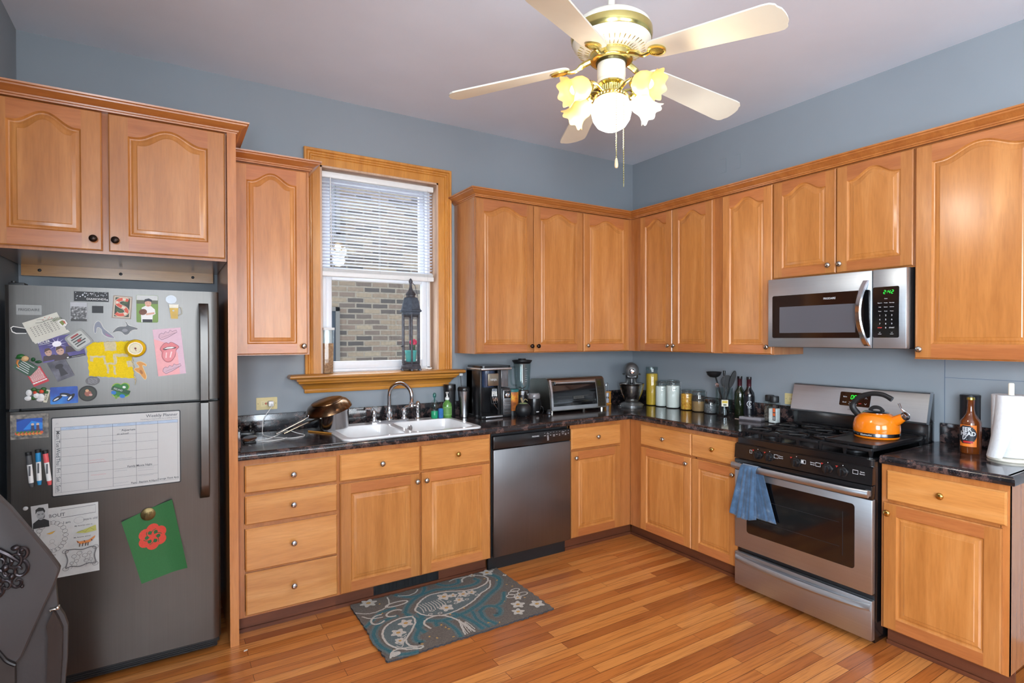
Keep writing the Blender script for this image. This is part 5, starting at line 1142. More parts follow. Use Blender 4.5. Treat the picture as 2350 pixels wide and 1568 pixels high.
# --- kettle on the griddle
kx, ky, kz = -.335, -2.165, .951
t = thing('tea_kettle', 'orange whistling tea kettle with black handle on the griddle', 'kettle', (kx,ky,kz))
ORG = flat((232,122,14), .12, 0., .03, name='orange_enamel', coat=.8)
mb = MB(); mb.lathe([(0,.0),(.098,.0),(.103,.004),(.105,.012)], (kx,ky,kz), 'Z', 48, cap=False); mb.lathe([(.106,.030),(.108,.045),(.106,.070),(.098,.095),(.084,.114),(.066,.126),(.05,.130),(0,.130)], (kx,ky,kz), 'Z', 48, cap=False)
fr_ = Vector((-.02,-1,0)).normalized()
mb.tube([Vector((kx,ky,kz+.085))+fr_*.075, Vector((kx,ky,kz+.108))+fr_*.110, Vector((kx,ky,kz+.125))+fr_*.134], [.030,.024,.019], 18); mb.build('body', ORG, t)
mb = MB(); mb.lathe([(.105,.012),(.1065,.013),(.1065,.030),(.106,.031)], (kx,ky,kz), 'Z', 48, cap=False); mb.build('steel_band', flat((96,98,104), .22, 1., .08, name='band_steel'), t)
d_ = Vector((-.96,-.28,0)); 
mb = MB(Matrix.Translation((kx-.1068,ky,kz)) @ Matrix(((0,0,-1,0),(-1,0,0,0),(0,1,0,0),(0,0,0,1)))); mb.text('KitchenAid',0.0,.021,.012,.0004); mb.build('brand_lettering', LETTER, t, smooth=False)
mb = MB(); mb.lathe([(.060,.127),(.062,.131),(.054,.136),(.030,.140),(0,.141)], (kx,ky,kz), 'Z', 36, cap=False); mb.build('lid', CHROME, t)
mb = MB(); mb.tube(smooth_path([Vector((kx,ky,kz+.138))-fr_*.034, Vector((kx,ky,kz+.155))-fr_*.015, Vector((kx,ky,kz+.155))+fr_*.015, Vector((kx,ky,kz+.138))+fr_*.034],4), .006, 8, flat=1.6); mb.build('lid_grip', BLACKM, t)
hp = [Vector((kx,ky,kz+.108))-fr_*.092, Vector((kx,ky,kz+.15))-fr_*.122, Vector((kx,ky,kz+.20))-fr_*.090, Vector((kx,ky,kz+.226))-fr_*.030, Vector((kx,ky,kz+.226))+fr_*.03, Vector((kx,ky,kz+.205))+fr_*.075]
mb = MB(); mb.tube(smooth_path(hp,6), [.014]*8+[.011]*8+[.010]*12+[.011]*3, 12, flat=1.25); mb.build('handle', BLACKM, t)
mb = MB(); b_ = Vector((kx,ky,kz+.126))+fr_*.136; mb.lathe([(.0205,-.010),(.022,0),(.020,.010),(.012,.016),(0,.017)], (0,0,0), 'Z', 18, cap=False)
mb.v = [(Matrix.Translation(b_) @ fr_.lerp(Vector((0,0,1)),.45).normalized().to_track_quat('Z','Y').to_matrix().to_4x4()) @ p for p in mb.v]
mb.tube([b_+Vector((0,0,.012)), b_+Vector((0,0,.035))-fr_*.018, b_+Vector((0,0,.062))-fr_*.030], [.005,.004,.006], 8); mb.tube([b_+Vector((0,0,.040))-fr_*.02, b_+Vector((0,0,.010))+fr_*.022], .003, 6); mb.build('spout_whistle', CHROME, t)
# --- right worktop: bottle, tube, paper towels
t = thing('gift_tube', 'black printed cylinder carton with orange lettering behind the brown bottle', 'carton', (-.125,-2.497,CT))
c = (-.125,-2.497,CT); lathe_part('tube_body', [(0,0),(.041,0),(.041,.268),(.0,.268)], c, flat((24,26,32), .4, 0., .1, name='black_carton'), t, 36); lathe_part('metal_lid', [(.0415,.258),(.042,.262),(.042,.272),(.038,.274),(0,.272)], c, flat((60,62,66), .3, .8, name='carton_lid'), t, 36)
a = math.atan2(-1.10,-3.3); mb = MB()
mb.lathe([(.0413,.19),(.0413,.255)], c, 'Z', 3, 0, cap=False, a0=a+.05, a1=a+.42); mb.lathe([(.0413,.10),(.0413,.145)], c, 'Z', 5, 1, cap=False, a0=a+.45, a1=a+1.1); mb.lathe([(.0413,.005),(.0413,.06)], c, 'Z', 6, 2, cap=False, a0=a+.3, a1=a+1.5); mb.build('carton_print', [flat((224,74,40), .5, name='print_red'), flat((150,190,50), .5, name='print_lime'), flat((226,112,36), .5, name='print_orange')], t)
c = (-.215,-2.530,CT); t = thing('beer_bottle', 'brown glass bottle with orange and black printed wrap, left of the paper towels', 'bottle', c)
BR = flat((98,46,12), .06, 0., .1, name='amber_bottle', coat=.9)
lathe_part('bottle', [(0,0),(.039,0),(.042,.004),(.042,.142),(.040,.155),(.028,.172),(.018,.190),(.0145,.21),(.0135,.25),(.0145,.254),(.0145,.262),(0,.262)], c, BR, t, 40)
lathe_part('crown_cap', [(.0155,.256),(.017,.258),(.0155,.268),(.012,.270),(0,.270)], c, flat((186,166,84), .25, .9, name='gold_cap'), t, 24)
d = (Vector(camo.location)-Vector(c)); d.z = 0; d.normalize(); a = math.atan2(d.y,d.x); mb = MB()
A0, A1 = a-1.2, a+.55
mb.lathe([(.0425,.035),(.0425,.138)], c, 'Z', 20, 0, cap=False, a0=A0, a1=A1)
def wrapf(lab, ang, z, size, mat, sx=1.):
    vs, fs = text_mesh(lab, 'LEFT', 0); mb.add([(c[0]+.0431*math.cos(ang+x*sx*size/.0431), c[1]+.0431*math.sin(ang+x*sx*size/.0431), c[2]+z+y*size) for x,y,zz in vs], fs, mat)
for i in range(14):
    v0, v1 = .049+i*.086/14, .049+(i+1)*.086/14; hw2 = math.sqrt(max(.02, 1-(((v0+v1)/2-.092)/.0445)**2))*.98; mb.lathe([(.0428,v0),(.0428,v1)], c, 'Z', 12, 1, cap=False, a0=max(A0,a-.42-hw2), a1=min(A1,a-.42+hw2))
wrapf('*EER', a-.80, .117, .026, 2, .9); wrapf('*HEAD', a-1.02, .096, .027, 2, .9); wrapf('*IZ', a-.80, .075, .025, 2, .9)
mb.lathe([(.0429,.052),(.0429,.062)], c, 'Z', 10, 3, cap=False, a0=a-.7, a1=a+.22)
mb.build('printed_wrap', [flat((222,118,34), .5, name='wrap_orange'), flat((28,30,38), .5, name='wrap_black'), LETTER, flat((176,34,30), .5, name='wrap_red')], t, smooth=False)
c = (-.245,-2.690,CT); t = thing('paper_towel_holder', 'white wooden paper towel stand at the right end of the worktop', 'paper towel holder', c)
lathe_part('base', [(0,0),(.082,0),(.085,.004),(.084,.012),(.06,.016),(0,.016)], c, flat((232,226,210), .4, 0., .03, name='cream_wood'), t, 40); lathe_part('post', [(.011,.014),(.011,.345),(.009,.350),(0,.351)], c, flat((232,226,210), .4, 0., .03, name='cream_wood'), t, 20)
TOW = flat((208,209,211), .95, 0., .02, 90., name='paper_towel', bump=1.0, spec=.1)
mb = MB(); mb.lathe([(.020,.018),(.068,.018),(.070,.020),(.070,.294),(.068,.296),(.020,.296),(.020,.018)], c, 'Z', 56, cap=False)
cv = Vector((-.86,-.51,0)).normalized()
def flap(a, b):
    th_ = math.radians(-105+(128-55*b)*a); n_ = cv*math.cos(th_)+sx_v*math.sin(th_); q = .0712+.020*b*b*(1-.3*a)
    return tuple(Vector((c[0],c[1],CT+.297-.279*b))+n_*q-sx_v*.018*b*b)
mb.grid(flap, 14, 10); mb.grid(lambda a, b: tuple(Vector(flap(1-a,b))*.9985+Vector((c[0],c[1],flap(1-a,b)[2]))*.0015), 14, 10)
tag(mb.build('paper_towel_roll', TOW, loc=c), 'white paper towel roll on its stand right of the brown bottle', 'paper towels')
# --- dish towel on the oven handle
def towel():
    mb = MB(FB); n, mrow = 30, 26; x0, x1 = 1.620, 1.775; cy, cz = RY-.047, .738
    def col(u, front, seed):
        def f(v):
            ln = (.285+.02*math.sin(u*3)) if front else (.300)
            spread = 1+v*.75 if front else 1+v*.55
            xc = (x0+x1)/2+(-.030*v if front else .062*v); x = xc+(u-.5)*(x1-x0)*spread*.62
            fold = .012*math.sin(u*13+seed)*(.35+.65*v)+.006*math.sin(u*29+seed*2)*v
            if v < .07: a = PI/2*(v/.07); y = cy-(.0205+.002)*math.sin(a)*(1 if front else -1); z = cz+.0225*math.cos(a)
            else: z = cz-(v-.07)*ln; y = cy-(.0225)*(1 if front else -1)-(abs(fold)+.004*v if front else -.004*v-abs(fold)*.25)
            if not front: y = min(y, RY-.010)
            return (x, y, z)
        return f
    for front, seed in ((True,.3),(False,1.9)):
        mb.grid(lambda a, b: col(a, front, seed)(b), n, mrow, 0)
    return mb
CLO = None
def cloth_mat():
    mt, nt, b = nodes_of('blue_dish_cloth'); L = nt.links.new; tc = N(nt,'ShaderNodeTexCoord'); no = N(nt,'ShaderNodeTexNoise'); no.inputs['Scale'].default_value = 26; no.inputs['Detail'].default_value = 4; L(tc.outputs['Object'], no.inputs['Vector'])
    r = ramp(nt, [(.35, lin((50,76,102))), (.62, lin((68,98,130))), (.74, lin((112,132,150)))]); L(no.outputs['Fac'], r.inputs[0]); L(r.outputs[0], b.inputs['Base Color']); b.inputs['Roughness'].default_value = .95; b.inputs['Sheen Weight'].default_value = .3
    n2 = N(nt,'ShaderNodeTexNoise'); n2.inputs['Scale'].default_value = 420; L(tc.outputs['Object'], n2.inputs['Vector']); bp = N(nt,'ShaderNodeBump'); bp.inputs['Strength'].default_value = .4; bp.inputs['Distance'].default_value = .001; L(n2.outputs['Fac'], bp.inputs['Height']); L(bp.outputs[0], b.inputs['Normal']); return mt
o = towel().build('dish_towel', cloth_mat(), loc=tuple(FB @ Vector((1.70,RY-.045,.74))), rotz=-PI/2, sharp=80)
sm = o.modifiers.new('thickness', 'SOLIDIFY'); sm.thickness = .0022; sm.offset = 0
tag(o, 'blue dish towel hanging over the oven door handle', 'towel')
# --- on the window sill
c = (-2.648,.010,1.2555); t = thing('cereal_keeper', 'clear plastic cereal container half full of brown cereal on the sill', 'container', c)
mb = MB(); P0 = rr(c[0]-.030,c[0]+.030,-.038,.058,.010); P1 = rr(c[0]-.032,c[0]+.036,-.042,.058,.010); k = len(P0)
mb.add([(x,y,1.256) for x,y in P0]+[(x,y,1.53) for x,y in P1], [[j,(j+1)%k,k+(j+1)%k,k+j] for j in range(k)]+[list(range(k))[::-1]]); mb.build('clear_body', CGL, t, sharp=40)
mb = MB(); P0 = rr(c[0]-.028,c[0]+.028,-.036,.056,.008); P1 = rr(c[0]-.029,c[0]+.032,-.038,.056,.008); mb.add([(x,y,1.258) for x,y in P0]+[(x,y,1.445) for x,y in P1], [[j,(j+1)%k,k+(j+1)%k,k+j] for j in range(k)]+[list(range(k))[::-1], [k+j for j in range(k)]]); mb.build('cereal', granular('brown_cereal', (148,96,60), (200,150,100), 110), t, sharp=40)
mb = MB(); mb.prism(rr(c[0]-.033,c[0]+.038,-.044,.058,.010), 1.53, 1.545); mb.build('lid', flat((214,214,212), .35, name='lid_plastic'), t, sharp=40)
c = (-2.092,-.022,1.2555); t = thing('lantern', 'tall weathered metal lantern with pointed roof on the window sill', 'lantern', c)
LM = flat((82,82,88), .5, .5, .3, 45., name='weathered_metal', bump=.4)
LM2 = flat((88,98,110), .5, .5, .25, 45., name='weathered_roof', bump=.4)
def hexr(r, z, rot=.26): return [(c[0]+r*math.cos(rot+2*PI*i/6), c[1]+r*math.sin(rot+2*PI*i/6), z) for i in range(6)]
def hexloft(mb, prof, mat=0):
    L_ = [hexr(r, c[2]+z) for r, z in prof]; vs = [p for l in L_ for p in l]
    mb.add(vs, [[6*i+j,6*i+(j+1)%6,6*(i+1)+(j+1)%6,6*(i+1)+j] for i in range(len(prof)-1) for j in range(6)]+[list(range(6))[::-1],[6*(len(prof)-1)+j for j in range(6)]], mat)
mb = MB(); hexloft(mb, [(.072,.010),(.074,.014),(.072,.03),(.066,.036),(.066,.046),(.06,.05)])
for p in hexr(.068,c[2]): mb.lathe([(.010,0),(.008,.012)], p, 'Z', 8)
mb.build('base', LM, t, sharp=30)
mb = MB()
for p in hexr(.060,c[2]): mb.box(p[0]-.0055,p[0]+.0055,p[1]-.0055,p[1]+.0055,c[2]+.048,c[2]+.385,.0015)
H = hexr(.058,0)
for i in range(6):
    A, B = Vector(H[i]), Vector(H[(i+1)%6])
    for z in (.056,.372): mb.tube([A+Vector((0,0,c[2]+z)), B+Vector((0,0,c[2]+z))], .0055, 6)
mb.build('cage_posts', LM, t, sharp=30)
mb = MB(); hexloft(mb, [(.064,.380),(.068,.386),(.068,.398),(.080,.402),(.080,.412),(.072,.418),(.066,.44),(.058,.475),(.050,.498),(.034,.502)])
mb.build('roof', LM2, t, sharp=20)
mb = MB(); mb.lathe([(.036,.500),(.030,.508),(.030,.516),(.036,.520),(.030,.532),(.016,.548),(.010,.570),(.008,.595),(.012,.600),(.014,.612),(.008,.626),(0,.634)], c, 'Z', 20, cap=False)
mb.tube(smooth_path([(c[0]+.012,c[1],c[2]+.60),(c[0]+.03,c[1],c[2]+.585),(c[0]+.04,c[1]-.002,c[2]+.545),(c[0]+.05,c[1],c[2]+.51)],5), .0022, 6)
mb.build('finial', LM, t)
mb = MB(); mb.tube([(c[0]-.075,c[1]-.012,c[2]+.165),(c[0]-.062,c[1]-.01,c[2]+.168)], .005, 8); mb.build('latch', LM, t)
mb = MB()
for i in range(6):
    A, B = Vector(H[i]), Vector(H[(i+1)%6]); mb.add([A+Vector((0,0,c[2]+.056)),B+Vector((0,0,c[2]+.056)),B+Vector((0,0,c[2]+.372)),A+Vector((0,0,c[2]+.372))],[[0,1,2,3]])
mb.build('panes', GLASS, t, smooth=False)
q = (c[0],c[1],c[2]+.051); t = thing('potted_flower', 'pink flower in a turquoise pot standing inside the lantern', 'potted flower', q)
lathe_part('pot', [(0,0),(.030,0),(.032,.002),(.040,.078),(.042,.080),(.0425,.086),(.039,.087),(.037,.08),(0,.078)], q, flat((92,186,182), .4, 0., .03, name='turquoise'), t, 28)
lathe_part('stem', [(.016,.078),(.012,.10),(.016,.125),(.006,.13),(0,.131)], (q[0]+.014,q[1]-.008,q[2]), flat((50,84,56), .7, 0., .2, name='stem_green'), t, 14)
mb = MB()
for i in range(34):
    th_, z_ = i*2.4, 1-2*(i+.5)/34; rr_ = math.sqrt(1-z_*z_); mb.ball((q[0]+.014+.020*rr_*math.cos(th_), q[1]-.008+.020*rr_*math.sin(th_), q[2]+.142+.018*z_), (.0075,.0075,.006), 8)
mb.build('blossom', flat((214,56,96), .7, 0., .15, 120., name='pink_petals'), t)
t = MB(); P = []
for i in range(60): a = i*.72; P.append((-1.965+.026*math.cos(a)+.007*math.sin(i*1.7), -.012+.016*math.sin(a), 1.259+.010*abs(math.sin(i*.9))))
t.tube(smooth_path(P,2), .0016, 5); tag(t.build('string_coil', flat((232,230,226), .8, name='white_string'), loc=(-1.965,-.01,1.256)), 'small tangle of white string on the sill right of the lantern', 'string')

# ================================================================== ceiling fan with lights
FX, FY = -2.0035, -1.9626
t = thing('ceiling_fan', 'white and brass five-blade ceiling fan with a lit five-lamp light kit', 'ceiling fan', (FX, FY, 2.30))
FANW = flat((228,224,208), .4, 0., .02, name='fan_white'); FANB = flat((214,198,124), .2, 1., .06, name='fan_brass'); BLADE = flat((206,203,190), .42, 0., .02, 12., name='blade_white')
DARKB = flat((92,84,52), .3, .8, name='dark_brass')
c = (FX, FY, 0)
mb = MB(); mb.lathe([(.0,3.005),(.068,3.005),(.068,2.985),(.05,2.955),(.02,2.945),(0,2.945)], c, 'Z', 28, cap=False); mb.build('canopy', FANW, t)
mb = MB(); mb.tube([(FX,FY,2.955),(FX,FY,2.73)], .0135, 14); mb.build('downrod', FANW, t)
mb = MB(); mb.lathe([(.0,2.742),(.03,2.742),(.09,2.738),(.130,2.728),(.152,2.710),(.160,2.690)], c, 'Z', 48, 0, cap=False)
mb.lathe([(.160,2.690),(.161,2.672),(.158,2.656),(.154,2.650)], c, 'Z', 48, 1, cap=False)
mb.lathe([(.154,2.650),(.150,2.640),(.136,2.622),(.112,2.610),(.085,2.604),(.0,2.604)], c, 'Z', 48, 0, cap=False)
for k in range(40):
    a_ = 2*PI*k/40; mb.tube([(FX+.09*math.cos(a_),FY+.09*math.sin(a_),2.6045),(FX+.133*math.cos(a_),FY+.133*math.sin(a_),2.619)], .0016, 5, 1)
mb.build('motor_housing', [FANW, FANB], t)
mb = MB(); mb.lathe([(.085,2.606),(.086,2.592),(.084,2.578),(.076,2.572),(.060,2.572)], c, 'Z', 36, 0, cap=False); mb.lathe([(.062,2.573),(.060,2.564),(.0,2.564)], c, 'Z', 36, 1, cap=False); mb.build('flywheel_ring', [FANB, DARKB], t)
mb = MB(); mb.lathe([(.054,2.572),(.056,2.56),(.056,2.515),(.052,2.505),(.056,2.500),(.050,2.492),(0,2.492)], c, 'Z', 36, cap=False); mb.build('switch_housing', FANW, t)
th = math.radians(-12); r0b, r1b = .165, .665
def bl_pt(ph, r, s, dz=0):           # r along the blade, s across it
    z = 2.553-(r-.2)*.14
    er = (math.cos(ph), math.sin(ph)); et = (-math.sin(ph), math.cos(ph)); cs, sn = math.cos(th), math.sin(th)
    return (FX+er[0]*r+et[0]*(s*cs-dz*sn), FY+er[1]*r+et[1]*(s*cs-dz*sn), z+s*sn+dz*cs)
def blade_outline():
    P = []
    def hw(r): return .050+(r-r0b)/(r1b-r0b)*.018
    n = 8
    for i in range(n+1): a_ = PI/2+PI*i/n; P.append((r0b+.035+.035*math.cos(a_)*1, hw(r0b)*math.sin(a_)))
    P = [(r0b+.04,hw(r0b))]+[(r0b+.04-.04*math.sin(PI*i/n), hw(r0b)*math.cos(PI*i/n)) for i in range(1,n)]+[(r0b+.04,-hw(r0b))]
    w = hw(r1b); P += [(r1b-.05,-w),(r1b-.028,-w*.97),(r1b-.014,-w*.82),(r1b-.012,-w*.66),(r1b-.003,-w*.45),(r1b,-w*.15),(r1b,w*.15),(r1b-.003,w*.45),(r1b-.012,w*.66),(r1b-.014,w*.82),(r1b-.028,w*.97),(r1b-.05,w)]
    return P
BO = blade_outline()
for k in range(5):
    ph = math.radians(-5.85+72*k)
    mb = MB(); n = len(BO)
    mb.add([bl_pt(ph,r,s,-.003) for r,s in BO]+[bl_pt(ph,r,s,.003) for r,s in BO], [list(range(n)), list(range(n,2*n))[::-1]]+[[j,n+j,n+(j+1)%n,(j+1)%n] for j in range(n)])
    b_ = mb.build('blade', BLADE, t, sharp=30)
    mb = MB()
    el = [(.205+.036*math.cos(2*PI*i/24), .030*math.sin(2*PI*i/24)) for i in range(24)]
    ei = [(.205+.029*math.cos(2*PI*i/24), .023*math.sin(2*PI*i/24)) for i in range(24)]
    def ringv(L_, z): return [bl_pt(ph,r,s,z) for r,s in L_]
    for A_, za, B_, zb in ((el,-.003,el,-.010),(el,-.010,ei,-.011),(ei,-.011,ei,-.006)):
        mb.add(ringv(A_,za)+ringv(B_,zb), [[j,24+j,24+(j+1)%24,(j+1)%24] for j in range(24)])
    mb.add(ringv(ei,-.006), [list(range(24))])
    for q in range(7):
        s = -.018+q*.006; L_ = .026*math.sqrt(max(0,1-(s/.024)**2)); mb.tube([bl_pt(ph,.205-L_,s,-.0085),bl_pt(ph,.205+L_,s,-.0085)], .0018, 5)
    e0 = (FX+.080*math.cos(ph), FY+.080*math.sin(ph), 2.585)
    mb.tube(smooth_path([e0,(FX+.115*math.cos(ph),FY+.115*math.sin(ph),2.570),(FX+.145*math.cos(ph),FY+.145*math.sin(ph),2.550),bl_pt(ph,.178,0,-.007)],4), [.012]*6+[.008]*7, 8)
    mb.build('blade_iron', FANB, b_)
# light kit
mb = MB(); mb.lathe([(.050,2.494),(.052,2.486),(.040,2.478),(.036,2.462),(.040,2.450),(.058,2.444),(.062,2.436),(.050,2.430),(.0,2.430)], c, 'Z', 36, cap=False)
for k in range(28):
    a_ = 2*PI*k/28; mb.tube([(FX+.041*math.cos(a_),FY+.041*math.sin(a_),2.478),(FX+.038*math.cos(a_),FY+.038*math.sin(a_),2.455)], .0025, 5)
kit = mb.build('light_fitter', FANB, t)
def shade_mat(name, c1, strength):
    mt, nt, b = nodes_of(name); L = nt.links.new
    tc = N(nt, 'ShaderNodeTexCoord'); no = N(nt, 'ShaderNodeTexNoise'); no.inputs['Scale'].default_value = 18; L(tc.outputs['Object'], no.inputs['Vector'])
    k_ = lin(c1); r = ramp(nt, [(.3, tuple(x*.85 for x in k_)), (.7, k_)]); L(no.outputs['Fac'], r.inputs[0])
    L(r.outputs[0], b.inputs['Base Color']); L(r.outputs[0], b.inputs['Emission Color']); b.inputs['Emission Strength'].default_value = strength; b.inputs['Roughness'].default_value = .35
    tl = N(nt, 'ShaderNodeBsdfTranslucent'); L(r.outputs[0], tl.inputs[0]); mx = N(nt, 'ShaderNodeMixShader'); mx.inputs[0].default_value = .45
    L(b.outputs[0], mx.inputs[1]); L(tl.outputs[0], mx.inputs[2]); L(mx.outputs[0], nt.nodes['Material Output'].inputs['Surface']); return mt
SHW = shade_mat('amber_glass_shade', (255,222,154), .62); SHC = shade_mat('white_glass_shade', (246,244,236), .5)
WARM, COOL = (1., .80, .52), (1., .95, .86)
BULBW = emit((255,226,170), 6., 'warm_bulb'); BULBC = emit((255,250,240), 6., 'cool_bulb'); GLOBE = emit((255,252,244), 26., 'lit_globe')
yaw0 = math.radians(228)            # towards the camera side
for k, da in enumerate((-56, 56, -122, 122)):
    # two shades face the camera side, two face away from it
    a_ = yaw0+math.radians(da); cool = (k == 3)
    er = Vector((math.cos(a_), math.sin(a_), 0)); tilt = math.radians(-22 if abs(da) < 90 else -36)
    ax = (er*math.cos(tilt)+Vector((0,0,math.sin(tilt)))).normalized()
    p0 = Vector((FX,FY,2.462))+er*.082
    mb = MB(); mb.tube(smooth_path([Vector((FX,FY,2.455))+er*.04, Vector((FX,FY,2.474))+er*.066, Vector((FX,FY,2.480))+er*.092, p0+er*.03+Vector((0,0,.006))],4), .006, 8)
    q0 = p0+er*.022; R_ = ax.to_track_quat('Z','Y').to_matrix().to_4x4(); mb.T = Matrix.Translation(q0) @ R_
    mb.lathe([(0,-.012),(.016,-.012),(.022,-.004),(.023,.012),(.021,.016)], (0,0,0), 'Z', 18, cap=False)
    arm = mb.build('lamp_arm', FANB, t)
    mb = MB(Matrix.Translation(q0) @ R_)
    pr = [(.022,.006),(.034,.014),(.043,.030),(.045,.050),(.041,.068),(.040,.082),(.046,.098),(.056,.110)]
    def wob(i, r, h, tt): 
        f = max(0,(i-4)/3); return (r*(1+.07*f*math.cos(8*tt)), h+.0045*f*math.cos(8*tt))
    mb.lathe(pr, (0,0,0), 'Z', 64, 0, wob, cap=False); mb.lathe([(r-.0025,h+.001) for r,h in pr], (0,0,0), 'Z', 64, 0, wob, cap=False)
    mb.build('lamp_shade', SHC if cool else SHW, t, sharp=80)
    mb = MB(Matrix.Translation(q0) @ R_); mb.ball((0,0,.058), (.022,.022,.03), 16); mb.lathe([(.012,.012),(.012,.034),(.018,.042)], (0,0,0), 'Z', 14, cap=False); mb.build('bulb', BULBC if cool else BULBW, t)
    lo = lamp('lamp_light', 'SPOT', q0+ax*.125, LP[0], COOL if cool else WARM, .03, None, q0+ax*.5)
mb = MB(); mb.lathe([(.062,2.441),(.066,2.434),(.060,2.426),(.05,2.424)], c, 'Z', 36, cap=False)
for k in range(30): a_ = 2*PI*k/30; mb.ball((FX+.064*math.cos(a_),FY+.064*math.sin(a_),2.436), .0045, 8)
mb.build('globe_holder', FANB, t)
mb = MB(); mb.lathe([(.055,2.432),(.068,2.420),(.077,2.396),(.079,2.374),(.072,2.345),(.056,2.321),(.032,2.307),(0,2.302)], c, 'Z', 40, cap=False); mb.build('globe', GLOBE, t)
lamp('globe_light', 'POINT', (FX, FY, 2.285), LP[1], COOL, .06)
rt = Vector((.849,-.528,0)); fw2 = Vector((.528,.849,0))
for off, z0, z1 in ((rt*.004-fw2*.086, 2.47, 2.156), (rt*.034-fw2*.075, 2.43, 2.06)):
    x, y = FX+off.x, FY+off.y; mb = MB()
    st = Vector((FX,FY,z0))+off*.45
    mb.tube([st, (x,y,z0-.03)], .0012, 5); n_ = int((z0-.03-z1)/.009)
    for i in range(n_): mb.ball((x,y,z0-.03-i*.009), .0026, 6)
    mb.tube([(x,y,z0-.03),(x,y,z1)], .0008, 5)
    pc = mb.build('pull_chain', FANB, t)
    if off.length > .08 and z1 > 2.1:
        mb = MB(); mb.lathe([(.002,.012),(.005,.004),(.007,-.010),(.0075,-.02),(.005,-.026),(0,-.028)], (x,y,z1), 'Z', 12, cap=False); mb.build('chain_pull', flat((214,190,150), .4, name='wood_bead'), pc)

# ================================================================== magnets and papers on the refrigerator
PC = {}
def pc(r, g, b): 
    k = (r,g,b)
    if k not in PC: PC[k] = flat(k, .5, 0., .03, 60., name='print_%02x%02x%02x' % k)
    return PC[k]
class Card:
    """a flat printed thing on the fridge front, drawn in metres about its own centre"""
    def __init__(s, u, v, rot=0., lift=0.):
        s.u, s.v = u, v; s.mb = MB(TF @ Matrix.Translation((u,v,lift)) @ Matrix.Rotation(math.radians(rot),4,'Z')); s.mats = []; s.z = 0
    def c(s, rgb):
        m = pc(*rgb) if isinstance(rgb, tuple) else rgb
        if m not in s.mats: s.mats.append(m)
        return s.mats.index(m)
    def slab(s, pts, rgb, th=.0014): s.mb.prism(pts, 0.0002, th, s.c(rgb)); s.z = th
    def box(s, w, h, rgb, th=.0014, r=0.): s.slab(rrect(-w/2,w/2,-h/2,h/2,r) if r else [(-w/2,-h/2),(w/2,-h/2),(w/2,h/2),(-w/2,h/2)], rgb, th)
    def up(s): s.z += .0002; return s.z
    def rect(s, a, b, c_, d, rgb): s.mb.rect(a,b,c_,d,s.up(),s.c(rgb))
    def poly(s, pts, rgb): s.mb.poly(pts, s.up(), s.c(rgb))
    def ell(s, u, v, ru, rv, rgb, rot=0, n=18): s.mb.ell(u,v,ru,rv,s.up(),s.c(rgb),rot,n)
    def rib(s, pts, w, rgb, closed=False): s.mb.rib(pts,w,s.up(),s.c(rgb),closed)
    def text(s, t, u, v, size, rgb, rot=0, sx=1., align='CENTER'): s.mb.text(t,u,v,size,s.up(),s.c(rgb),rot,align,0,sx)
    def done(s, name, label, cat, group=None, sharp=40):
        return tag(s.mb.build(name, s.mats, loc=(s.u, FY0, s.v), smooth=False), label, cat, group)
BK, WT, GY = (24,24,26), (226,224,218), (120,120,120)
MG_ = 'magnets on the freezer door'
def mag(c, label, name='fridge_magnet', cat='magnet', group=MG_): return c.done(name, label, cat, group)
# top row
c = Card(-3.7815,1.6565); c.box(.117,.041,BK); random.seed(3)
for i in range(42): x = random.uniform(-.054,.054); y = random.uniform(-.002,.019)+(-.012 if x < -.02 and i % 2 else 0); c.ell(x,y,*(2*[random.uniform(.0008,.0022)*(1.25 if x < 0 else .8)]),(206,208,212),n=7)
c.text('DIAMONDS',.017,-.011,.0115,(232,232,232),sx=1.1); c.ell(.054,-.013,.003,.003,(216,216,220),n=7); mag(c,'long black magnet with white specks and one white word, top of the freezer door')
def speckled(name, cols, scale):
    mt, nt, b = nodes_of(name); L = nt.links.new; tc = N(nt,'ShaderNodeTexCoord'); no = N(nt,'ShaderNodeTexNoise'); no.inputs['Scale'].default_value = scale; no.inputs['Detail'].default_value = 5; L(tc.outputs['Object'], no.inputs['Vector'])
    r = ramp(nt, [(.3+.4*i/(len(cols)-1), lin(k)) for i, k in enumerate(cols)]); L(no.outputs['Fac'], r.inputs[0]); L(r.outputs[0], b.inputs['Base Color']); b.inputs['Roughness'].default_value = .45; return mt
c = Card(-3.8245,1.5915,0); c.box(.056,.080,(176,178,182)); c.rect(-.027,-.039,.027,.022,speckled('city_photo',[(36,36,36),(96,96,96),(190,190,190)],130)); c.rect(-.027,-.039,.027,-.031,(50,50,48)); mag(c,'small black and white city photo card under the long black speckled magnet','photo_magnet')
c = Card(-3.761,1.603); c.box(.037,.029,BK,.010); mag(c,'plain black rectangular magnet right of the city photo card')
c = Card(-3.676,1.6145,-4); c.box(.068,.098,(150,134,122)); c.rect(-.030,-.045,.030,.045,(204,192,172)); c.rect(-.026,-.041,.026,.041,(50,58,44))
sp = [(.020,.030),(.002,.035),(-.015,.028),(-.018,.014),(-.006,.004),(.010,-.004),(.017,-.018),(.008,-.030),(-.010,-.033),(-.021,-.027)]
P = [tuple(p) for p in smooth_path(sp,7)]; c.rib(P,.017,(206,198,176)); c.rib(P,.013,(208,84,62))
for a, b in ((4,9),(16,22),(30,36),(44,50)): c.rib(P[a:b],.010,(214,206,186))
P2 = [tuple(p) for p in smooth_path([(.018,.020),(.006,.020),(.002,.012)],5)]; c.rib(P2,.010,(64,88,52)); c.rib([tuple(p) for p in smooth_path([(-.020,-.010),(-.010,-.016),(.004,-.018)],5)],.012,(64,88,52)); mag(c,'framed picture magnet with a curled red and white snake, between black magnet and boy photo','picture_magnet')
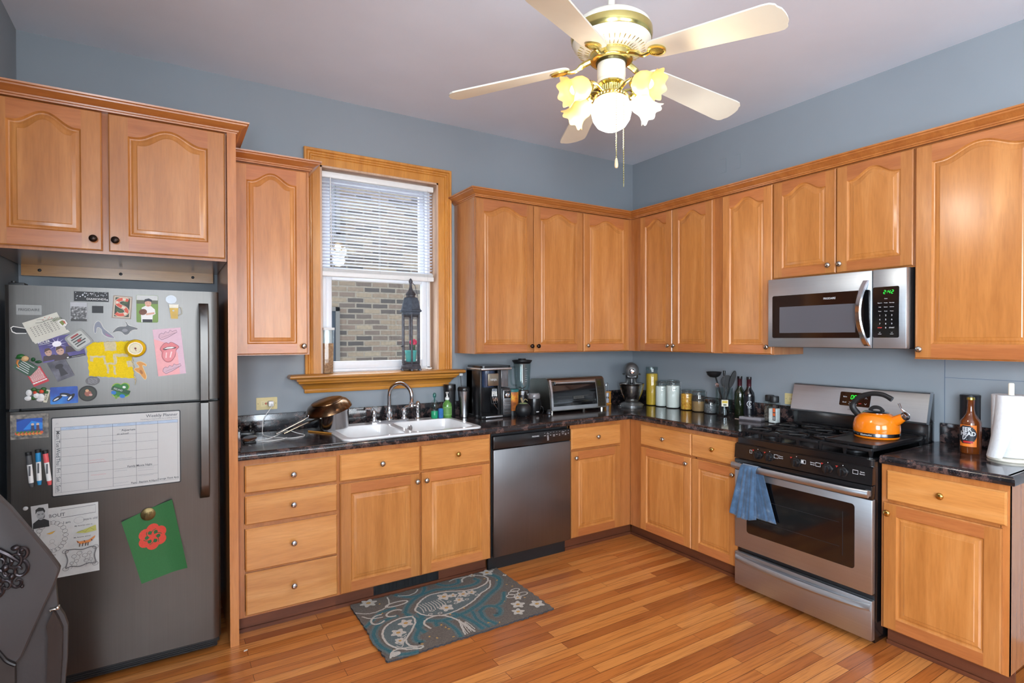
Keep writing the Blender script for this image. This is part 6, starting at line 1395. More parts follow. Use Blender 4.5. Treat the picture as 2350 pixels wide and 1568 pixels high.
c = Card(-3.5855,1.610); c.box(.080,.120,(112,142,62),.0014,.006); c.poly(rrect(-.039,.039,.022,.059,.005),(196,198,196)); c.rect(-.039,.018,.039,.038,(92,98,74)); c.rect(-.039,-.050,.039,.022,(116,148,66))
c.poly([(-.022,-.059),(-.024,-.02),(-.020,.005),(-.006,.014),(.014,.012),(.028,-.002),(.030,-.022),(.020,-.028),(.018,-.059)],(226,226,224)); c.rect(-.018,-.059,.018,-.046,(34,34,40)); c.ell(.003,.024,.012,.015,(214,166,142)); c.poly([(-.012,.030),(-.009,.042),(.006,.046),(.017,.040),(.018,.031),(.002,.034)],(40,40,48)); c.rib([(-.002,.016),(.004,.014),(.009,.017)],.0016,(150,70,66)); c.ell(-.0015,.026,.0014,.001,(40,30,28)); c.ell(.008,.026,.0014,.001,(40,30,28))
c.ell(-.016,-.014,.015,.013,(112,66,44),.4); c.rib([(-.024,-.012),(-.016,-.006),(-.008,-.014)],.0016,(60,34,26)); c.poly([(-.006,-.02),(.026,-.014),(.026,-.022),(-.004,-.028)],(214,166,142)); mag(c,'photo magnet of a smiling child in a white shirt with a baseball glove','photo_magnet')
# little beer-mug bottle opener (solid)
t = thing('bottle_opener_magnet', 'beer mug shaped bottle opener magnet at the upper right of the freezer door', 'magnet', (-3.487,FY0,1.61), 0, MG_)
mb = MB(TF); mb.rib([( -3.496+.018*math.cos(a), 1.654+.016*math.sin(a)) for a in [2*PI*i/24 for i in range(24)]], .006, .004, 0, True); mb.prism([(-3.496+.016*math.cos(2*PI*i/20),1.654+.014*math.sin(2*PI*i/20)) for i in range(20)], .0005, .0025); mb.build('opener_ring', flat((120,120,122), .25, .9, name='opener_steel'), t)
mb = MB(TF); mb.prism([(-3.503,1.618),(-3.469,1.618),(-3.471,1.568),(-3.497,1.568)], .0005, .012); mb.build('mug', flat((196,158,28), .15, 0., .1, name='beer_amber', coat=.7), t)
mb = MB(TF); mb.prism([(-3.505,1.632),(-3.468,1.632),(-3.469,1.616),(-3.503,1.616)], .0005, .013); mb.build('foam', flat((226,222,204), .5, name='foam'), t)
mb = MB(TF); mb.tube([(-3.470,1.622,.006),(-3.457,1.618,.006),(-3.455,1.592,.006),(-3.470,1.582,.006)], .0025, 8); mb.ell(-3.488,1.604,.004,.004,.0125); mb.build('mug_handle', flat((190,190,176), .15, 0., coat=.6, name='clear_handle'), t)
# papers and die-cuts at left
c = Card(-4.020,1.513,-14); c.slab([(-.022,.006),(-.016,.014),(.03,.016),(.03,-.006),(.0,-.014),(-.014,-.010)],WT); c.slab([(-.019,.005),(-.014,.011),(.03,.013),(.03,-.003),(.0,-.010),(-.012,-.007)],BK,.0018); mag(c,'black die-cut magnet with white border peeking out under the calendar card')
c = Card(-3.934,1.528,23,.002); c.box(.118,.082,(206,204,190)); c.mb.prism([(-.055,-.052),(.066,-.050),(.063,-.038),(-.058,-.038)],0,.0008,c.c((204,202,190)))
for r_ in range(6):
    for k_ in range(8): c.rect(-.044+k_*.0115,-.026+r_*.0072,-.044+k_*.0115+.005,-.0235+r_*.0072,(122,120,112))
c.rib([tuple(p) for p in smooth_path([(-.02,.024),(.0,.02),(.02,.022),(.044,.018)],5)],.0016,(90,100,80)); c.rib([tuple(p) for p in smooth_path([(-.012,.034),(.004,.03),(.008,.012),(.016,-.03)],5)],.001,(90,90,90))
for x, y in ((.016,.034),(.03,.030),(.024,.025),(.036,.024),(.008,.028)): c.ell(x,y,.0016,.0016,(196,70,70),n=8)
for i in range(7): c.rib([(.036+i*.004,.008),(.034+i*.005,.022-abs(i-3)*.002)],.002,(96,112,78))
mag(c,'cream calendar card with small red dots, tilted under the brand badge','calendar_card','card')
c = Card(-3.879,1.545,20,.004); c.slab([(-.012,.010),(0,.017),(.013,.010),(.016,-.008),(.006,-.017),(-.008,-.012)],WT); c.poly([(-.008,.006),(.004,.010),(.008,-.004),(-.002,-.012)],(120,130,60)); c.poly([(.004,.010),(.011,.004),(.010,-.010),(.006,-.004)],(178,90,70)); mag(c,'small green and red die-cut magnet at the right end of the calendar card')
c = Card(-3.881,1.443,12); c.box(.142,.098,speckled('violet_poster',[(38,32,62),(78,66,132),(110,100,160)],9)); 
for a in range(10): q = a*.628; c.poly([(-.012+.006*math.cos(q+.3),.018+.006*math.sin(q+.3)),(-.012+.034*math.cos(q),.018+.028*math.sin(q)),(-.012+.006*math.cos(q-.3),.018+.006*math.sin(q-.3))],(196,190,224))
c.ell(-.012,.018,.015,.012,(240,238,246))
for x, y, s_ in ((-.046,-.010,.015),(-.008,-.012,.017),(.036,.016,.018)): c.poly([(x-s_*1.6,y-s_*2.2),(x-s_*1.2,y-s_*.8),(x+s_*1.2,y-s_*.8),(x+s_*1.6,y-s_*2.2)],(70,56,60)); c.ell(x,y,s_*.75,s_,(196,158,140)); c.poly([(x-s_*.8,y+s_*.2),(x-s_*.5,y+s_*1.1),(x+s_*.4,y+s_*1.15),(x+s_*.8,y+s_*.3),(x+s_*.3,y+s_*.6)],(84,62,50)); c.rect(x-s_*.5,y-s_*.02,x-s_*.15,y+s_*.1,(60,44,40)); c.rect(x+s_*.15,y-s_*.02,x+s_*.5,y+s_*.1,(60,44,40))
c.text('ADLER',-.050,.034,.013,(226,226,226)); c.rect(-.068,.0245,-.034,.0265,(190,190,200)); c.rect(.006,-.048,.068,-.040,BK); c.rect(.008,-.047,.014,-.042,WT); c.rect(.024,-.0455,.066,-.044,(170,170,170)); mag(c,'purple poster magnet of three people, at the left of the freezer door','poster_magnet','magnet')
c = Card(-3.824,1.474,-52 + 90,.003); c.box(.072,.074,(148,150,146),.006,.012); c.mb.prism(rrect(-.029,.029,-.030,.030,.008),.006,.0072,c.c((186,188,182))); c.z = .0074
for i in range(4): c.rect(-.022,.010-i*.010,.022-(i%2)*.008,.015-i*.010,(74,76,74))
c.rect(-.016,.018,.014,.025,(150,60,60)); c.ell(0,-.002,.008,.005,(160,70,70)); mag(c,'grey cushion-shaped plaque magnet with dark words over the purple poster')
c = Card(-3.884,1.353,24,.003); c.box(.060,.084,speckled('smoky_photo',[(44,42,50),(86,84,94),(120,118,130)],22)); c.ell(.0,.014,.014,.010,(44,40,46)); c.poly([(-.012,-.026),(-.006,.006),(.008,.006),(.014,-.026)],(48,46,52)); mag(c,'dark smoky grey photo card overlapping the purple poster','photo_magnet')
c = Card(-3.960,1.327,25); c.box(.052,.068,(196,52,66)); c.rect(-.022,-.016,.022,.030,(214,176,172))
for i in range(7): c.rib([(-.018+.006*i+.004*math.sin(k_),-.014+.040*k_/10) for k_ in range(11)],.0012,(180,70,80))
for i in range(6): c.ell(-.020+i*.008,-.022,.005,.003,WT,n=8)
mag(c,'red card with white filigree, partly under the green plaque magnet','card_magnet')
t = thing('plaque_magnet', 'green plaque magnet with a small green-hatted figure, left side of the freezer door', 'magnet', (-3.988,FY0,1.37), 0, MG_)
TQ = TF @ Matrix.Translation((-3.990,1.366,.003)) @ Matrix.Rotation(math.radians(-38),4,'Z')
mb = MB(TQ); mb.prism(rrect(-.034,.030,-.026,.020,.006), 0, .007)
for i in range(5): mb.rect(-.026,.010-i*.0075,.020-(i*3%4)*.004,.0125-i*.0075,.0072,1)
mb.build('plaque', [flat((28,74,44), .4, name='plaque_green'), LETTER], t, smooth=False)
mb = MB(TF @ Matrix.Translation((-3.996,1.400,.0095))); mb.ball((0,0,0),(.013,.012,.009),14); mb.build('face', flat((214,176,128), .5, name='painted_face'), t)
mb = MB(TF @ Matrix.Translation((-4.009,1.409,.008))); mb.ball((0,0,0),(.013,.010,.008),12); mb.ball((.0,-.006,0),(.017,.004,.009),12); mb.build('hat', flat((34,96,40), .4, name='hat_green'), t)
mb = MB(TF); mb.tube([(-4.016,1.395,.006),(-4.019,1.38,.006),(-4.014,1.366,.006)], .005, 8); mb.build('rainbow_arc', flat((206,130,60), .5, name='arc_orange'), t)
mb = MB(TF); mb.ball((-3.971,1.396,.008),(.007,.009,.007),10); mb.ball((-3.955,1.386,.007),(.012,.006,.006),10); mb.build('arm', flat((30,84,48), .4, name='sleeve_green'), t)
t = thing('figurine_magnet', 'white, green and red figurine magnet with sideways lettering, below the red card', 'magnet', (-3.96,FY0,1.25), 0, MG_)
mb = MB(TF)
for u, v, a, b in ((-3.985,1.262,.010,.014),(-3.988,1.240,.012,.010),(-3.948,1.244,.012,.014),(-3.962,1.250,.010,.012),(-3.950,1.232,.013,.008)): mb.ball((u,v,.006),(a,b,.006),10)
mb.build('white_shapes', flat((222,222,220), .4, name='resin_white'), t)
mb = MB(TF)
for u, v in ((-3.970,1.275),(-3.940,1.275),(-3.972,1.240),(-3.956,1.268),(-3.930,1.262)): mb.ball((u,v,.005),(.009,.008,.005),9)
mb.build('green_leaves', flat((48,92,40), .5, name='resin_green'), t); mb = MB(TF); mb.ball((-3.946,1.266,.008),(.008,.008,.006),9); mb.ball((-3.966,1.262,.006),(.007,.007,.005),9); mb.build('red_blossom', flat((206,74,44), .5, name='resin_red'), t)
mb = MB(TF @ Matrix.Translation((-3.930,1.246,.006)) @ Matrix.Rotation(math.radians(78),4,'Z')); mb.prism(rrect(-.026,.026,-.006,.006,.002),-.005,.002); mb.text('IRELAND',0,0,.010,.0024,1,sx=.9); mb.build('name_strip', [flat((206,200,176), .5, name='strip_cream'), DARKL], t, smooth=False)
c = Card(-3.875,1.246,1); c.box(.090,.070,speckled('deep_water',[(30,44,120),(34,84,176),(52,140,214)],12),.0014,.004)
for x, y, r_ in ((-.022,-.012,.6),(.004,.002,-.2),(.022,-.010,.9)): c.ell(x,y,.019,.0075,(24,26,40),r_); c.ell(x-.004,y-.003,.010,.003,(216,220,226),r_)
mag(c,'blue magnet with black and white orcas at the bottom of the freezer door','picture_magnet')
c = Card(-3.797,1.249); c.slab([(.0315*math.cos(2*PI*i/28),.033*math.sin(2*PI*i/28)) for i in range(28)],(32,32,30),.004); c.ell(0,0,.027,.028,(52,56,46)); c.ell(.001,.0,.012,.012,(150,92,76)); c.ell(-.002,.012,.006,.006,(206,160,120)); c.ell(.010,-.006,.006,.005,(196,150,140)); mag(c,'round black framed magnet with a reddish figure, right of the orca magnet')
c = Card(-3.780,1.3015); c.slab([(.024*math.cos(2*PI*i/24),.0185*math.sin(2*PI*i/24)) for i in range(24)],(104,104,106),.003)
for i in range(4): c.rib([(-.016+k_*.004,-.009+i*.006+.002*math.sin(k_*1.9+i)) for k_ in range(9)],.0014,(168,168,170))
mag(c,'small grey oval magnet tucked under the yellow cloth corner')
# yellow cloth and thermometer
mb = MB(TF)
def cl(a, b): u = -3.801+.150*a+.010*b*(1-a)+.016*a*b; v = 1.462+.006*a-(.140+.022*a)*b; return (u+.0012*math.sin(b*31+a*7), v+.0012*math.sin(a*41), .0025+.0028*(1+math.sin(a*9+b*4))*b)
def clm(a, b):
    for x0,x1,y0,y1 in ((.40,.68,.0,.26),(.08,.36,.38,.44),(.06,.12,.38,.56),(.60,.92,.34,.42),(.58,.64,.34,.62),(.34,.40,.40,.60),(.36,.62,.58,.64),(.40,.44,.64,.90),(.56,.60,.66,.92),(.88,1.,.52,.70)):
        if x0 < a < x1 and y0 < b < y1: return 1
    return 0
mb.grid(cl, 40, 36, 0, clm)
for i in range(16): a = random.uniform(0,1); p = cl(1.,min(1,.35+a*.7)); mb.tube([p,(p[0]+.004+random.uniform(0,.004),p[1]-.008,p[2]+.001),(p[0]+.004+random.uniform(-.002,.006),p[1]-.016-random.random()*.014,p[2]+.001)], .0007, 4, 1)
for i in range(60): a = i/59; p = cl(a,0); mb.tube([p,(p[0]+random.uniform(-.002,.002),p[1]+.004,p[2])], .0006, 4, 1)
tag(mb.build('woven_cloth', [flat((232,200,22), .85, 0., .08, 200., name='yellow_weave', bump=.5), flat((208,196,158), .85, 0., .1, 200., name='cream_weave', bump=.5)], loc=(-3.72,FY0,1.39)), 'frayed yellow and cream woven cloth held under the yellow dial magnet', 'cloth')
t = thing('dial_thermometer', 'round yellow dial thermometer magnet holding the yellow cloth', 'thermometer', (-3.629,FY0,1.437), 0, MG_)
TQ = TF @ Matrix.Translation((-3.629,1.437,.008)); mb = MB(TQ); mb.lathe([(.031,-.006),(.0375,.0),(.0385,.012),(.035,.022),(.029,.026),(.026,.024)], (0,0,0), 'Z', 40, cap=False); mb.build('case', flat((226,182,16), .25, 0., .05, name='yellow_case', coat=.5), t)
mb = MB(TQ); mb.ell(0,0,.0265,.0265,.0225,0,n=32)
for i in range(24): a = 2*PI*i/24; mb.rib([(.019*math.cos(a),.019*math.sin(a)),(.022*math.cos(a),.022*math.sin(a))],.0009,.0229,1)
mb.ell(0,0,.004,.004,.0233,2,n=12); mb.rib([(-.002,.004),(.003,-.012)],.0018,.0233,2); mb.build('dial_face', [flat((222,212,176), .5, name='dial_cream'), DARKL, flat((120,40,34), .5, name='needle_red')], t, smooth=False)
mb = MB(TQ); mb.rib([(.0272*math.cos(2*PI*i/36),.0272*math.sin(2*PI*i/36)) for i in range(36)],.0035,.0245,0,True); mb.build('bezel', flat((150,120,110), .25, .9, name='dial_bezel'), t)
# die-cut shapes
def diecut(u, v, pts, rgb, label, extra=None, rot=0, border=(216,214,208)):
    c = Card(u,v,rot); P = [tuple(p) for p in smooth_path(pts,5,True)]; cx = sum(p[0] for p in P)/len(P); cy = sum(p[1] for p in P)/len(P)
    c.slab(P,border,.0012); 
    n = len(P); area = sum(P[i][0]*P[(i+1)%n][1]-P[(i+1)%n][0]*P[i][1] for i in range(n)); sg = 1 if area > 0 else -1; Q = []
    for i in range(n):
        d = Vector(P[(i+1)%n])-Vector(P[i-1]); nn = Vector((-d.y,d.x)); nn = nn.normalized()*sg if nn.length > 1e-9 else Vector((0,0)); Q.append((P[i][0]+nn.x*.0018,P[i][1]+nn.y*.0018))
    c.poly(Q,rgb)
    if extra: extra(c)
    mag(c,label,'die_cut_magnet')
diecut(-3.740,1.516,[(-.034,-.012),(-.034,.020),(-.024,.037),(-.012,.034),(.0,.008),(.016,-.008),(.036,-.030),(.034,-.036),(.010,-.030),(-.006,-.016),(-.010,.002),(-.022,.010),(-.026,-.012)],(128,134,148),'high-heeled shoe shaped die-cut magnet with white border',lambda c: c.poly([(.002,-.012),(.030,-.030),(.010,-.026)],(160,116,150)))
diecut(-3.667,1.523,[(-.046,-.018),(-.030,.004),(-.014,.010),(.004,.012),(.0,.030),(.006,.030),(.014,.016),(.034,.008),(.047,.002),(.044,-.006),(.034,-.006),(.022,-.012),(.012,-.026),(-.002,-.028),(-.014,-.016),(-.030,-.014)],(104,108,112),'grey bird-like die-cut magnet with white border',lambda c: c.ell(.0,-.008,.010,.007,(140,142,146)))
diecut(-3.612,1.339,[(-.016,.034),(-.004,.041),(.010,.036),(.022,.026),(.020,.018),(.008,.022),(.014,.0),(.022,-.026),(.017,-.041),(.006,-.030),(-.004,-.014),(-.014,-.006),(-.024,.006),(-.018,.012),(-.006,.016)],(206,142,62),'tan animal-shaped die-cut magnet right of the yellow cloth',lambda c: c.ell(.002,-.006,.005,.010,(170,106,44),.4),0,(232,206,150))
c = Card(-3.683,1.257,-22)
P = []
for i in range(72): a = 2*PI*i/72; P.append((.037*(.62+.38*abs(math.cos(2*(a+.39)))**.8)*math.cos(a), .037*(.62+.38*abs(math.cos(2*(a+.39)))**.8)*math.sin(a)))
c.slab(P,(150,180,50),.004); c.poly([(p[0]*.9,p[1]*.9) for p in P],(38,120,44)); c.rib([(-.008,-.026),(-.002,-.040)],.007,(110,150,50)); c.ell(-.020,-.018,.009,.008,(36,110,190)); c.ell(.014,-.022,.010,.008,(36,110,190)); c.rect(-.034,-.009,.034,.008,(24,74,38)); c.text('IRELAND',-.010,-.001,.011,(190,200,196),sx=.75); c.ell(.006,.016,.006,.005,(224,226,220)); mag(c,'green four-leaf shamrock magnet with a lettered band below the cloth','shamrock_magnet')
# pink lips card
c = Card(-3.504,1.420,5.5); c.box(.107,.209,(214,178,192),.003); c.poly([(-.053,-.104),(.030,-.104),(.030,-.010),(.012,.030),(-.053,.062)],(232,164,166))
def wordshape(c, y):
    P = [(-.034,.0),(-.030,.012),(-.022,.016),(-.014,.010),(-.006,.018),(.004,.010),(.012,.020),(.020,.012),(.036,.014),(.038,.004),(.0,-.010),(-.024,-.014)]
    c.poly([(p[0],p[1]+y+p[0]*.18) for p in P],(206,168,180)); c.rib([(p[0],p[1]+y+p[0]*.18) for p in P],.0016,(110,88,100),True); c.rib([(-.024,y-.008),(.030,y+.008)],.001,(120,96,106))
wordshape(c,.074); wordshape(c,-.078)
LP_ = [tuple(p) for p in smooth_path([(-.034,.016),(-.020,.036),(-.008,.042),(.0,.037),(.010,.042),(.024,.034),(.038,.018),(.026,.004),(.018,-.024),(.0,-.044),(-.018,-.042),(-.030,-.022),(-.028,.002)],6,True)]
c.poly(LP_,(214,120,124)); c.rib(LP_,.0016,(120,70,80),True); c.poly([tuple(p) for p in smooth_path([(-.024,.014),(-.008,.022),(.010,.022),(.028,.016),(.012,.010),(-.008,.008)],4,True)],(74,52,58)); c.poly([(-.020,.015),(-.006,.021),(.012,.021),(.022,.017),(.008,.014),(-.008,.014)],(232,226,222))
c.poly([tuple(p) for p in smooth_path([(-.018,.006),(.004,.012),(.024,.008),(.016,-.024),(-.002,-.040),(-.020,-.036),(-.026,-.014)],5,True)],(222,136,140)); c.rib([(-.012,-.002),(-.016,-.026)],.004,(240,204,204)); c.rib([(.008,.0),(.0,-.026)],.005,(240,204,204)); mag(c,'pink card with a pair of lips and tongue, right side of the freezer door','lips_card','card',None)
# ---- lower door
c = Card(-3.984,1.127,0); c.box(.118,.098,speckled('rock_frame',[(62,60,60),(110,106,100),(150,140,126)],60),.006); c.rect(-.040,-.030,.040,.032,(24,80,170)); c.poly([(-.040,.020),(-.010,.032),(-.040,.032)],(20,52,120)); c.poly([(-.02,-.012),(.006,.022),(.040,.012),(.040,-.012)],(40,130,214))
for i in range(22): x = -.040+i*.0037; c.ell(x,-.026+.004*math.sin(i*2.1),.0055,.006,((200,86,52),(70,110,50),(206,140,60))[i%3],n=8)
for x in (.010,.026): c.ell(x,.008,.005,.005,(206,180,160)); c.poly([(x-.005,-.018),(x-.004,.004),(x+.004,.004),(x+.006,-.018)],(60,60,90) if x < .02 else (90,60,70)); 
mag(c,'grey rock-framed photo magnet of two divers in blue water, upper left of the lower door','framed_photo_magnet','magnet',None)
# weekly planner board
bu0, bu1, bv0, bv1 = -3.914,-3.468,.833,1.152
t = thing('weekly_planner', 'white weekly planner board with black border on the lower refrigerator door', 'planner', ((bu0+bu1)/2,FY0,bv0))
mb = MB(TF); mb.prism(rrect(bu0-.0045,bu1+.0045,bv0-.0045,bv1+.0045,.006),.0002,.0016,1); mb.prism(rrect(bu0,bu1,bv0,bv1,.004),.0016,.0020,0); mb.build('board', [flat((192,190,187), .3, 0., .01, name='board_white'), BLACKM], t, smooth=False)
mb = MB(TF); W2, H2 = bu1-bu0, bv1-bv0
def B(x, y): return (bu0+x*W2, bv1-y*H2)
cols = (.018,.060,.260,.450,.636,.815,.985); yt, yh, yb = .118,.158,.962
a, b = B(cols[1],yh), B(cols[6],yt); mb.rect(a[0],a[1],b[0],b[1],.0022,2)
rows_ = [yh+(yb-yh)*i/7 for i in range(8)]
for x in cols: a, b = B(x,yb), B(x,yt); mb.rect(a[0]-.0005,a[1],a[0]+.0005,b[1],.0024,1)
for i, y in enumerate([yt]+rows_): 
    a, b = B(cols[0],y), B(cols[6] if i in (0,1,8) else cols[5],y); mb.rect(a[0],a[1]-.0004,b[0],a[1]+.0004,.0024,1)
for i, d_ in enumerate(('Mon','Tue','Wed','Thu','Fri','Sat','Sun')): p = B((cols[0]+cols[1])/2,(rows_[i]+rows_[i+1])/2); mb.text(d_,p[0],p[1],.0185,.0024,1,-PI/2)
p = B(.985,.045); mb.text('Weekly Planner',p[0],p[1],.0185,.0024,1,0,'RIGHT'); p = B(.985,.088); mb.text('Nothing is impossible to a willing heart',p[0],p[1],.0088,.0024,3,0,'RIGHT')
p = B(.035,.072); mb.rib([(p[0]-.004,p[1]-.003),(p[0],p[1]+.005),(p[0]+.004,p[1]-.003),(p[0]-.005,p[1]+.002),(p[0]+.005,p[1]+.002)],.0008,.0024,3)
mb.build('printed_grid', [WHITEP, flat((92,94,98), .6, name='grid_ink'), flat((168,184,204), .5, name='header_blue'), flat((140,140,142), .6, name='small_ink')], t, smooth=False)
mb = MB(TF)
def scrib(x, y, w, m, s=1., seed=0):
    r_ = random.Random(seed); p = B(x,y); n = int(w/.006); P = [(p[0]+i*.0030+r_.uniform(-.0008,.0008), p[1]+s*.0028*(1 if i % 2 else -1)*r_.uniform(.4,1.2)) for i in range(n*2)]; mb.rib(P,.0009,.0024,m)
for x, y, w, m, s, sd in ((.10,.137,.030,2,1,1),(.30,.137,.028,2,1,2),(.49,.137,.045,2,1,3),(.68,.137,.030,2,1,4),(.36,.345,.055,0,.8,6),(.45,.345,.06,0,.8,7),(.27,.585,.058,1,1,8),(.27,.615,.06,1,1,9),(.47,.60,.065,0,.8,10),(.28,.78,.055,1,.7,11),(.46,.76,.050,0,.7,12),(.65,.755,.06,0,.8,13),(.65,.785,.06,0,.8,14),(.65,.86,.06,0,.8,15),(.455,.925,.055,0,.8,16),(.50,.20,.03,0,.8,17)): scrib(x,y,w,m,s,sd)
for s_, x, y, sz in (('Aquarium',.575,.215,.0125),('Family Movie Night',.665,.715,.0115),('Papa - Baptism 4:30pm',.70,.945,.0105),('Canoga Think 4pm',.90,.935,.0105),('on school!',.53,.262,.010)): p = B(x,y); mb.text(s_,p[0],p[1],sz,.0024,3)
mb.build('handwriting', [flat((124,130,140), .6, name='pen_grey'), flat((206,96,104), .6, name='pen_red'), flat((110,136,168), .6, name='pen_blue'), flat((50,52,60), .6, name='pen_black')], t, smooth=False)
for (u0, v0, u1, v1, rgb, nm, lb) in ((-3.989,1.024,-3.979,.882,(84,86,88),'grey','leftmost marker pen, grey capped, stuck left of the planner'),(-3.959,1.032,-3.955,.888,(40,136,190),'blue','blue capped marker pen in the middle of the three by the planner'),(-3.937,1.026,-3.923,.883,(222,92,96),'red','pink-red capped marker pen nearest the planner')):
    t = thing('marker_pen', lb, 'marker', (u0,FY0,v1), 0, 'marker pens on the lower refrigerator door'); A = Vector((u0,v0,.009)); D = Vector((u1,v1,.009))-A; Ln = D.length; D.normalize()
    mb = MB(TF); mb.tube([A+D*.048,A+D*(Ln-.018)], .0085, 14); mb.box((A+D*.075).x-.003,(A+D*.075).x+.003,(A+D*.075).y-.02,(A+D*.075).y+.02,.017,.0180,0,1); mb.build('barrel', [WHITEP, flat((90,92,96), .5, name='barrel_print')], t)
    mb = MB(TF); mb.tube([A+D*.012,A+D*.05], .009, 14); mb.tube([A+D*(Ln-.02),A+D*Ln], [.0085,.006], 14); mb.build('coloured_cap', flat(rgb, .35, name='cap_'+nm), t)
    mb = MB(TF); mb.tube([A,A+D*.013], .0098, 14); mb.build('eraser_end', BLACKM, t)
mb = MB(TF); mb.lathe([(.008,.0002),(.008,.003),(.005,.005),(0,.005)], (-4.0,.797,0), 'Z', 18, cap=False); tag(mb.build('button_magnet', flat((186,186,184), .35, name='white_button'), loc=(-4.0,FY0,.797)), 'small plain white button magnet left of the portrait photo', 'magnet')
# worksheet with portrait
c = Card(-3.8695,.640,.5); c.box(.210,.292,(194,193,189),.0008); INK = (96,96,98)
def ringu(c, x, y, rx, ry, w=.0012, col=INK, n=24, lump=0): c.rib([((rx+lump*math.sin(k_*9*2*PI/n*1.0))*math.cos(2*PI*k_/n)+x,(ry+lump*math.sin(k_*9*2*PI/n))*math.sin(2*PI*k_/n)+y) for k_ in range(n)],w,col,True)
c.text('ALL ABOUT',-.058,.112,.020,INK); c.rib([(-.018,.100),(.096,.104),(.096,.136),(-.018,.132)],.0018,INK,True); c.text('I am',.000,.078,.014,INK); ringu(c,.040,.080,.017,.013,.0010,(150,150,150)); c.text('years old',.078,.080,.013,INK)
for i in range(22): a = 2*PI*i/22; ringu(c,-.050+.045*math.cos(a),.028+.058*math.sin(a),.009,.008,.0010,INK,10)
c.poly([(-.066,.044),(-.052,.048),(-.036,.052),(-.046,.042),(-.054,.040)],(206,160,70)); ringu(c,-.048,.010,.008,.008,.0009,(150,150,150),12); c.rib([(-.060,-.004),(-.046,.004),(-.036,-.010)],.0009,(150,150,150))
c.text('My favorite color is',.055,.058,.0075,INK); c.text('My favorite animal',.050,.010,.0075,INK); c.poly([(.028,.030),(.060,.040),(.096,.052),(.098,.028),(.060,.024)],(182,180,96)); c.rib([(.034,.032),(.05,.036),(.06,.028),(.075,.044),(.09,.032)],.002,(150,150,70))
c.poly([(.030,-.002),(.040,-.008),(.070,-.008),(.094,.008),(.092,.000),(.074,-.018),(.046,-.020),(.034,-.012)],(206,128,66))
for x in (.042,.052,.062,.070): c.rib([(x,-.016),(x-.002,-.030)],.003,(70,56,48))
for x in (.034,.056,.080): c.rib([(x,-.006),(x+.003,-.012)],.0025,(90,60,44))
fr2 = [(-.006,-.040),(.020,-.036),(.050,-.042),(.080,-.036),(.096,-.044),(.090,-.075),(.094,-.108),(.070,-.104),(.040,-.112),(.010,-.106),(-.006,-.110),(.000,-.078)]
FP = [tuple(p) for p in smooth_path(fr2,5,True)]; c.rib(FP,.0030,(110,110,112),True); c.rib([(p[0]*.94+.0025,p[1]*.94-.0045) for p in FP],.001,INK,True)
for x, y in ((-.006,-.040),(.094,-.040),(-.006,-.112),(.092,-.110)): ringu(c,x,y,.010,.008,.0014,INK,12)
for x, y, r_ in ((.022,-.066,.008),(.040,-.056,.009),(.058,-.068,.009),(.074,-.060,.007),(.030,-.086,.007),(.062,-.090,.008),(.078,-.088,.006),(.014,-.092,.006)): ringu(c,x,y,r_,r_*.9,.0011,INK,10); c.rib([(x,y-r_),(x+.002,y-r_-.010),(x-.003,y-r_-.016)],.001,INK)
c.text('I live with',-.050,-.045,.0075,INK); c.done('worksheet', 'white child\'s worksheet with drawings in the lower left of the refrigerator', 'paper')
c = Card(-3.9545,.757,3,.002); c.box(.054,.094,(196,196,194)); c.rect(-.026,-.046,.026,.046,(184,184,182)); c.poly([(-.026,-.046),(-.024,-.024),(-.006,-.010),(.012,-.012),(.026,-.022),(.026,-.046)],(40,40,40)); c.ell(.002,.006,.013,.020,(158,158,156)); c.poly([(-.014,.012),(-.013,.030),(-.002,.038),(.012,.034),(.017,.020),(.014,.012),(.010,.022),(-.008,.022)],(48,48,48)); c.rect(-.007,.008,-.001,.0105,(60,60,60)); c.rect(.005,.008,.011,.0105,(60,60,60)); c.rect(-.003,-.008,.007,-.006,(96,90,90)); c.poly([(.006,-.012),(.015,.006),(.014,-.006)],(96,96,96)); c.done('portrait_photo', 'black and white portrait photo magnet over the worksheet corner', 'photo')
# green paper with red knot
t = thing('green_paper', 'green construction paper with a red and green knot drawing, curling off the lower door', 'paper', (-3.56,FY0,.58))
mb = MB(TF)
q00, q10, q11, q01 = Vector((-3.615,.403)), Vector((-3.440,.444)), Vector((-3.497,.760)), Vector((-3.685,.689))
def gp(a, b, dz=0.):
    p = q00*(1-a)*(1-b)+q10*a*(1-b)+q11*a*b+q01*(1-a)*b
    curl = .0015+.030*max(0,a-.62)**1.5*(1.1-b*.3)*3+.022*max(0,.35-a)**1.5*b*2.5+.018*max(0,.3-b)**1.6*2; fade = min(1, math.hypot(a-.38,b-.86)/.25); return (p.x-.006*max(0,a-.7), p.y, .0012+curl*fade+dz)
mb.grid(lambda a,b: gp(a,b), 24, 24, 0); mb.build('sheet', flat((46,104,54), .75, 0., .05, 200., name='green_paper'), t, sharp=80)
mb = MB(TF)
_on = [0]
def on(cx, cy, r, a0, a1, w, m, n=14, dz=.0009):
    vs = []; _on[0] += 1; dz += _on[0]*1e-5
    for i in range(n+1):
        q = a0+(a1-a0)*i/n
        for rr__ in (r-w/2, r+w/2): vs.append(gp(cx+rr__*math.cos(q)*1.0, cy+rr__*math.sin(q)*.62, dz))
    mb.add(vs, [[2*i,2*i+1,2*i+3,2*i+2] for i in range(n)], m)
kc = (.46,.60)
for k_ in range(6): a = PI/3*k_+.3; on(kc[0]+.17*math.cos(a), kc[1]+.17*math.sin(a)*.62, .085, 0, 2*PI, .085, 0, 16, .0009); on(kc[0]+.17*math.cos(a), kc[1]+.17*math.sin(a)*.62, .04, 0, 2*PI, .075, 0, 12, .0009)
on(kc[0],kc[1],.07,0,2*PI,.14,0,18,.0011)
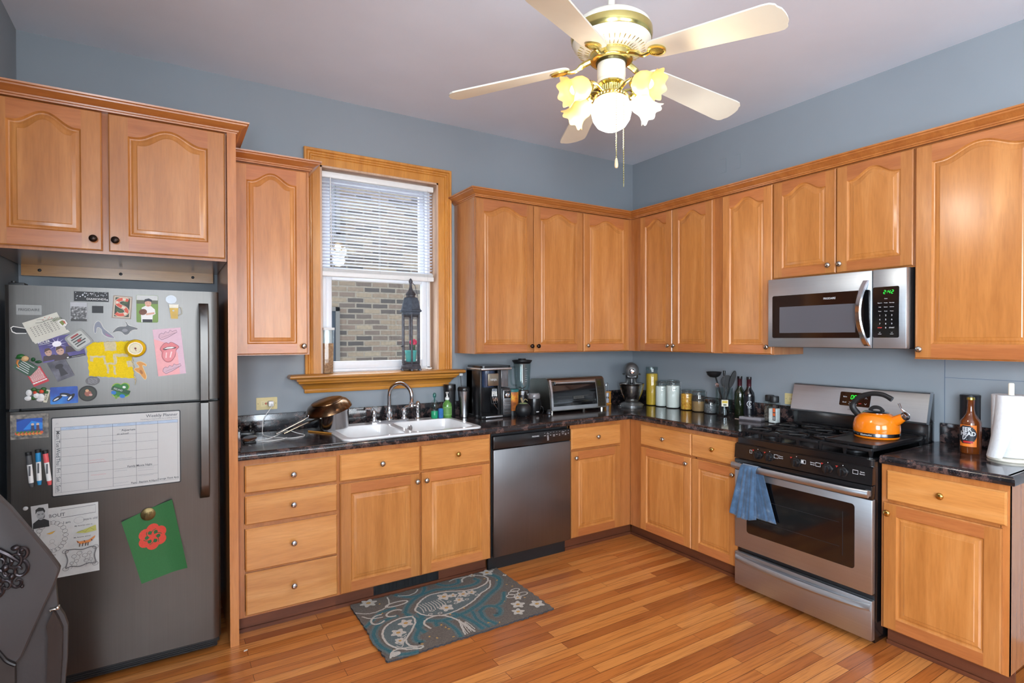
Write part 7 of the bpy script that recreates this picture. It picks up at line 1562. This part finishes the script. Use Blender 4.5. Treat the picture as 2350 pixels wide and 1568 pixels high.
for k_ in range(6): a = PI/3*k_+.3; on(kc[0]+.115*math.cos(a+.5), kc[1]+.115*math.sin(a+.5)*.62, .022, 0, 2*PI, .040, 1, 10, .0013); on(kc[0]+.10*math.cos(a),kc[1]+.10*math.sin(a)*.62,.12,a+1.2,a+2.6,.014,1,10,.0015)
mb.build('knot_drawing', [flat((206,66,48), .7, 0., .12, 300., name='crayon_red'), flat((30,92,48), .7, 0., .1, 300., name='crayon_green')], t, smooth=False)
mb = MB(TF @ Matrix.Translation((-3.589,.705,.003)) @ Matrix.Rotation(.25,4,'Z')); mb.lathe([(.027,0),(.028,.003),(.022,.006),(0,.0075)], (0,0,0), 'Z', 28, cap=False)
mb.v = [Vector(p) for p in mb.v]
for i in range(5): mb.tube([(-.016+i*.006,-.008+.003*math.sin(i*2),.0072),(-.010+i*.006,.009,.0066)], .0013, 5)
tag(mb.build('oval_magnet', flat((116,98,62), .35, .8, .2, 60., name='aged_bronze'), loc=(-3.589,FY0,.705)), 'bronze oval magnet holding the green paper', 'magnet')

# ================================================================== rug
TR_ = Matrix.Translation((0,0,.0))
rug = MB(); RX0, RX1, RY0, RY1 = -2.672, -1.742, -1.208, -.585
nu, nv = 60, 40
def edge(p): return .003*math.sin(p*61)+.002*math.sin(p*143+1)
def rp(u, v): return (RX0+(RX1-RX0)*u+(edge(v*3) if u in (0,1) else 0), RY0+(RY1-RY0)*v+(edge(u*3) if v in (0,1) else 0), .0105)
rug.grid(rp, nu, nv, 0)
bd = [rp(i/nu,0) for i in range(nu+1)]+[rp(1,j/nv) for j in range(1,nv+1)]+[rp(i/nu,1) for i in range(nu-1,-1,-1)]+[rp(0,j/nv) for j in range(nv-1,0,-1)]
k = len(bd); rug.add([(x,y,.001) for x,y,z in bd]+bd, [[j,(j+1)%k,k+(j+1)%k,k+j] for j in range(k)], 5)
W_, H_ = RX1-RX0, RY1-RY0
def R(p): return (RX0+p[0]*W_, RY0+p[1]*H_)
z1, z2, z3, z4, z5 = .0110, .0114, .0118, .0122, .0126
def band(pts, wd, z, m, closed=False, n=8, jit=.0018):
    P = smooth_path([R(p) for p in pts], n, closed); P = [Vector((p[0]+random.uniform(-jit,jit), p[1]+random.uniform(-jit,jit))) for p in P]
    if m == 1: rug.rib(P, wd*2.3, z1-.0003, 4, closed)
    rug.rib(P, wd, z, m, closed)
def shape(pts, z, m, n=8):
    P = smooth_path([R(p) for p in pts], n, True); rug.poly([(p[0]+random.uniform(-.001,.001),p[1]+random.uniform(-.001,.001)) for p in P], z, m)
def flower(c, r, petals=5, rot=0., m=2, mc=3):
    x, y = R(c); P = []
    for i in range(40): a = 2*PI*i/40; q = r*(1+.24*math.cos(petals*(a+rot))); P.append((x+q*math.cos(a), y+q*math.sin(a)))
    rug.poly(P, z4, m); rug.ell(x, y, r*.34, r*.3, z5, mc, n=10)
# u runs right, v runs away from the viewer (towards the cabinets)
def outline(pts, w=(.028,.012,.010)):
    band(pts, w[0], z1, 1, False); band(pts, w[1], z3, 2, False)
big = [(.30,.60),(.36,.72),(.45,.80),(.56,.78),(.66,.71),(.75,.70),(.83,.75),(.87,.84),(.84,.93),(.77,.97),(.72,.94),(.70,.88)]
bigl = [(.30,.60),(.33,.48),(.42,.40),(.53,.42),(.63,.48),(.73,.58),(.82,.66),(.865,.78)]
teal_in = [(.30,.60),(.36,.71),(.45,.79),(.56,.77),(.66,.70),(.76,.69),(.83,.72),(.78,.63),(.68,.53),(.58,.455),(.47,.42),(.36,.46)]
shape(teal_in, z2, 4)
band([(.24,.60),(.29,.72),(.38,.83),(.50,.87),(.62,.81),(.74,.78),(.80,.83),(.79,.90)], .018, z1, 1); band([(.24,.60),(.28,.46),(.38,.33),(.53,.34),(.65,.41),(.76,.52),(.87,.63),(.93,.78),(.90,.95)], .022, z1, 1)
band(big, .011, z3, 2); band(bigl, .010, z3, 2)
leaf = [(.265,.52),(.255,.42),(.20,.30),(.145,.20),(.145,.10),(.20,.05)]; leaf2 = [(.265,.52),(.19,.54),(.10,.48),(.055,.36),(.055,.20),(.10,.09),(.17,.035),(.20,.04)]
shape([(.262,.52),(.19,.53),(.10,.47),(.06,.36),(.06,.21),(.10,.10),(.16,.045),(.15,.12),(.155,.21),(.21,.31),(.252,.42)], z2, 4)
band(leaf, .010, z3, 2); band(leaf2, .011, z3, 2); band([(.31,.55),(.29,.40),(.23,.27),(.19,.17),(.21,.10)], .018, z1, 1); band([(.20,.60),(.09,.56),(.02,.42),(.015,.22),(.07,.04),(.16,-.0)], .018, z1, 1)
hook = [(.30,.25),(.29,.36),(.34,.42),(.41,.40),(.46,.28),(.48,.12),(.49,.02)]
band(hook, .011, z3, 2); band([(.26,.22),(.25,.36),(.33,.48),(.43,.46),(.50,.32),(.53,.16),(.54,.02)], .020, z1, 1); band([(.34,.26),(.35,.32),(.39,.31),(.41,.20),(.41,.08),(.40,.01)], .016, z1, 1)
band([(.43,.02),(.45,.15),(.47,.26)], .009, z3, 2)
for i in range(5): band([(.445+i*.014,.02+i*.01),(.452+i*.012,.12),(.47+i*.006,.20)], .005, z3, 2)
band([(.62,.30),(.60,.16),(.63,.03)], .02, z1, 1); band([(.62,.30),(.68,.34),(.73,.27),(.70,.17),(.66,.16)], .018, z1, 1); band([(.58,.33),(.56,.18),(.58,.02)], .016, z1, 1); band([(.73,.30),(.80,.36),(.86,.50)], .016, z1, 1)
for cx, cy, r in ((.515,.70,.036),(.47,.50,.034),(.575,.57,.026),(.63,.655,.030),(.685,.645,.024),(.57,.68,.022),(.205,.44,.034),(.135,.33,.033),(.115,.21,.024),(.845,.22,.034),(.80,.11,.030),(.945,.14,.036),(.89,.33,.022)): flower((cx,cy), r, 5, random.random())
for cx, cy, rx, ry in ((.90,.43,.030,.022),(.94,.37,.034,.018),(.865,.39,.026,.020),(.93,.47,.028,.016)):
    x, y = R((cx,cy)); rug.rib([(x+rx*math.cos(2*PI*i/18), y+ry*math.sin(2*PI*i/18)) for i in range(18)], .007, z3, 2, True)
for i in range(9): x = .335+i*.018; band([(x,.52+.02*(i%2)),(x+.008,.60),(x-.002,.68)], .005, z3, 2, jit=.0012)
for q in range(14):
    cx, cy = .36+q*.026, .47+.012*q+.05*math.sin(q*2.3); x, y = R((cx,cy)); rug.rib([(x+.011*math.cos(2*PI*i/10), y+.008*math.sin(2*PI*i/10)) for i in range(10)], .0045, z3, 2, True)
for i in range(5): band([(.08+.01*i,.16+.03*i),(.10+.012*i,.12+.035*i),(.12+.012*i,.16+.03*i)], .005, z3, 2)
# corner sprays
flower((.10,.945), .040, 6); flower((.905,.945), .036, 5); flower((.985,.80), .012, 4); flower((.80,.965), .018, 5)
for pts in ([(.0,.83),(.06,.76),(.13,.76),(.20,.83),(.22,.97)], [(.02,.74),(.06,.66),(.12,.64)], [(.42,.97),(.38,.91),(.33,.90),(.28,.94)], [(.63,.96),(.68,.985),(.76,.97)], [(.86,.99),(.93,.965),(.97,.97)]): band(pts, .008, z3, 2)
for cx, cy, rx, ry, ro in ((.24,.80,.062,.022,.0),(.09,.62,.05,.035,.9),(.19,.65,.045,.03,.2)):
    x, y = R((cx,cy)); c_, s_ = math.cos(ro), math.sin(ro); rug.rib([(x+rx*math.cos(2*PI*i/22)*c_-ry*math.sin(2*PI*i/22)*s_, y+rx*math.cos(2*PI*i/22)*s_+ry*math.sin(2*PI*i/22)*c_) for i in range(22 if ry < .025 else 17)], .011, z3, 2, ry < .025)
band([(.0,.55),(.05,.62),(.12,.72),(.22,.74)], .014, z1, 1); band([(.27,.98),(.34,.86),(.42,.87),(.47,.99)], .016, z1, 1); band([(.55,.99),(.59,.90),(.67,.89),(.70,.97)], .016, z1, 1)
band([(.02,.02),(.05,.10),(.13,.09),(.18,.02)], .009, z3, 2); shape([(.03,.03),(.07,.035),(.08,.07),(.05,.09),(.03,.07)], z3, 2)
for q in range(46):
    x, y = R((random.uniform(.03,.97), random.uniform(.04,.96))); rug.ell(x, y, .008, .005, z1-.0002, 3, random.random()*3, 7)
PILE = lambda c, nm: flat(c, .95, 0., .22, 160., name=nm, bump=.9, spec=.1)
tag(rug.build('rug', [PILE((104,98,92),'rug_taupe'), PILE((64,104,112),'rug_teal'), PILE((184,180,172),'rug_cream'), PILE((176,140,84),'rug_ochre'), PILE((96,108,110),'rug_grey'), PILE((70,68,70),'rug_edge')], loc=(-2.2,-.9,0), smooth=False), 'teal and taupe paisley rug on the oak floor before the sink', 'rug')

# ================================================================== chair-like piece in the near left corner
ch = thing('chair_back', 'grey shield-shaped chair back with dark scroll ornament, in front of the refrigerator', 'chair', (-3.90,-1.34,0))
LEA = wall_mat('worn_grey_leather', (66,60,59), .5); 
def TC(y): return Matrix.Translation((0,y,0)) @ TW
sh = [(-4.03,1.062),(-4.0,1.062),(-3.970,1.025),(-3.952,.995),(-3.924,.954),(-3.885,.886),(-3.839,.805),(-3.812,.752),(-3.808,.742),(-3.811,.726),(-3.822,.692),(-3.846,.634),(-3.873,.565),(-3.905,.480),(-3.916,.466),(-3.936,.484),(-3.956,.520),(-4.03,.65)]
mb = MB(TC(-1.35)); mb.prism(sh, -.012, .012)
cen = (-3.93,.76); inn_ = [(cen[0]+(p[0]-cen[0])*.965, cen[1]+(p[1]-cen[1])*.965) for p in sh]; k = len(sh)
if sum(sh[i][0]*sh[(i+1)%k][1]-sh[(i+1)%k][0]*sh[i][1] for i in range(k)) < 0: sh_, in_ = sh[::-1], inn_[::-1]
else: sh_, in_ = sh, inn_
mb.add([(x,y,.012) for x,y in sh_]+[(x,y,.017) for x,y in in_], [[j,(j+1)%k,k+(j+1)%k,k+j] for j in range(k)]+[[k+j for j in range(k)]])
mb.build('backrest', LEA, ch, sharp=30)
mb = MB(TC(-1.367)); mb.tube([(x,y,.004) for x,y in smooth_path([(-4.03,.655),(-3.956,.522),(-3.938,.488),(-3.917,.468)],4)], .006, 8); mb.build('edge_piping', flat((40,36,36), .35, .3, name='dark_piping'), ch)
mb = MB(TC(-1.368)); ORN = flat((66,60,62), .28, .75, .15, 40., name='dark_pewter')
def scroll(c, r, a0, turns, w, d=1):
    P = []
    for i in range(28): t_ = i/27; a = a0+d*turns*2*PI*t_; q = r*(1-.82*t_); P.append((c[0]+q*math.cos(a), c[1]+q*1.25*math.sin(a), .007+.006*t_))
    mb.tube(P, [w*(1-.5*i/27) for i in range(28)], 7)
for c_, r, a0, tn, d in (((-3.915,.800),.026,2.6,1.3,1),((-3.945,.795),.024,.4,1.2,-1),((-3.903,.765),.022,1.2,1.2,-1),((-3.930,.762),.024,3.3,1.4,1),((-3.955,.748),.022,.2,1.2,1),((-3.908,.728),.018,2.,1.1,1),((-3.935,.722),.018,4.2,1.2,-1),((-3.960,.710),.02,.8,1.2,-1),((-3.898,.818),.016,5.,1.1,1),((-3.975,.775),.026,1.,1.3,1),((-3.965,.815),.02,2.,1.2,-1)): scroll(c_, r, a0, tn, .0058, d)
for u, v, ru, rv in ((-3.912,.835,.012,.009),(-3.897,.826,.007,.007),(-3.936,.778,.010,.012),(-3.921,.748,.008,.010),(-3.897,.713,.005,.006),(-3.95,.73,.009,.007)): mb.ball((u,v,.012), (ru,rv,.008), 12)
mb.tube([(-3.985,.842,.006),(-3.955,.838,.010),(-3.930,.818,.012),(-3.905,.790,.008)], [.005,.008,.008,.004], 8)
mb.build('scroll_ornament', ORN, ch)
mb = MB(TC(-1.325)); mb.prism([(-3.823,.70),(-3.818,.612),(-3.802,.578),(-3.793,.543),(-3.795,.44),(-3.806,.30),(-3.815,.0),(-3.93,.0),(-3.95,.30),(-3.92,.5),(-3.90,.6)], -.01, .01); mb.build('back_cover', LEA, ch)
mb = MB(TC(-1.347)); mb.prism([(-3.826,.607),(-3.814,.578),(-3.804,.543),(-3.806,.446),(-3.815,.305),(-3.822,.0),(-3.85,.0),(-3.846,.316),(-3.840,.527),(-3.844,.564)], -.012, .012); mb.build('leg', wood('dark_brown_leg', (30,18,13), (38,24,17), (46,30,22), 'Z', rough=.4, coat=.2), ch)
mb = MB(TC(-1.335)); mb.box(-3.838,-3.812,.606,.612,-.012,.018,.002); mb.ball((-3.817,.612,.014), .006, 8); mb.ball((-3.834,.607,.014), .004, 8); mb.build('metal_pin', NICKEL, ch)
mb = MB(); mb.box(-4.05,-3.92,-1.362,-1.338,0,.66); mb.box(-4.05,-3.90,-1.29,-.95,.42,.46,.01); mb.box(-4.05,-4.01,-1.0,-.96,0,.42); mb.box(-3.94,-3.90,-1.0,-.96,0,.42); mb.build('seat_frame', flat((60,52,48), .5, name='dark_frame'), ch)
tag((lambda m_: (m_.prism([(-3.216,-.755),(-3.200,-.752),(-3.198,-.742),(-3.214,-.745)], .0005, .0015), m_.build('paper_scrap', flat((226,224,216), .8, name='scrap'), loc=(-3.207,-.748,0)))[1])(MB()), 'tiny white paper scrap on the floor beside the tall panel foot', 'scrap')
